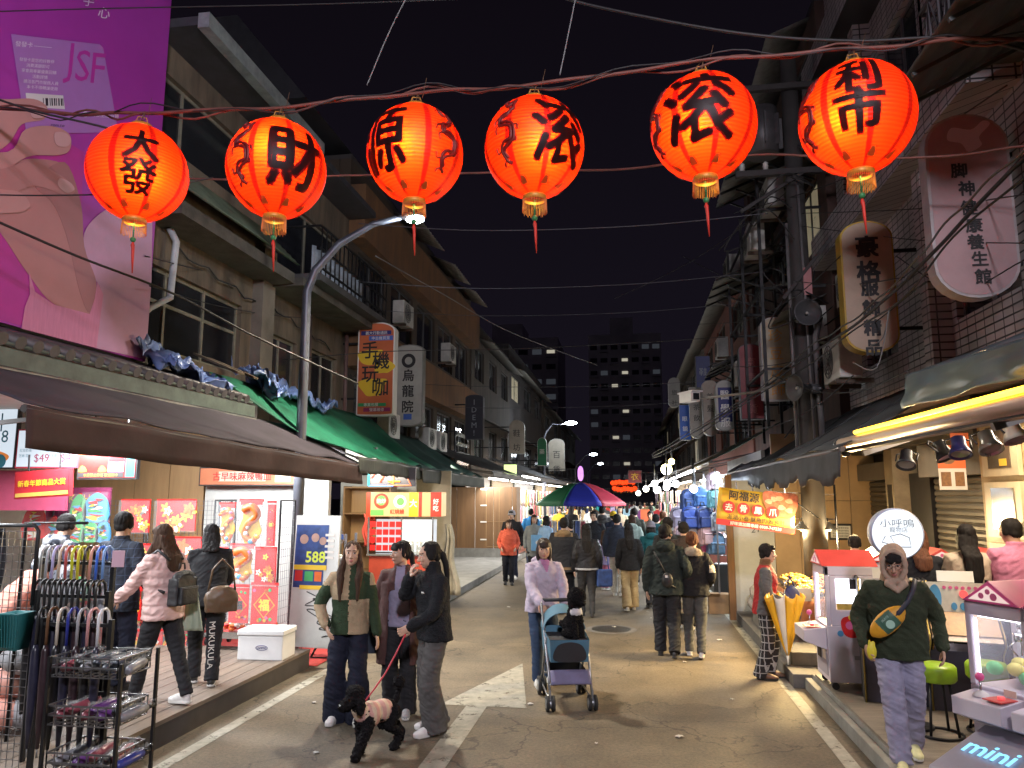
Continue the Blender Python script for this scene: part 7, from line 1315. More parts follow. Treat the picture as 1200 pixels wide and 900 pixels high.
# medal machines, stools, round sign
for i, (x, y, lb, c) in enumerate(((2.93, 7.55, 'medal game cabinet with red button and toy figures behind the hooded man', (.52, .47, .38)), (2.42, 7.75, 'black-sided medal game cabinet half hidden behind the hooded man', (.45, .42, .40)))):
    t = thing('game_cabinet', lb, 'game cabinet', (x, y, .187), R(-12)); m = MB(mat('cab_side', (.03, .03, .032), .5, var=.3)); pf = [(-.02, 0), (-.02, .5), (-.17, .62), (-.14, .68), (.05, .85), (.06, 1.12), (.42, 1.12), (.42, 0)]
    for s_ in (-1, 1): m.at(frame((s_*.29-(.01 if s_ > 0 else .01), 0, 0), (0, 1, 0), (0, 0, 1))); m.poly(pf, .02); m.at(None)
    m.build('side_panel', t); m = MB(mat('cab_navy', (.06, .055, .09), .45, var=.3)); m.bx(-.275, .275, .0, .41, 0, .52); m.build('cabinet', t); m = MB(mat('cab_face%d' % i, c, .4, var=.25, scale=9, emit=.12)); m.at(frame((0, .052, 1.0), (1, 0, 0), (0, 0, 1))); m.rect(-.27, .27, -.14, .12, .01); m.at(frame((0, -.05, .77), (1, 0, 0), (0, .25, .24))); m.use(mat('cab_deck', (.42, .24, .10), .4, var=.4, scale=14)); m.rect(-.27, .27, -.13, .12, .008); m.at(frame((0, -.155, .655), (1, 0, 0), (0, .6, .4))); m.use(mat('cab_lip', (.55, .45, .40), .4, var=.4, scale=20)); m.rect(-.27, .27, -.04, .04, .01); m.build('play_face', t)
    m = MB(); m.at(frame((0, .04, 1.0), (1, 0, 0), (0, 0, 1))); m.use(mat('button_red', (0, 0, 0))); m.disc(.03, .02, .035, .02); m.use(fb); m.lift(.0, lambda: m.poly(spline([(-.22, -.1), (-.24, .05), (-.19, .1), (-.15, .02), (-.16, -.1)], 4), .012)); [m.disc(-.05+.07*k, -.09, .024, .014, 0, 10, .035) for k in range(3)]; m.use(YL); m.lift(0, lambda: m.poly(spline([(.19, .08), (.25, .06), (.23, -.06), (.18, -.1), (.2, .0)], 4), .012)); m.use(fp); [m.disc(-.12+.05*k, .075, .016, .008, 0, 8) for k in range(7)]; m.build('game_figures', t)
    m = MB(mat('gold_trim', (.55, .42, .12), .3, .6)); [m.tube([(s_*.29, y_-.004, z_) for y_, z_ in pf[:6]], .008, 5) for s_ in (-1, 1)]; m.build('edge_trim', t); m = MB(WH); m.box((0.0, .2, 1.16), (.3, .02, .1), Matrix.Rotation(-.2, 3, 'X')); m.build('paper_sign', t)
for i, (x, y, lb) in enumerate(((2.42, 6.85, 'lime green round stool right of the hooded man'), (2.86, 6.98, 'lime green round stool half hidden by the pink-roofed machine'))):
    t = thing('round_stool', lb, 'stool', (x, y, .187), .3*i, 'lime green stools'); m = MB(mat('stool_green', (.30, .52, .03), .35, var=.15)); m.lathe([(0, .42), (.14, .42), (.155, .44), (.155, .53), (.14, .55), (0, .555)], n=28); m.build('seat', t)
    for k in range(4): a = pi/4+k*pi/2; MB(mat('iron_black', (0, 0, 0))).tube([(.1*cos(a), .1*sin(a), .42), (.15*cos(a), .15*sin(a), .012)], .011, 8).build('leg', t)
    m = MB(mat('iron_black', (0, 0, 0))); m.tube([(.17*cos(a), .17*sin(a), .012) for a in [2*pi*k/28 for k in range(29)]], .011, 6, False); m.build('foot_ring', t)
t = thing('round_sign', 'round white lit sign with thin characters on a post behind the hooded man', 'sign', (2.24, 7.0, .187)); m = MB(mat('iron_black', (0, 0, 0))); m.cyl((.05, .06, 0), (.05, .06, 1.6), .02); m.cyl((.05, .06, 0), (.05, .06, .02), .16, n=20); m.build('post', t); ax = Matrix.Rotation(pi/2, 3, 'X'); m = MB(mat('sign_casing', (.35, .4, .55), .4, var=0)); m.lathe([(0, -.05), (.215, -.05), (.215, .05), (.205, .055)], (0, 0, 1.585), 40, ax); m.build('casing', t); m = MB(E('roundface', (.86, .93, 1), 1.25)); m.lathe([(0, .052), (.205, .052)], (0, 0, 1.585), 40, ax); m.build('lit_face', t); m = MB(mat('ink_greyblue', (.10, .13, .18), .5, var=0)); m.at(frame((0, -.054, 1.585), (1, 0, 0), (0, 0, 1))); m.text('小呼嗚', 0, .09, .075, .003, 0, 1.25); m.text('寵物店', .01, .035, .05, .003); m.tube([(-.1, -.02, .003), (-.13, -.07, .003), (-.02, -.1, .003), (-.06, -.02, .003), (.02, .0, .003), (.09, -.03, .003), (.1, -.11, .003), (-.08, -.11, .003)], .004, 4); m.build('lettering', t)
# ------------------------------------------------------------------ backpack stall and the far market
t = build('market_stall', 'bright stall hung with backpacks on the right beyond the yellow banner', 'stall'); m = MB(wht); m.bx(2.35, 2.42, 14.2, 19.0, .15, 2.9); m.build('back_panel', t); m = MB(steel)
for y in (14.4, 16.6, 18.8): m.bar((1.55, y, .15), (1.55, y, 2.6), .03)
for z in (1.2, 1.75, 2.3): m.bar((1.55, 14.4, z), (1.55, 18.8, z), .02); m.bar((1.55, 14.45, z), (2.35, 14.45, z), .02)
m.build('rail', t)
BPK = None
def backpack(label, loc, rz, col, sc=1., group='backpacks hung on the bright stall', name='backpack'):
    global BPK
    mt = mat('pack_'+'_'.join('%d' % int(c*100) for c in col), col, .55, var=.2, scale=6, bump=.2, bscale=90)
    if BPK is None:
        BPK = thing(name, label, 'backpack', loc, rz, group); m = MB(); m.bx(-.14, .14, -.07, .06, -.29, -.02); m.sph((0, -.005, -.02), (.14, .065, .085), 18, 12); o = fuse(m, 'pack', BPK, .012, [mt], 4, folds(.006, 9, 9, 2)); m = MB(); m.bx(-.11, .11, -.115, -.05, -.27, -.10); fuse(m, 'pocket', BPK, .010, [mt], 4, folds(.004, 14, 14, 3)); m = MB(blkp); m.tube([(-.11, -.118, -.12), (.11, -.118, -.12)], .004, 5); m.tube([(-.125, -.072, -.2), (-.125, -.072, -.03), (-.07, -.068, .04), (0, -.066, .055), (.07, -.068, .04), (.125, -.072, -.03), (.125, -.072, -.2)], .004, 5); m.build('zip', BPK); m = MB(blkp); m.tube([(-.04, .02, .07), (-.03, .02, .13), (.03, .02, .13), (.04, .02, .07)], .01, 6); m.tube([(-.11, -.055, .0), (0, -.085, .035), (.11, -.055, .0)], .005, 5); m.build('strap', BPK); u = BPK
    else: u = dup(BPK, loc, rz, label, group)
    u.scale = (sc,)*3
    for c in u.children:
        if not c.name.startswith(('strap', 'zip')): c.material_slots[0].link = 'OBJECT'; c.material_slots[0].material = mt
    return u
for i, (x, y, d, c, s_, lb) in enumerate(((806, 577, 15, (.05, .10, .30), 1.1, 'royal blue backpack at the top left of the stall'), (820, 574, 15.0, (.06, .16, .42), 1.1, 'lighter blue backpack beside the bare bulb'), (808, 598, 14.6, (.02, .06, .30), 1.15, 'deep blue backpack in the second row'), (824, 598, 14.6, (.02, .04, .16), 1.15, 'navy backpack with white dots in the second row'), (838, 575, 14.6, (.10, .26, .30), 1.1, 'teal grey backpack by the yellow banner'), (795, 598, 15.5, (.42, .38, .50), 1.2, 'lilac backpack at the outer end of the row'), (836, 556, 14.6, (.45, .34, .40), 1.0, 'mauve flat bag under the awning corner'), (798, 620, 15.2, (.50, .36, .40), 1.15, 'dusty pink backpack in the third row'), (813, 620, 14.7, (.40, .40, .46), 1.15, 'pale grey backpack in the third row'), (828, 617, 14.6, (.46, .30, .32), 1.15, 'rose backpack in the third row'), (840, 604, 14.6, (.30, .34, .40), 1.0, 'slate backpack next to the banner edge'), (838, 628, 14.6, (.12, .22, .36), 1.15, 'denim blue backpack low by the wooden post'), (822, 640, 14.7, (.48, .10, .26), 1.0, 'magenta bag low in the stall'))):
    p = px(x, y, d); backpack(lb, tuple(p), .5-.1*(i % 3), c, s_)
t = thing('suitcase', 'black suitcase standing below the backpacks by the wooden post', 'suitcase', (1.72, 14.9, .15), .3); m = MB(blkp); m.bx(-.2, .2, -.12, .12, .05, .68); m.build('shell', t, .03); m = MB(steel); m.tube([(-.08, .06, .68), (-.08, .06, .82), (.08, .06, .82), (.08, .06, .68)], .01, 6); m.build('handle', t)
def lampbulb(label, p, c, r_, e, name='bare_bulb'):
    t = thing(name, label, 'lamp', tuple(p)); m = MB(mat('lit_bulb_%s' % ''.join('%d' % int(q*9) for q in c)+'_%d' % e, c, .4, var=0, emit=e, ecol=c)); m.sph((0, 0, 0), r_, 14, 10); m.build('bulb', t); m = MB(blkp); m.cyl((0, 0, r_*.8), (0, 0, r_+.5), .02, n=8); m.build('socket', t)
lampbulb('bare white bulb among the backpacks', px(813, 573, 14.3), (.75, .9, 1), .07, 22)
for i, (x, y, d, c, e, r_, lb) in enumerate(((781, 550, 24, (1, .93, .45), 9, .17, 'large yellow glowing globe under the dark right awning'), (787, 541, 22, (1, .85, .3), 6, .09, 'small yellow globe above the large one'), (767, 567, 24, (.95, .97, 1), 10, .1, 'white bulb left of the clothes rails'), (782, 566, 21, (.95, .97, 1), 10, .09, 'white bulb over the pale dresses'), (781, 571, 22, (.95, .97, 1), 10, .09, 'lower white bulb over the pale dresses'), (792, 567, 20, (.95, .97, 1), 10, .09, 'white bulb nearest the backpacks'), (770, 574, 26, (.95, .97, 1), 10, .12, 'round white lamp before the red boards'), (757, 573, 32, (1, .95, .8), 10, .12, 'white lamp in the far right stalls'), (748, 578, 38, (1, .95, .8), 10, .12, 'farthest white lamp in the right stalls'))): lampbulb(lb, px(x, y, d), c, r_, e)
def stall(label, side, y0, y1, cm, seed, lit, litc=(1, .95, .85), group='lit market stalls along the street'):
    r = random.Random(seed); xs = -3.75 if side < 0 else (1.75 if y0 < 26 else 1.45); s_ = side; t = build('market_stall', label, 'stall', group); m = MB(cm); m.bx(xs+s_*1.75, xs+s_*1.8, y0, y1, .15, 2.75); m.build('back_panel', t); m = MB(mat('counter_%d' % (seed % 4), ((.42, .40, .38), (.4, .12, .08), (.3, .22, .15), (.2, .25, .3))[seed % 4], .5, var=.3)); m.bx(xs, xs+s_*.8, y0+.1, y1-.1, .15, .85); m.build('counter', t)
    m = MB(E('tube_%d' % int(litc[2]*10), litc, 16)); m.tube([(xs-s_*.15, y0+.2, 2.72), (xs-s_*.15, y1-.2, 2.72)], .04, 8); m.tube([(xs+s_*1.0, y0+.2, 2.66), (xs+s_*1.0, y1-.2, 2.66)], .035, 8); m.build('light_tube', t)
    pal = [mat('goods_%d' % i, c, .6, var=.3, scale=8) for i, c in enumerate(((.6, .5, .42), (.5, .1, .12), (.65, .3, .35), (.1, .2, .4), (.6, .55, .2), (.12, .3, .2), (.35, .3, .4), (.7, .68, .64)))]; m = MB(*pal)
    for i in range(int((y1-y0)*13)):
        m.c = r.randrange(8); y = r.uniform(y0+.1, y1-.2); k = i % 3
        if k == 0: z = r.choice((1.25, 1.85)); m.sheet(lambda u, v: (xs+s_*(.25+.9*r.random()*0+.5*((i*7) % 5)/4), y+.34*u*(.6+.4*v), z+.42-.62*v+.02*sin(u*9)), 4, 4, .03)
        elif k == 1: m.box((xs+s_*r.uniform(.1, .7), y, .95), (.26, .3, .2), r.random())
        else: m.sph((xs+s_*r.uniform(.1, .7), y, .97), (.13, .15, .12), 10, 7)
    tag(m.build('merchandise', t), kind='stuff'); return t
wp_ = mat('stall_pale', (.55, .53, .5), .6, var=.15); wq_ = mat('stall_tan2', (.45, .36, .25), .6, var=.2)
for a in (('pale lit clothes stall on the left just past the plywood hoarding', -1, 25.2, 29.5, wp_, 1, 1, (1, .97, .93)), ('second lit stall on the left behind the striped parasol', -1, 30.0, 35.5, wq_, 2, 1, (1, .93, .8)), ('third lit stall on the left', -1, 36, 43, wp_, 3, 1, (.9, .96, 1)), ('farthest lit stall on the left', -1, 44, 56, wq_, 4, 1, (1, .9, .7)),
          ('lit stall of pale dresses on the right past the backpacks', 1, 19.5, 24.5, wp_, 5, 1, (.95, .98, 1)), ('second lit clothes stall on the right', 1, 25, 31, wq_, 6, 1, (.95, .98, 1)), ('third lit stall on the right', 1, 31.5, 39, wp_, 7, 1, (1, .93, .8)), ('farthest lit stall on the right', 1, 40, 54, wq_, 8, 1, (1, .95, .8))): stall(*a)
t = thing('lightbox_sign', 'small yellow-green lightbox over the left clothes stalls', 'sign', tuple(px(598, 551, 27.0))); MB(E('ygreen', (.75, .95, .35), 1.6)).bx(-.22, .22, -.08, .08, -.2, .2).build('lit_face', t); MB(blkp).bx(-.25, .25, -.05, .1, .2, .24).build('housing', t)
t = thing('lightbox_sign', 'white lightbox over the stall left of the parasol', 'sign', tuple(px(423, 536, 12.6))); MB(E('cream', (1, .95, .8), 1.6)).bx(-.26, .26, -.06, .06, -.14, .14).build('lit_face', t); MB(blkp).bx(-.28, .28, -.05, .08, .14, .17).build('housing', t)
t = build('red_clothes_stand', 'red orange hoarding panel among the far crowd on the right', 'panel'); p = px(756, 634, 24); MB(mat('panel_vermilion', (.60, .10, .03), .5, var=.2)).bx(p.x-.12, p.x+.16, 23.97, 24.03, .2, 1.65).build('panel', t)
# far red lanterns over the street
fl = None
r = random.Random(2)
for i in range(14):
    x, y = 718+26*((i*5) % 14)/13, 565+8*(i % 2)+r.uniform(-1, 1); p = px(x, y, 62)
    if fl is None:
        fl = thing('far_lantern', 'small glowing red lantern in the far cluster over the street', 'lantern', tuple(p), 0, 'far red lanterns above the crowd'); MB(E('farlantern', (1, .06, .01), 1.8)).sph((0, 0, 0), (.2, .2, .19), 12, 8).build('shell', fl); MB(gold).cyl((0, 0, -.3), (0, 0, -.22), .1).build('collar', fl)
    else: dup(fl, tuple(p))
# parasol
t = thing('market_parasol', 'big red green and blue striped parasol over the crowd', 'parasol', (-1.45, 22.0, 0), .12); pr = mat('parasol_red', (.32, .02, .05), .6, var=.2); pg = mat('parasol_green', (.015, .17, .07), .6, var=.2); pb = mat('parasol_blue', (.02, .03, .34), .6, var=.2); NP = 8; m = MB(pr, pg, pb)
for k in range(NP):
    m.c = (2, 0, 2, 1, 0, 1, 0, 1)[k]; a0, a1 = 2*pi*(k-.5)/NP-pi/2, 2*pi*(k+.5)/NP-pi/2
    def pf_(u, v, a0=a0, a1=a1):
        a = a0+(a1-a0)*u; rr = 1.36*v*(cos(pi/NP)/cos((u-.5)*2*pi/NP)); return (rr*cos(a), rr*sin(a), 2.46-.60*v**1.7-.015*sin(pi*u)*v)
    m.sheet(pf_, 8, 8, .006); m.sheet(lambda u, v, a0=a0, a1=a1: (lambda q: (q[0]*1.004, q[1]*1.004, q[2]-.001-.06*v))(pf_(u, 1, a0, a1)), 8, 1, .004)
m.build('canopy', t); MB(chrome).cyl((0, 0, 0), (0, 0, 2.5), .025).build('pole', t); m = MB(chrome)
for k in range(NP): a = 2*pi*(k+.5)/NP-pi/2; m.bar((0, 0, 2.38), (1.34*cos(a), 1.34*sin(a), 1.86), .012)
m.build('rib', t); MB(conc).lathe([(0, 0), (.28, 0), (.26, .1), (0, .12)]).build('base', t)
t = thing('garment_rail', 'white-framed rail of scarves under the striped parasol', 'rail', (-1.75, 20.6, 0)); m = MB(wht); m.tube([(-.6, 0, 0), (-.6, 0, 1.42), (.6, 0, 1.42), (.6, 0, 0)], .018, 8); m.build('frame', t); m = MB(mat('scarf_a', (.35, .08, .12), .8, var=.5, scale=20), mat('scarf_b', (.45, .45, .5), .8, var=.5, scale=20), mat('scarf_c', (.08, .12, .3), .8, var=.4))
for i in range(7): m.c = i % 3; m.sheet(lambda u, v: (-.52+.155*i+.12*u, .03*sin(u*6+i), 1.40-.75*v), 5, 4, .01)
m.build('scarves', t)
# ------------------------------------------------------------------ people
WSH = (mat('sneaker_white', (.62, .60, .58), .55, var=.15), mat('sole_white', (.66, .65, .62), .6, var=.1), 'w'); BSH = (mat('shoe_black', (.02, .02, .022), .4, var=.2), mat('sole_black', (.03, .03, .03), .6), 'b'); GSH = (mat('sneaker_grey', (.28, .27, .27), .6, var=.2), mat('sole_white', (0, 0, 0)), 'g'); BRS = (mat('shoe_brown', (.14, .065, .03), .5, var=.2), mat('sole_black', (0, 0, 0)), 'n')
navy = cloth('navy_trouser', (.012, .014, .028)); blkc = cloth('black', (.020, .020, .023)); 
# woman in the two-tone fleece
p = Person('woman in a green and beige fleece with long dark hair and flared navy trousers', (-2.66, 7.05, 0), R(14), 1.64, near=2, feet=((.10, -.02, 0, .1), (-.12, .03, 0, -.25)), hands=((.27, -.05, .84), (-.21, -.12, .93)), head=(.05, -.06, .03), elbow=((.4, 1, 0), (-.9, .6, 0)))
def twotone(q):
    x, y, z = q; ax = abs(x)
    if ax > .19: return 1 if (z < 1.12 and x < 0) or (z > 1.3) else 0
    if x < 0: return 1 if z > 1.17 else 0
    return 0 if z > 1.17 else 1
gf = cloth('fleece_green', (.030, .050, .026), .95, bump=.6, bscale=90); bf = cloth('fleece_beige', (.36, .27, .17), .95, bump=.6, bscale=90)
p.top([gf, bf], hem=.84, b=1.04, collar=1.515, matfn=twotone, amp=.008); p.legs([navy], wide=1.18, ankle=.125, low=.02, amp=.008); p.shoes(*WSH); p.hair('long', HAIRN(), L=.30, front=True, bangs=False)
# woman in the brown coat
p = Person('woman in a long open brown coat over a lavender shirt, looking aside', (-2.27, 7.42, 0), R(6), 1.63, near=2, feet=((.09, -.09, 0, .15), (-.10, .10, .02, -.1)), hands=(None, (-.27, -.04, .88)), head=(R(-48), .04, 0), curl=(.3, .8))
p.top([cloth('lavender', (.27, .25, .36), .8)], hem=.86, b=.92, collar=1.47, name='shirt', amp=.006)
co = cloth('coat_brown', (.075, .035, .032), .7)
m = MB(); b_ = 1.06
for sg in (-1, 1):
    for (x, y, z, rx, ry) in ((.125, -.06, 1.0, .065, .05),): pass
def coat_part(sg):                                                       # half of an open coat: a thick curved shell from the front edge round to the back
    m.sheet(lambda u, v: ((.20+.035*v)*b_*sg*sin(.52+(pi-.50)*u) if True else 0, -(.145+.05*v)*b_*cos(.52+(pi-.50)*u)+.01, 1.30-.80*v+.0), 18, 22, .02)
coat_part(1); coat_part(-1)
loft(m, [(p.tor(0, .005, 1.22), .18*b_, .137*b_), (p.tor(0, .005, 1.30), .175*b_, .128*b_), (p.tor(0, .01, 1.375), .145*b_, .102*b_), (p.tor(0, .014, 1.43), .095, .085), (p.tor(0, .014, 1.47), .08, .076)], 22)
for i in (0, 1): P_ = bez(p.sh[i], p.el[i], p.wr[i]); limb(m, [p.tor((.075, -.075)[i], .01, 1.368)]+P_, [.064*b_]+[(.07-.016*j/(len(P_)-1))*b_ for j in range(len(P_))])
p._f(m, 'coat', [co, cloth('lavender', (0, 0, 0))], disp=folds(.009, 8, 9, 4), matfn=lambda q: 1 if abs(q[0]) < .045+.02*(1.42-q[2]) and q[1] < -.05 and 1.18 < q[2] < 1.46 else 0)
p.legs([blkc], wide=1.1, ankle=.10, low=.03); p.shoes(*GSH); p.hair('pony', HAIRB(), L=.02, bangs=2)
t = thing('tablet_case', 'dark flat case held at the side of the woman in the brown coat', 'case', tuple(p.P(p.wr[1]+V((-.03, -.02, -.14)))), R(60)); MB(mat('case_slate', (.05, .06, .08), .35, var=.2)).box((0, 0, 0), (.2, .015, .28), Matrix.Rotation(.15, 3, 'Y')).build('case', t, .004); MB(steel).box((0, -.009, .06), (.05, .003, .02)).build('clasp', t)
# woman in black fleece with the leash
p = Person('woman in a black fleece jacket with ponytail, hand raised to her mouth', (-1.80, 6.92, 0), R(-50), 1.66, near=2, feet=((.09, -.06, 0, .1), (-.10, .05, 0, -.15)), lean=.06, hands=((.16, -.31, .98), (-.05, -.235, 1.39)), head=(R(-14), .16, 0), elbow=((.4, .8, -.6), (-.7, -.1, -1)), curl=(1.0, .75), armdir=(None, (.25, .15, 1)), palm=(None, (.2, 1, 0)))
p.top([cloth('fleece_black', (.014, .015, .018), .97, bump=.8, bscale=70)], hem=.82, b=1.12, collar=1.53, amp=.010); p.legs([cloth('slate_trouser', (.085, .08, .078))], wide=1.25, ankle=.115, low=.035, amp=.010); p.shoes(*WSH); p.hair('pony', HAIRB(), L=.30, bangs=False)
t = p; leash_hand = p.P(p.wr[0]+V((0, -.05, -.06)))
m = MB(WH); T = frame(p.P(V((.09, -.165, 1.25))), Matrix.Rotation(R(-50), 3, 'Z') @ V((1, 0, 0)), (0, 0, 1)); m.at(T); m.tube([(-.02, 0, 0), (-.01, .015, .004), (.0, 0, .004), (.012, .016, .004), (.025, .004, 0)], .005, 4); o = m.build('chest_mark', p.root); o.matrix_parent_inverse = (Matrix.Translation(p.root.location) @ Matrix.Rotation(R(-50), 4, 'Z')).inverted()
# dogs
def dog(label, loc, rz, pose='walk', jacket=None, coat=(.012, .011, .012), s=1.):
    t = thing('dog', label, 'dog', loc, rz); t.scale = (s, s, s); m = MB(); fur = mat('poodle_fur', coat, .95, var=.5, scale=30, bump=1, bscale=45, spec=.1)
    if pose == 'walk':
        m.sph((0, -.09, .30), (.085, .10, .10), 16, 10); m.sph((0, .04, .31), (.075, .13, .085), 16, 10); m.sph((0, .14, .31), (.075, .08, .085), 14, 9)
        limb(m, [(0, -.13, .33), (0, -.19, .42)], [.065, .055]); hd = V((0, -.235, .455))
        for (x, a) in ((.055, [(.055, -.11, .28), (.055, -.15, .17), (.055, -.22, .07), (.055, -.235, .03)]), (-.055, [(-.055, -.11, .28), (-.055, -.10, .16), (-.055, -.09, .06), (-.055, -.115, .025)])): limb(m, a, [.05, .042, .038, .04])
        for x, a in ((.055, [(.055, .15, .30), (.06, .10, .20), (.06, .21, .13), (.06, .18, .04), (.06, .15, .025)]), (-.055, [(-.055, .15, .30), (-.06, .13, .19), (-.06, .28, .15), (-.06, .34, .07), (-.06, .325, .04)])): limb(m, a, [.065, .05, .038, .036, .036])
        limb(m, [(0, .21, .36), (0, .25, .45), (.01, .24, .52)], [.022, .022, .05])
    else:
        m.sph((0, .03, .13), (.10, .11, .13), 16, 10); m.sph((0, -.02, .25), (.085, .085, .12), 16, 10); limb(m, [(0, -.03, .31), (0, -.05, .40)], [.065, .055]); hd = V((0, -.07, .445)); m.sph(hd+V((0, .0, .035)), (.115, .108, .105), 16, 10)
        for x in (.05, -.05): limb(m, [(x, -.06, .24), (x, -.085, .12), (x, -.1, .02)], [.042, .036, .036]); m.sph((x*1.6, .0, .06), (.05, .1, .06), 12, 8)
        limb(m, [(0, .12, .08), (0, .18, .14)], [.02, .04])
    m.sph(hd+V((0, .015, .02)), (.072, .076, .072), 16, 10); m.sph(hd+V((0, .02, .06)), (.08, .075, .055), 14, 9); limb(m, [hd+V((0, -.05, -.015)), hd+V((0, -.092, -.025))], [.05, .042])
    for x in (-1, 1): m.sph(hd+V((x*.078, .02, -.03)), (.028, .042, .075), 12, 8)
    f0 = folds(.015, 52, 52, 5); fuse(m, 'body', t, .0062, [fur, mat('dog_nose', (.006, .006, .006), .25, var=0), mat('dog_eye', (.01, .006, .004), .08, var=0)], 2, f0, lambda q: 1 if (V(q)-hd-V((0, -.136, -.015))).length < .018 else (2 if min((V(q)-hd-V((sx*.033, -.058, .018))).length for sx in (-1, 1)) < .014 else 0))
    if jacket:
        m = MB()
        if pose == 'walk': m.sph((0, -.06, .315), (.098, .105, .105), 16, 10); m.sph((0, .06, .32), (.09, .13, .092), 16, 10); limb(m, [(0, -.13, .33), (0, -.165, .38)], [.075, .068])
        else: m.sph((0, -.055, .30), (.088, .062, .065), 14, 9)
        fuse(m, 'sweater', t, .009, jacket, 2, folds(.004, 30, 30, 2), (lambda q: 1 if int((q[1]+.3)/.035) % 2 == 0 else 0) if len(jacket) > 1 else None)
    return t
dz_ = R(-32); D1 = dog('black curly poodle in a striped pink sweater walking on a red leash', (-2.13, 6.30, 0), dz_, 'walk', [cloth('dog_pink', (.48, .27, .24)), cloth('dog_cream', (.52, .40, .30))])
cl_ = Matrix.Rotation(dz_, 3, 'Z') @ V((0, -.12, .42))+V((-2.13, 6.30, 0)); mid = (cl_+leash_hand)/2-V((0, 0, .05))
tag(MB(mat('leash_red', (.45, .03, .05), .6, var=.1)).tube([leash_hand, leash_hand.lerp(mid, .5)-V((0, 0, .01)), mid, mid.lerp(cl_, .5)-V((0, 0, .005)), cl_], .007, 6).build('dog_leash'), 'red leash running from the ponytailed woman down to the walking poodle', 'leash')
# woman with the pet stroller
p = Person('woman in a pale lilac hoodie and jeans pushing a pet stroller', (-1.02, 8.80, 0), R(22), 1.60, near=2, feet=((.09, .03, 0, .1), (-.10, -.12, 0, -.1)), lean=.12, hands=((.15, -.40, .985), (-.13, -.40, .985)), head=(R(-12), .12, 0), elbow=((.8, .6, -.6), (-.8, .6, -.6)), curl=.9, bulk=1.1, face=1.12, palm=((0, .1, -1), (0, .1, -1)))
p.top([cloth('hoodie_lilac', (.46, .40, .50), .9), cloth('tee_pink', (.45, .20, .36))], hem=.84, hood=1, b=1.2, collar=1.46, amp=.009, matfn=lambda q: 1 if abs(q[0]) < .05*(q[2]-1.30)/.12 and q[1] < -.08 and q[2] > 1.32 else 0); p.legs([cloth('jeans', (.025, .045, .09), .8)], wide=1.08, ankle=.06, amp=.006); p.shoes(*WSH); p.hair('bob', mat('hair_darkbrown', (.030, .016, .012), .6, var=.5, scale=40, stretch=(4, 4, .4)), bangs=2)
S_ = thing('pet_stroller', 'light blue pet stroller with four black wheel pairs pushed along the road', 'stroller', (-.70, 8.08, 0), R(14)); al = mat('stroller_tube', (.30, .31, .33), .35, .7, var=.2); sb = mat('stroller_blue', (.06, .16, .24), .7, var=.25, bump=.2, bscale=150); sk2 = mat('stroller_black', (.02, .02, .025), .7, var=.3); sp2 = mat('stroller_purple', (.14, .13, .24), .7, var=.25)
m = MB(al)
for x in (-.21, .21): m.tube([(x, -.33, .10), (x, -.18, .42), (x, .12, .72), (x, .33, .93), (x*.95, .38, .965)], .013, 8); m.tube([(x, .32, .10), (x, .1, .48), (x, -.1, .66)], .012, 8); m.tube([(x, -.33, .10), (x, .32, .12)], .01, 8)
m.tube([(-.2, .38, .965), (.2, .38, .965)], .012, 8); m.tube([(-.21, -.27, .24), (.21, -.27, .24)], .01, 8); m.tube([(-.21, .24, .24), (.21, .24, .24)], .01, 8); m.build('frame', S_); m = MB(sk2); m.tube([(-.19, .38, .966), (.19, .38, .966)], .02, 10); m.build('handle', S_)
m = MB(sb); m.add([(-.19, -.24, .44), (.19, -.24, .44), (.21, .2, .44), (-.21, .2, .44), (-.2, -.27, .66), (.2, -.27, .66), (.22, .26, .72), (-.22, .26, .72)], [(3, 2, 1, 0), (0, 1, 5, 4), (1, 2, 6, 5), (2, 3, 7, 6), (3, 0, 4, 7)], False); m.sheet(lambda u, v: (.215*cos(pi*u), .05+.25*v+.02*sin(pi*u), .70+(.17+.06*v)*sin(pi*u)), 16, 6, .008); m.build('cabin', S_, .012)
m = MB(sk2); m.at(frame((0, -.262, .55), (1, 0, 0), (0, -.12, 1))); m.poly(spline([(-.15, -.09), (-.13, .05), (0, .09), (.13, .05), (.15, -.09)], 6, True), .006); m.at(None); m.bx(-.19, .19, -.22, .24, .645, .655); m.add([(-.16, -.15, .2), (.16, -.15, .2), (.16, .2, .2), (-.16, .2, .2), (-.19, -.2, .34), (.19, -.2, .34), (.19, .24, .34), (-.19, .24, .34)], [(3, 2, 1, 0), (0, 1, 5, 4), (1, 2, 6, 5), (2, 3, 7, 6), (3, 0, 4, 7)], False); m.build('lining', S_)
m = MB(sp2); m.sheet(lambda u, v: (-.2+.4*u, -.235-.10*v+.015*sin(pi*u), .36-.115*v), 8, 4, .014); m.build('foot_tray', S_)
for x, y in ((-.21, -.33), (.21, -.33), (-.21, .32), (.21, .32)):
    R_ = .075 if y < 0 else .095; wv = MB(mat('tyre_black', (.02, .02, .02), .8, var=.2))
    for dx in (-.028, .028): wv.lathe([(R_*.62, -.016), (R_*.95, -.016), (R_, 0), (R_*.95, .016), (R_*.62, .016)], (x+dx, y, R_), 20, Matrix.Rotation(pi/2, 3, 'Y'))
    wv = wv.build('wheel', S_); q = MB(al); q.cyl((x-.045, y, R_), (x+.045, y, R_), R_*.6, n=14); q.bar((x, y, R_), (x, y, .2), .016); q.build('hub', wv)
dv = Matrix.Rotation(R(14), 3, 'Z') @ V((.06, -.10, .655))+V((-.70, 8.08, 0)); dog('black curly poodle with a white bib sitting up in the pet stroller', tuple(dv), R(50), 'sit', [cloth('bib_white', (.55, .54, .58))], s=.86)
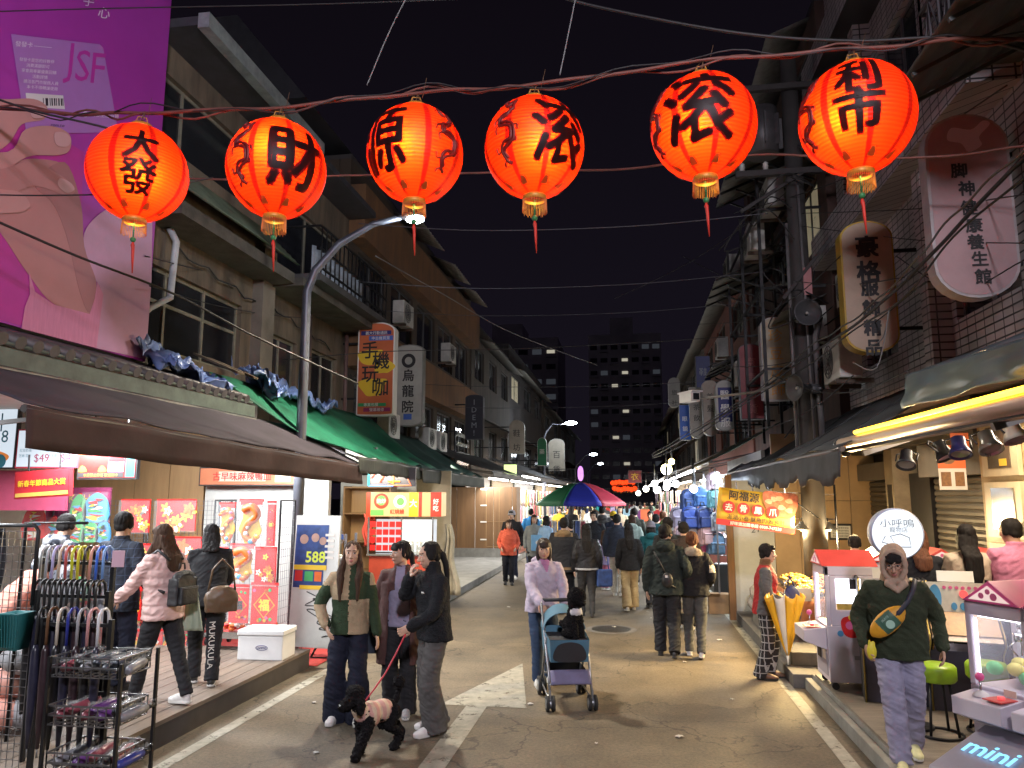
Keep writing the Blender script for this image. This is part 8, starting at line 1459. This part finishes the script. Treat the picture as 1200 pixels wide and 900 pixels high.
# couple walking away
p = Person('man in a dark green-grey hooded jacket and black joggers walking away', (.44, 10.45, 0), R(176), 1.70, fem=False, near=2, feet=((.10, -.12, 0, .05), (-.09, .16, .03, -.05)), hands=(None, (-.24, -.10, .98)), head=(R(-28), .05, 0), lean=.04)
p.top([cloth('jacket_slate', (.022, .030, .028))], hem=.80, b=1.12, hood=1, amp=.012, collar=1.52); p.legs([blkc], wide=1.2, ankle=.075, amp=.012); p.shoes(*BSH); p.hair('short', bangs=False)
t = thing('crossbody_bag', 'black crossbody pouch on the back of the man in the slate jacket', 'bag', tuple(p.P(V((-.02, .185, 1.0)))), R(176)); m = MB(); m.sph((0, 0, 0), (.075, .04, .10), 14, 9); o = fuse(m, 'pouch', t, .01, [mat('bag_black', (.015, .015, .017), .45, var=.3)], 2, folds(.004, 20, 20, 1)); m = MB(blkp); m.tube([(.02, .0, .08), (.10, -.035, .24), (.17, -.08, .36)], .012, 6); m.tube([(-.02, .0, -.05), (-.10, -.05, -.10)], .012, 6); m.build('strap', t); MB(WH).box((.01, .041, .05), (.03, .004, .03)).build('tag', t)
t = thing('plastic_bag', 'thin cream plastic bag hanging from the hand of the man in the slate jacket', 'bag', tuple(p.P(p.wr[1]+V((-.0, -.02, -.08)))), .3); m = MB(mat('bag_cream', (.62, .55, .34), .5, var=.2)); m.sheet(lambda u, v: (.05*(u-.5)*(1+2.2*v)*2, .02*sin(u*9+v*5), -.36*v), 10, 10, .012); m.build('bag', t)
p = Person('woman in a black jacket with beige hood and grey jeans walking away', (.80, 10.52, 0), R(174), 1.60, near=2, feet=((.09, -.10, 0, .1), (-.08, .15, .025, 0)), hands=((.27, -.08, .9), (-.2, -.14, .98)), bulk=1.08)
p.top([cloth('jacket_black', (.016, .016, .018)), cloth('hood_beige', (.27, .225, .17)), cloth('stripe_cream', (.55, .48, .38))], hem=.84, b=1.2, hood=1, amp=.011, matfn=lambda q: 1 if (q[2] > 1.385 and abs(q[0]) < .16) else (2 if q[0] < -.225 and 1.16 < q[2] < 1.26 else 0)); p.legs([cloth('jeans_grey', (.085, .085, .082), .8)], wide=1.12, ankle=.058, amp=.009); p.shoes(*WSH); p.hair('short', HAIRG(), bangs=False)
# hooded man, near right
p = Person('hooded man in a dark green fleece with a yellow waist bag striding forward', (1.93, 6.16, .187), R(-10), 1.53, fem=False, near=2, feet=((.09, .16, .02, .05), (-.06, -.27, 0, -.1)), lean=.17, hands=((.33, .02, .90), (-.255, -.10, .92)), head=(-.12, .26, 0), elbow=((.6, .9, 0), (-.45, 1, 0)), curl=.55)
p.top([cloth('fleece_olive', (.034, .044, .026), .97, bump=.35, bscale=90)], hem=.80, b=1.14, amp=.010, collar=1.47, seed=4); m = MB(); p.hoodup_mb = m
T = p.H; m.at(T); m.sph((0, .055, .02), (.103, .105, .128), 22, 14); m.at(None); limb(m, [T @ V((0, .05, -.08)), p.tor(0, .03, 1.41)], [.095, .11]); m.at(T); m.tube([(cos(a)*.084, -.052+.018*sin(a), .0+sin(a)*.122) for a in [2*pi*j/22 for j in range(23)]], .023, 10); m.at(None); limb(m, [p.tor(-.06, -.09, 1.43), p.tor(0, -.115, 1.375), p.tor(.06, -.09, 1.43)], [.03, .034, .03])
p._f(m, 'hood', [cloth('hood_tan', (.42, .31, .23), .9)], disp=folds(.005, 16, 16, 2)); p.legs([cloth('chino_grey', (.30, .29, .40), .85)], wide=1.22, ankle=.078, low=.04, amp=.011); p.shoes(mat('sneaker_lime', (.60, .58, .30), .55, var=.2), mat('sole_white', (0, 0, 0)), 'l'); p.hair('short', bangs=2)
m = MB(mat('glasses_dark', (.05, .045, .05), .3, .4, var=0)); k = p.k
for sx in (-1, 1): m.tube([p.H @ V((sx*.032+.022*cos(a), -.098, .008+.017*sin(a))) for a in [2*pi*j/16 for j in range(17)]], .0022, 5, False); m.tube([p.H @ V((sx*.054, -.098, .010)), p.H @ V((sx*.078, -.02, .012))], .002, 4)
m.tube([p.H @ V((-.01, -.099, .01)), p.H @ V((.01, -.099, .01))], .002, 4); m.v = [(x*k, y*k, z*k) for x, y, z in m.v]; m.build('glasses', p.root)
t = thing('waist_bag', 'yellow and green waist bag worn across the chest of the hooded man', 'bag', tuple(p.P(p.tor(-.09, -.20, 1.14))), R(-10)); m = MB(); Tb = Matrix.Rotation(-.75, 4, 'Y'); m.at(Tb); m.sph((0, 0, 0), (.155, .045, .075), 18, 11); m.at(None)
def bagm(q): z = Tb.inverted() @ V(q); return 1 if abs(z.x) < .065 and abs(z.z) < .062 else 0
fuse(m, 'pouch', t, .008, [mat('bag_yellow', (.62, .30, .015), .55, var=.2), mat('bag_green', (.04, .11, .07), .55, var=.2)], 2, folds(.003, 25, 25, 3), bagm)
m = MB(mat('strap_navy', (.025, .03, .05), .6, var=.2)); Ri = Matrix.Rotation(R(10), 3, 'Z'); m.tube([Ri @ (p.P(p.tor(*q))-t.location) for q in ((-.06, -.215, 1.17), (.0, -.215, 1.23), (.06, -.20, 1.31), (.11, -.15, 1.395), (.14, -.06, 1.45), (.13, .05, 1.44))], .018, 6); m.build('strap', t); m = MB(mat('print_mint', (.35, .55, .45), .5, var=0)); m.at(Tb @ frame((0, -.047, 0), (1, 0, 0), (0, 0, 1))); m.disc(0, -.015, .03, .003, 0, 14); m.text('2', 0, -.015, .03, .005); m.text('SKATE', 0, .035, .022, .003); m.build('patch', t)
t = thing('phone_case', 'bright yellow glove tucked at the pocket of the hooded man', 'glove', tuple(p.P(p.wr[1]+V((.04, -.07, -.05)))), 0); m = MB(); m.sph((0, 0, 0), (.035, .025, .06), 12, 8); m.sph((.015, 0, .045), (.012, .012, .035), 8, 6); m.sph((-.012, 0, .05), (.012, .012, .035), 8, 6); fuse(m, 'glove', t, .006, [mat('glove_yellow', (.65, .55, .03), .5, var=.1)], 2); t.name = 'yellow_glove'
# left shoppers
p = Person('woman with long brown hair in a pale pink puffer jacket stepping along the platform', (-4.30, 6.60, .22), R(-104), 1.60, near=2, feet=((.07, -.26, 0, .1), (-.07, .26, .02, 0)), lean=.08, hands=((.19, -.40, .99), (-.22, -.22, 1.0)), head=(-.1, .25, 0))
p.top([cloth('puffer_pink', (.60, .40, .37), .45, bump=.1)], hem=.80, b=1.16, collar=1.52, puff=.008, amp=.012); p.legs([blkc], wide=1.0, ankle=.06); p.shoes(*WSH); p.hair('long', HAIRN(), L=.22, front=True)
bp_ = backpack('small black backpack on the back of the woman in the pink puffer', tuple(p.P(p.tor(-.02, .235, 1.20))), R(-104)+pi, (.018, .018, .02), .88, None, 'backpack'); del bp_['group']
m = MB(blkp); 
for sx in (-1, 1): m.tube([p.tor(sx*.08, .17, 1.36), p.tor(sx*.12, .06, 1.46), p.tor(sx*.13, -.13, 1.36), p.tor(sx*.16, -.12, 1.15), p.tor(sx*.13, .15, 1.06)], .014, 6)
m.v = [tuple(V(q)*p.k) for q in m.v]; o = m.build('shoulder_strap', bp_); o.matrix_parent_inverse = (Matrix.Translation(bp_.location) @ Matrix.Rotation(R(-104)+pi, 4, 'Z') @ Matrix.Scale(.88, 4)).inverted() @ Matrix.Translation(p.root.location) @ Matrix.Rotation(R(-104), 4, 'Z')
t = thing('shopping_bag', 'thin pale green plastic bag hanging beside the woman in the pink puffer', 'bag', tuple(p.P(V((-.27, .1, .98)))), .4); m = MB(mat('bag_mint', (.48, .55, .42), .35, var=.2, alpha=.85)); m.sheet(lambda u, v: (.2*(u-.5)*(.5+v*.6), .05*sin(u*3.1)*v+.01*sin(u*17), -.32*v), 12, 10, .01); m.tube([(-.05, 0, 0), (-.03, 0, .08), (.03, 0, .08), (.05, 0, 0)], .006, 5); m.build('bag', t)
p = Person('woman in black bending over the goods, dark hair and white lettered trousers', (-4.30, 7.35, .22), R(-150), 1.62, near=2, feet=((.10, -.12, 0, .2), (-.08, .12, 0, -.1)), lean=.42, hands=((.12, -.40, .95), (-.12, -.42, .95)), head=(0, .35, 0))
p.top([cloth('jacket_black', (0, 0, 0))], hem=.80, b=1.12, amp=.01); p.legs([blkc], wide=1.1, ankle=.07); p.shoes(mat('sneaker_bw', (.03, .03, .03), .5), mat('sole_white', (0, 0, 0)), 'bw'); p.hair('long', HAIRB(), L=.1)
m = MB(WH); m.at(frame((-4.205, 7.26, .62), (sin(R(40)), cos(R(40)), 0), (0, 0, 1)) @ Matrix.Translation((0, 0, .06)) @ Matrix.Rotation(-pi/2, 4, 'Z')); m.text('MUKUKULA', 0, 0, .085, .0, .01); o = m.build('trouser_print', p.root); o.matrix_parent_inverse = (Matrix.Translation(p.root.location) @ Matrix.Rotation(R(-150), 4, 'Z')).inverted()
t = thing('shoulder_bag', 'brown leather shoulder bag on the back of the bending woman', 'bag', (-4.10, 7.26, 1.06), R(40)); m = MB(); m.sph((0, 0, 0), (.17, .07, .14), 16, 10); m.bx(-.15, .15, -.05, .05, -.12, .02); fuse(m, 'bag', t, .012, [mat('leather_brown', (.13, .08, .045), .45, var=.3)], 3, folds(.006, 15, 15, 2)); MB(mat('leather_brown', (0, 0, 0))).tube([(-.13, 0, .08), (-.1, -.02, .3), (-.02, -.05, .40), (.1, 0, .28), (.13, 0, .08)], .01, 6).build('strap', t)
def plaidm():
    m_ = cloth('blazer_navy', (.018, .022, .034), .85); nt = m_.node_tree; b = nt.nodes['Principled BSDF']; s_ = b.inputs['Base Color'].links[0].from_socket; tc = nt.nodes.new('ShaderNodeTexCoord'); br = nt.nodes.new('ShaderNodeTexBrick'); br.offset = 0; br.inputs['Scale'].default_value = 1; br.inputs['Brick Width'].default_value = .075; br.inputs['Row Height'].default_value = .085; br.inputs['Mortar Size'].default_value = .003; br.inputs['Color1'].default_value = (0, 0, 0, 1); br.inputs['Color2'].default_value = (0, 0, 0, 1); br.inputs['Mortar'].default_value = (.022, .032, .055, 1)
    cb = nt.nodes.new('ShaderNodeCombineXYZ'); sx = nt.nodes.new('ShaderNodeSeparateXYZ'); nt.links.new(tc.outputs['Object'], sx.inputs[0]); nt.links.new(sx.outputs[0], cb.inputs[0]); nt.links.new(sx.outputs[2], cb.inputs[1]); nt.links.new(cb.outputs[0], br.inputs['Vector']); ad = nt.nodes.new('ShaderNodeMix'); ad.data_type = 'RGBA'; ad.blend_type = 'ADD'; ad.inputs[0].default_value = 1; nt.links.new(s_, ad.inputs[6]); nt.links.new(br.outputs[0], ad.inputs[7]); nt.links.new(ad.outputs[2], b.inputs['Base Color']); return m_
p = Person('man in a dark navy plaid blazer seen from behind among the festive goods', (-5.02, 6.95, .22), R(172), 1.70, fem=False, near=2, feet=None, hands=(None, (-.27, -.16, .93)), head=(.15, .1, 0)); p.top([plaidm()], hem=.76, b=1.08, collar=1.48, amp=.007); p.legs([navy], wide=1.05, ankle=.075); p.shoes(*BSH); p.hair('short', bangs=False)
def camom():
    m_ = cloth('camo', (.30, .30, .32), .8); nt = m_.node_tree; b = nt.nodes['Principled BSDF']; r_ = [n for n in nt.nodes if n.type == 'VALTORGB'][0]; n_ = [n for n in nt.nodes if n.type == 'TEX_NOISE'][0]; n_.inputs['Scale'].default_value = 9; n_.inputs['Detail'].default_value = 1; r_.color_ramp.interpolation = 'CONSTANT'; r_.color_ramp.elements[0].position = 0; r_.color_ramp.elements[0].color = (.03, .035, .05, 1); r_.color_ramp.elements[1].position = .5; r_.color_ramp.elements[1].color = (.42, .43, .46, 1); e = r_.color_ramp.elements.new(.42); e.color = (.14, .15, .18, 1); return m_
p = Person('man with cropped hair in a grey camouflage jacket at the far left', (-5.82, 7.05, .22), R(165), 1.68, fem=False, near=1, feet=None, head=(.3, .25, 0), lean=.1); p.top([camom()], hem=.8, b=1.12, hood=1); p.legs([blkc]); p.shoes(*BSH); p.hair('short', bangs=False)
p = Person('person in a peach coat bending low behind the wire grid display', (-5.55, 6.05, .22), R(150), 1.55, near=1, feet=None, lean=.75, head=(0, .3, 0), hands=((.2, -.5, .8), (-.2, -.5, .8))); p.top([cloth('coat_peach', (.62, .28, .22))], hem=.75, b=1.15); p.legs([blkc]); p.shoes(*GSH); p.hair('bob')
# stall customer with umbrella
p = Person('woman in a red vest with grey sleeves and plaid trousers at the snack stall', (1.52, 9.42, 0), R(80), 1.52, near=2, feet=((.08, -.05, 0, .1), (-.08, .05, 0, 0)), lean=.08, hands=((.14, -.27, 1.0), (-.12, -.26, .98)), head=(.15, .10, 0), curl=.8, bulk=1.05)
p.top([cloth('vest_red', (.32, .022, .025), .75), cloth('sleeve_grey', (.10, .10, .105), .85), cloth('collar_brown', (.16, .09, .045))], hem=.82, b=1.12, collar=1.52, amp=.009, matfn=lambda q: 2 if q[2] > 1.44 else (1 if abs(q[0]) > .165 or (q[1] < -.16 and q[2] < 1.2 and abs(q[0]) > .06) else 0))
def plaidtr():
    m_ = plaidm_src = cloth('trouser_plaid', (.022, .020, .022), .85); nt = m_.node_tree; b = nt.nodes['Principled BSDF']; s_ = b.inputs['Base Color'].links[0].from_socket; tc = nt.nodes.new('ShaderNodeTexCoord'); sx = nt.nodes.new('ShaderNodeSeparateXYZ'); cb = nt.nodes.new('ShaderNodeCombineXYZ'); br = nt.nodes.new('ShaderNodeTexBrick'); br.offset = 0; br.inputs['Scale'].default_value = 1; br.inputs['Brick Width'].default_value = .06; br.inputs['Row Height'].default_value = .085; br.inputs['Mortar Size'].default_value = .006
    for k_, v_ in (('Color1', 0), ('Color2', .01), ('Mortar', .30)): br.inputs[k_].default_value = (v_, v_, v_, 1)
    ad0 = nt.nodes.new('ShaderNodeMath'); ad0.operation = 'ADD'; nt.links.new(tc.outputs['Object'], sx.inputs[0]); nt.links.new(sx.outputs[0], ad0.inputs[0]); nt.links.new(sx.outputs[1], ad0.inputs[1]); nt.links.new(ad0.outputs[0], cb.inputs[0]); nt.links.new(sx.outputs[2], cb.inputs[1]); nt.links.new(cb.outputs[0], br.inputs['Vector']); ad = nt.nodes.new('ShaderNodeMix'); ad.data_type = 'RGBA'; ad.blend_type = 'ADD'; ad.inputs[0].default_value = 1; nt.links.new(s_, ad.inputs[6]); nt.links.new(br.outputs[0], ad.inputs[7]); nt.links.new(ad.outputs[2], b.inputs['Base Color']); return m_
p.legs([plaidtr()], wide=1.15, ankle=.085, low=.03, amp=.006); p.shoes(*BRS); p.hair('short', HAIRB(), bangs=1)
t = thing('folded_umbrella', 'yellow and white half-folded umbrella hanging tip down from the stall customer', 'umbrella', (1.70, 9.14, 1.0), .4); m = MB(mat('umb_yellow', (.80, .42, .015), .55, var=.12), mat('umb_white', (.70, .66, .56), .55, var=.12)); N_ = 9
for k in range(N_):
    m.c = 1 if k in (2, 7) else 0; a0, a1 = 2*pi*k/N_-1.2, 2*pi*(k+1)/N_-1.2
    m.sheet(lambda u, v, a0=a0, a1=a1: ((.012+.21*v**.85*(1+.16*sin(pi*u)*v))*cos(a0+(a1-a0)*u), (.012+.10*v**.85*(1+.25*sin(pi*u)*v))*sin(a0+(a1-a0)*u), -.68+.68*v-.05*sin(pi*u)*v), 6, 10, .004)
m.build('canopy', t); m = MB(WH); m.cyl((0, 0, -.68), (0, 0, -.78), .014, .008, 10); m.build('tip', t); m = MB(chrome); m.cyl((0, 0, -.66), (0, 0, .05), .006); m.tube([(0, 0, .05), (0, 0, .11), (.03, 0, .14), (.06, 0, .11)], .011, 8); m.build('handle', t)
t = thing('shoulder_bag', 'dark blue cloth bag on the arm of the stall customer', 'bag', (1.80, 9.26, .86), .5); m = MB(); m.sph((0, 0, 0), (.13, .07, .22), 14, 10); fuse(m, 'bag', t, .012, [mat('bag_navy', (.03, .045, .14), .7, var=.3)], 2, folds(.012, 10, 6, 3)); MB(mat('bag_navy', (0, 0, 0))).tube([(-.06, 0, .18), (-.02, 0, .32), (.05, 0, .18)], .012, 6).build('strap', t)
# people at the claw machines (seen from behind, right)
for (lb, x, y, h, fem, col, hs, hm, hd) in (('woman with auburn hair and a black top at the claw machines', 2.80, 8.12, 1.58, True, (.016, .017, .022), 'long', HAIRG(), (-.5, .1, 0)), ('woman with long black hair in a cream sweater at the claw machines', 3.22, 8.05, 1.62, True, (.48, .40, .32), 'long', HAIRB(), (-.35, .1, 0)), ('man with cropped hair in a pink shirt at the claw machines', 3.62, 8.0, 1.68, False, (.58, .22, .36), 'short', HAIRB(), (.5, .15, 0))):
    p = Person(lb, (x, y, .187), R(178), h, fem=fem, near=1, head=hd, hands=((.2, -.34, 1.0), (-.2, -.34, 1.0))); p.top([cloth('t%d%d' % (int(x*100), 1), col)], hem=.84, b=1.12); p.legs([blkc]); p.shoes(*BSH); p.hair(hs, hm, L=.2 if col[0] < .1 else .36, bangs=False)
p = Person('man with dark hair standing behind the white claw machine', (2.72, 10.0, .15), R(150), 1.45, fem=False, near=1, head=(.2, .2, 0)); p.top([cloth('t_dk', (.03, .03, .035))]); p.legs([blkc]); p.shoes(*BSH); p.hair('short')
# walkers in the middle distance
def walker(label, px_, d, rz, h, fem, top, legs, shoes, hs, hm=None, L=.25, hem=.82, b=1.1, hood=0, lean=.03, ph=0, hands=(None, None), head=(0, .05, 0), beanie=None, wide=1.0, ankle=.065, extra=None, near=1, tops=None, mf=None, x=None):
    x = atY(px_, 620, d).x if x is None else x
    st = .11*ph; ft = ((.085, -st, .02 if st < 0 else 0, .08), (-.085, st, .02 if st > 0 else 0, -.08))
    p = Person(label, (x, d, 0), rz, h, fem, near, ft, lean, hands, head)
    tm = tops or [cloth('w_'+'_'.join('%d' % int(c*1000) for c in top), top)]
    p.top(tm, hem=hem, b=b, hood=hood, matfn=mf); p.legs([cloth('w_'+'_'.join('%d' % int(c*1000) for c in legs), legs)], wide=wide, ankle=ankle); p.shoes(*shoes); p.hair(hs, hm, L, bangs=abs(rz) < 1.6)
    if beanie: p.hat(mat('hat_'+'_'.join('%d' % int(c*1000) for c in beanie), beanie, .9, var=.2, bump=.5, bscale=120))
    return p
A_ = pi
walker('woman in an orange-red hooded coat standing by the plywood hoarding', 596, 18.0, R(8), 1.50, True, (.62, .115, .065), (.012, .013, .02), BSH, 'bob', HAIRN(), b=1.2, hem=.78, hood=1, hands=((.2, -.17, .98), (-.2, -.17, .98)), ph=.5)
walker('man in a black coat and grey beanie just behind the orange coat', 600, 19.2, R(-10), 1.70, False, (.016, .016, .02), (.02, .025, .05), WSH, 'short', b=1.15, beanie=(.30, .30, .33))
walker('stocky man in a big black jacket with tan hood and hem walking away', 661, 13.9, A_-.05, 1.68, False, (.014, .015, .018), (.012, .012, .014), BSH, 'short', b=1.38, hem=.74, hood=1, ph=-1, tops=[cloth('black', (0, 0, 0)), cloth('tan_trim', (.22, .145, .075))], mf=lambda q: 1 if (q[2] > 1.37 and abs(q[0]) < .17) or .785 < q[2] < .83 else 0)
walker('man with dark hair half hidden beside the tan-hooded jacket, facing sideways', 668, 15.2, R(-120), 1.60, False, (.02, .02, .025), (.02, .02, .02), BSH, 'short')
p = walker('woman with long black hair in a black puffer and dark leggings walking away', 687, 13.6, A_+.1, 1.58, True, (.013, .013, .016), (.035, .035, .037), BSH, 'long', L=.30, b=1.25, hem=.86, ankle=.05, ph=1, tops=[cloth('puffer_black', (.013, .013, .016), .4), cloth('hem_grey', (.36, .36, .38))], mf=lambda q: 1 if q[2] < .90 and abs(q[0]) < .22 else 0)
t = thing('tote_bag', 'blue patterned tote hanging at the side of the woman in the black puffer', 'bag', tuple(p.P(V((-.33, .02, .72)))), .3); m = MB(mat('tote_blue', (.03, .07, .22), .6, var=.6, scale=14)); m.bx(-.14, .14, -.05, .05, -.16, .14); m.build('bag', t, .03); MB(mat('tote_blue', (0, 0, 0))).tube([(-.08, 0, .14), (-.05, 0, .34), (.05, 0, .34), (.08, 0, .14)], .01, 6).build('strap', t)
walker('woman with long dark hair in a black jacket and khaki trousers walking away', 737, 14.4, A_+.12, 1.55, True, (.015, .015, .017), (.42, .31, .16), WSH, 'long', L=.26, b=1.12, hem=.80, wide=1.15, ankle=.10, ph=-1.3)
walker('man in a navy padded jacket left of the khaki trousers', 723, 16.4, A_-.1, 1.68, False, (.022, .028, .045), (.45, .42, .38), WSH, 'short', b=1.2, ph=1)
walker('person in a pale mint hooded coat beyond the navy padded jacket', 741, 18.5, A_, 1.62, True, (.36, .45, .42), (.05, .05, .06), GSH, 'bob', HAIRN(), hood=1, ph=.8)
walker('person in a teal coat and mauve grey beanie walking away', 763, 14.8, A_+.15, 1.58, True, (.010, .085, .105), (.02, .02, .025), BSH, 'bob', b=1.25, hood=1, beanie=(.17, .155, .19), ph=-.6)
walker('person in a dark teal hooded jacket ahead of the mauve beanie', 769, 17.6, A_, 1.66, True, (.012, .055, .065), (.02, .02, .025), BSH, 'short', b=1.15, hood=1)
walker('man with black hair half hidden between the couple, walking away', 801, 12.6, A_-.1, 1.66, False, (.035, .025, .022), (.015, .015, .017), WSH, 'short', b=1.1, ph=1.2)
walker('man with short black hair ahead of the slate jacket couple', 783, 13.0, A_+.35, 1.72, False, (.02, .022, .024), (.012, .012, .014), BSH, 'short', b=1.12, ph=-.8)
walker('bald man in an olive green coat by the right-hand stalls', 777, 20.0, A_-1.2, 1.66, False, (.16, .20, .08), (.10, .09, .08), BRS, 'short', HAIRG())
walker('stall keeper in beige facing the street at the right-hand stalls', 763, 21.0, R(-20), 1.66, False, (.40, .32, .22), (.06, .06, .07), BSH, 'short')
walker('woman with long hair in an open grey cardigan facing the camera', 626, 19.0, R(10), 1.60, True, (.22, .24, .24), (.02, .02, .024), BSH, 'long', HAIRN(), L=.28, b=1.1, hem=.62, ph=.6)
p = walker('person in a light blue shirt carrying a sky blue tote', 640, 18.6, A_-.7, 1.58, True, (.30, .48, .72), (.25, .3, .4), WSH, 'bob', b=1.08)
t = thing('tote_bag', 'sky blue tote with a round white badge on the light blue shirt', 'bag', tuple(p.P(V((.12, .2, 1.05)))), .2); MB(mat('tote_sky', (.20, .45, .72), .6, var=.2)).bx(-.16, .16, -.04, .04, -.22, .16).build('bag', t, .02); m = MB(WH); m.at(frame((0, -.041, -.02), (1, 0, 0), (0, 0, 1))); m.disc(0, 0, .05, .004); m.build('badge', t)
walker('man in a black jacket facing the camera right of the scarf rail', 697, 18.0, R(-25), 1.72, False, (.018, .020, .026), (.02, .02, .024), BSH, 'short', b=1.12, ph=.5)
walker('tall man in a charcoal hoodie walking away under the parasol edge', 706, 21.0, A_, 1.78, False, (.055, .055, .06), (.10, .09, .08), WSH, 'short', b=1.15, hood=1, ph=.8)
walker('person in a yellow beanie and dark navy coat', 719, 20.0, A_+.1, 1.66, True, (.018, .025, .05), (.5, .42, .3), WSH, 'short', b=1.2, beanie=(.62, .40, .02), ph=.5)
walker('woman in a violet skirt and pink leggings beyond the tote', 708, 17.4, A_-.3, 1.30, True, (.24, .20, .36), (.60, .22, .36), GSH, 'long', HAIRN(), L=.2, hem=.72, ph=.7)
walker('man in a dark backpack jacket ahead of the navy padded man', 744, 20.5, A_, 1.74, False, (.03, .035, .03), (.03, .03, .035), BSH, 'short', b=1.18, ph=-.7)
# the crowd further off: each a person of their own
CR = [('bright blue hooded', (.04, .22, .52)), ('cream knitted', (.55, .46, .34)), ('black leather', (.015, .015, .015)), ('dusty pink', (.48, .22, .26)), ('grey marl', (.24, .24, .25)), ('mustard yellow', (.55, .34, .03)), ('bottle green', (.02, .10, .05)), ('white quilted', (.62, .62, .62)), ('dark red', (.26, .02, .025)), ('denim blue', (.09, .15, .28)), ('beige trench', (.40, .30, .19)), ('plum purple', (.12, .04, .14)), ('charcoal', (.045, .045, .05)), ('orange', (.62, .22, .04)), ('sky blue', (.28, .45, .60)), ('chocolate brown', (.085, .045, .025)), ('khaki', (.22, .19, .10)), ('lilac', (.36, .28, .46)), ('navy striped', (.02, .03, .09)), ('silver grey', (.42, .43, .45)), ('tomato red', (.50, .05, .04)), ('mint', (.30, .50, .40)), ('tan suede', (.34, .20, .10)), ('turquoise', (.03, .32, .36)), ('off-white', (.56, .53, .47)), ('slate blue', (.10, .13, .19)), ('pale yellow', (.60, .52, .25)), ('burgundy', (.13, .015, .03)), ('olive drab', (.10, .11, .04)), ('coral', (.60, .20, .16))]
r = random.Random(21); GAR = ('jacket', 'sweater', 'coat', 'top'); HRS = ('short black hair', 'a dark bob', 'long dark hair', 'a dark ponytail')
for i, (nm, c) in enumerate(CR):
    d = 23.2+i*1.05+r.uniform(-.4, .4); x = -3.0+((i*0.618) % 1)*4.3; away = i % 4 != 1; k = i % 4
    if abs(x+1.45) < .5 and d < 24: x = -.4
    walker('%s in a %s %s with %s, %s far off' % ('man' if k == 0 else 'woman', nm, GAR[(i//2) % 4], HRS[k], 'walking away' if away else 'coming this way'), 0, d, (A_ if away else 0)+r.uniform(-.3, .3), r.uniform(1.55, 1.75), k != 0, c, r.choice(((.02, .02, .025), (.05, .06, .10), (.16, .14, .12))), (BSH, WSH)[i % 2], ('short', 'bob', 'long', 'pony')[k], b=1.1, ph=r.choice((-1, -.5, .5, 1)), near=0, x=x)
# ------------------------------------------------------------------ lights: street and stall lamps, plus one added lamp behind the camera
area('shop_tube_light', (-5.9, 5.4, 2.95), (-5.6, 5.6, 0), .5, 4.0, 165, (.93, .97, 1))
area('shop_tube_light', (-6.2, 8.1, 3.0), (-5.4, 9.0, .9), 1.6, .5, 145, (.95, .97, 1))
area('shop_tube_light', (-4.8, 9.9, 2.6), (-4.5, 10.4, 0), .3, .9, 40, (.95, .98, 1))
area('stall_tube_light', (-4.6, 12.8, 2.5), (-4.4, 13.4, 0), 1.2, .8, 60, (1, .88, .66))
area('stall_tube_light', (-4.8, 17, 2.5), (-4.4, 17.5, 0), 1.2, 3.0, 90, (1, .90, .72))
area('stall_tube_light', (-4.5, 22, 2.6), (-4.0, 22, 0), 1.2, 2.5, 45, (1, .92, .8))
spot('street_lamp_light', (-3.05, 10.3, 6.08), (-2.2, 9.6, 0), 1250, (1, .88, .68), 130, .12)
point('street_lamp_glow', (-3.05, 10.3, 6.02), 28, (.82, .92, 1), .1)
streetlamp('added unseen street lamp behind the camera, lighting the billboard and signs', (2.9, -3.0, 0), 5.2, 1, (1.5, -2.9, 6.4), False, -1)  # added lamp, out of view behind the camera
spot('street_lamp_light', (1.3, -2.9, 6.3), (-4.6, 6.5, 4.6), 2000, (.95, .90, 1), 105, .4)  # light of the added lamp, aimed to brighten the billboard and right-hand signs
point('street_lamp_light', tuple(px(664, 500, 38)), 130, (.85, .93, 1), .15)
area('machine_hall_light', (3.3, 7.1, 2.8), (2.9, 7.3, 0), .5, 1.8, 42, (1, .80, .58))
area('machine_hall_light', (3.3, 10.0, 2.7), (3.0, 10.5, 0), .4, 1.6, 14, (1, .78, .50))
for x in (-.85, -.5, -.15): point('clip_lamp_light', (2.95+x, 11.56, 1.52), 27, (1, .74, .38), .06)
area('snack_stall_light', (2.7, 10.7, 1.78), (.8, 9.3, 0), .3, .9, 150, (1, .72, .34))
area('bag_stall_light', (1.75, 15.5, 2.5), (1.2, 15.5, 0), .3, 3.5, 110, (.82, .92, 1))
for y, e, c in ((21.5, 260, (.95, .98, 1)), (27.5, 260, (1, .95, .85)), (34, 200, (1, .95, .85)), (45, 260, (1, .95, .85))):
    area('far_stall_light', (2.3, y, 2.6), (.9, y, 0), .5, 4.5, e, c); area('far_stall_light', (-4.4, y+4, 2.6), (-2.5, y+4, 0), .8, 4.5, e, c)
# ------------------------------------------------------------------ picture
SC.view_settings.view_transform = 'Standard'; SC.view_settings.look = 'None'; SC.view_settings.gamma = 1; SC.view_settings.use_curve_mapping = False; SC.view_settings.exposure = .95
SC.render.engine = 'CYCLES'; cy = SC.cycles; cy.use_denoising = True; cy.max_bounces = 6; cy.diffuse_bounces = 3; cy.glossy_bounces = 2; cy.transmission_bounces = 4; cy.transparent_max_bounces = 10; cy.sample_clamp_indirect = 4; cy.caustics_reflective = False; cy.caustics_refractive = False
try: cy.use_light_tree = True
except Exception: pass
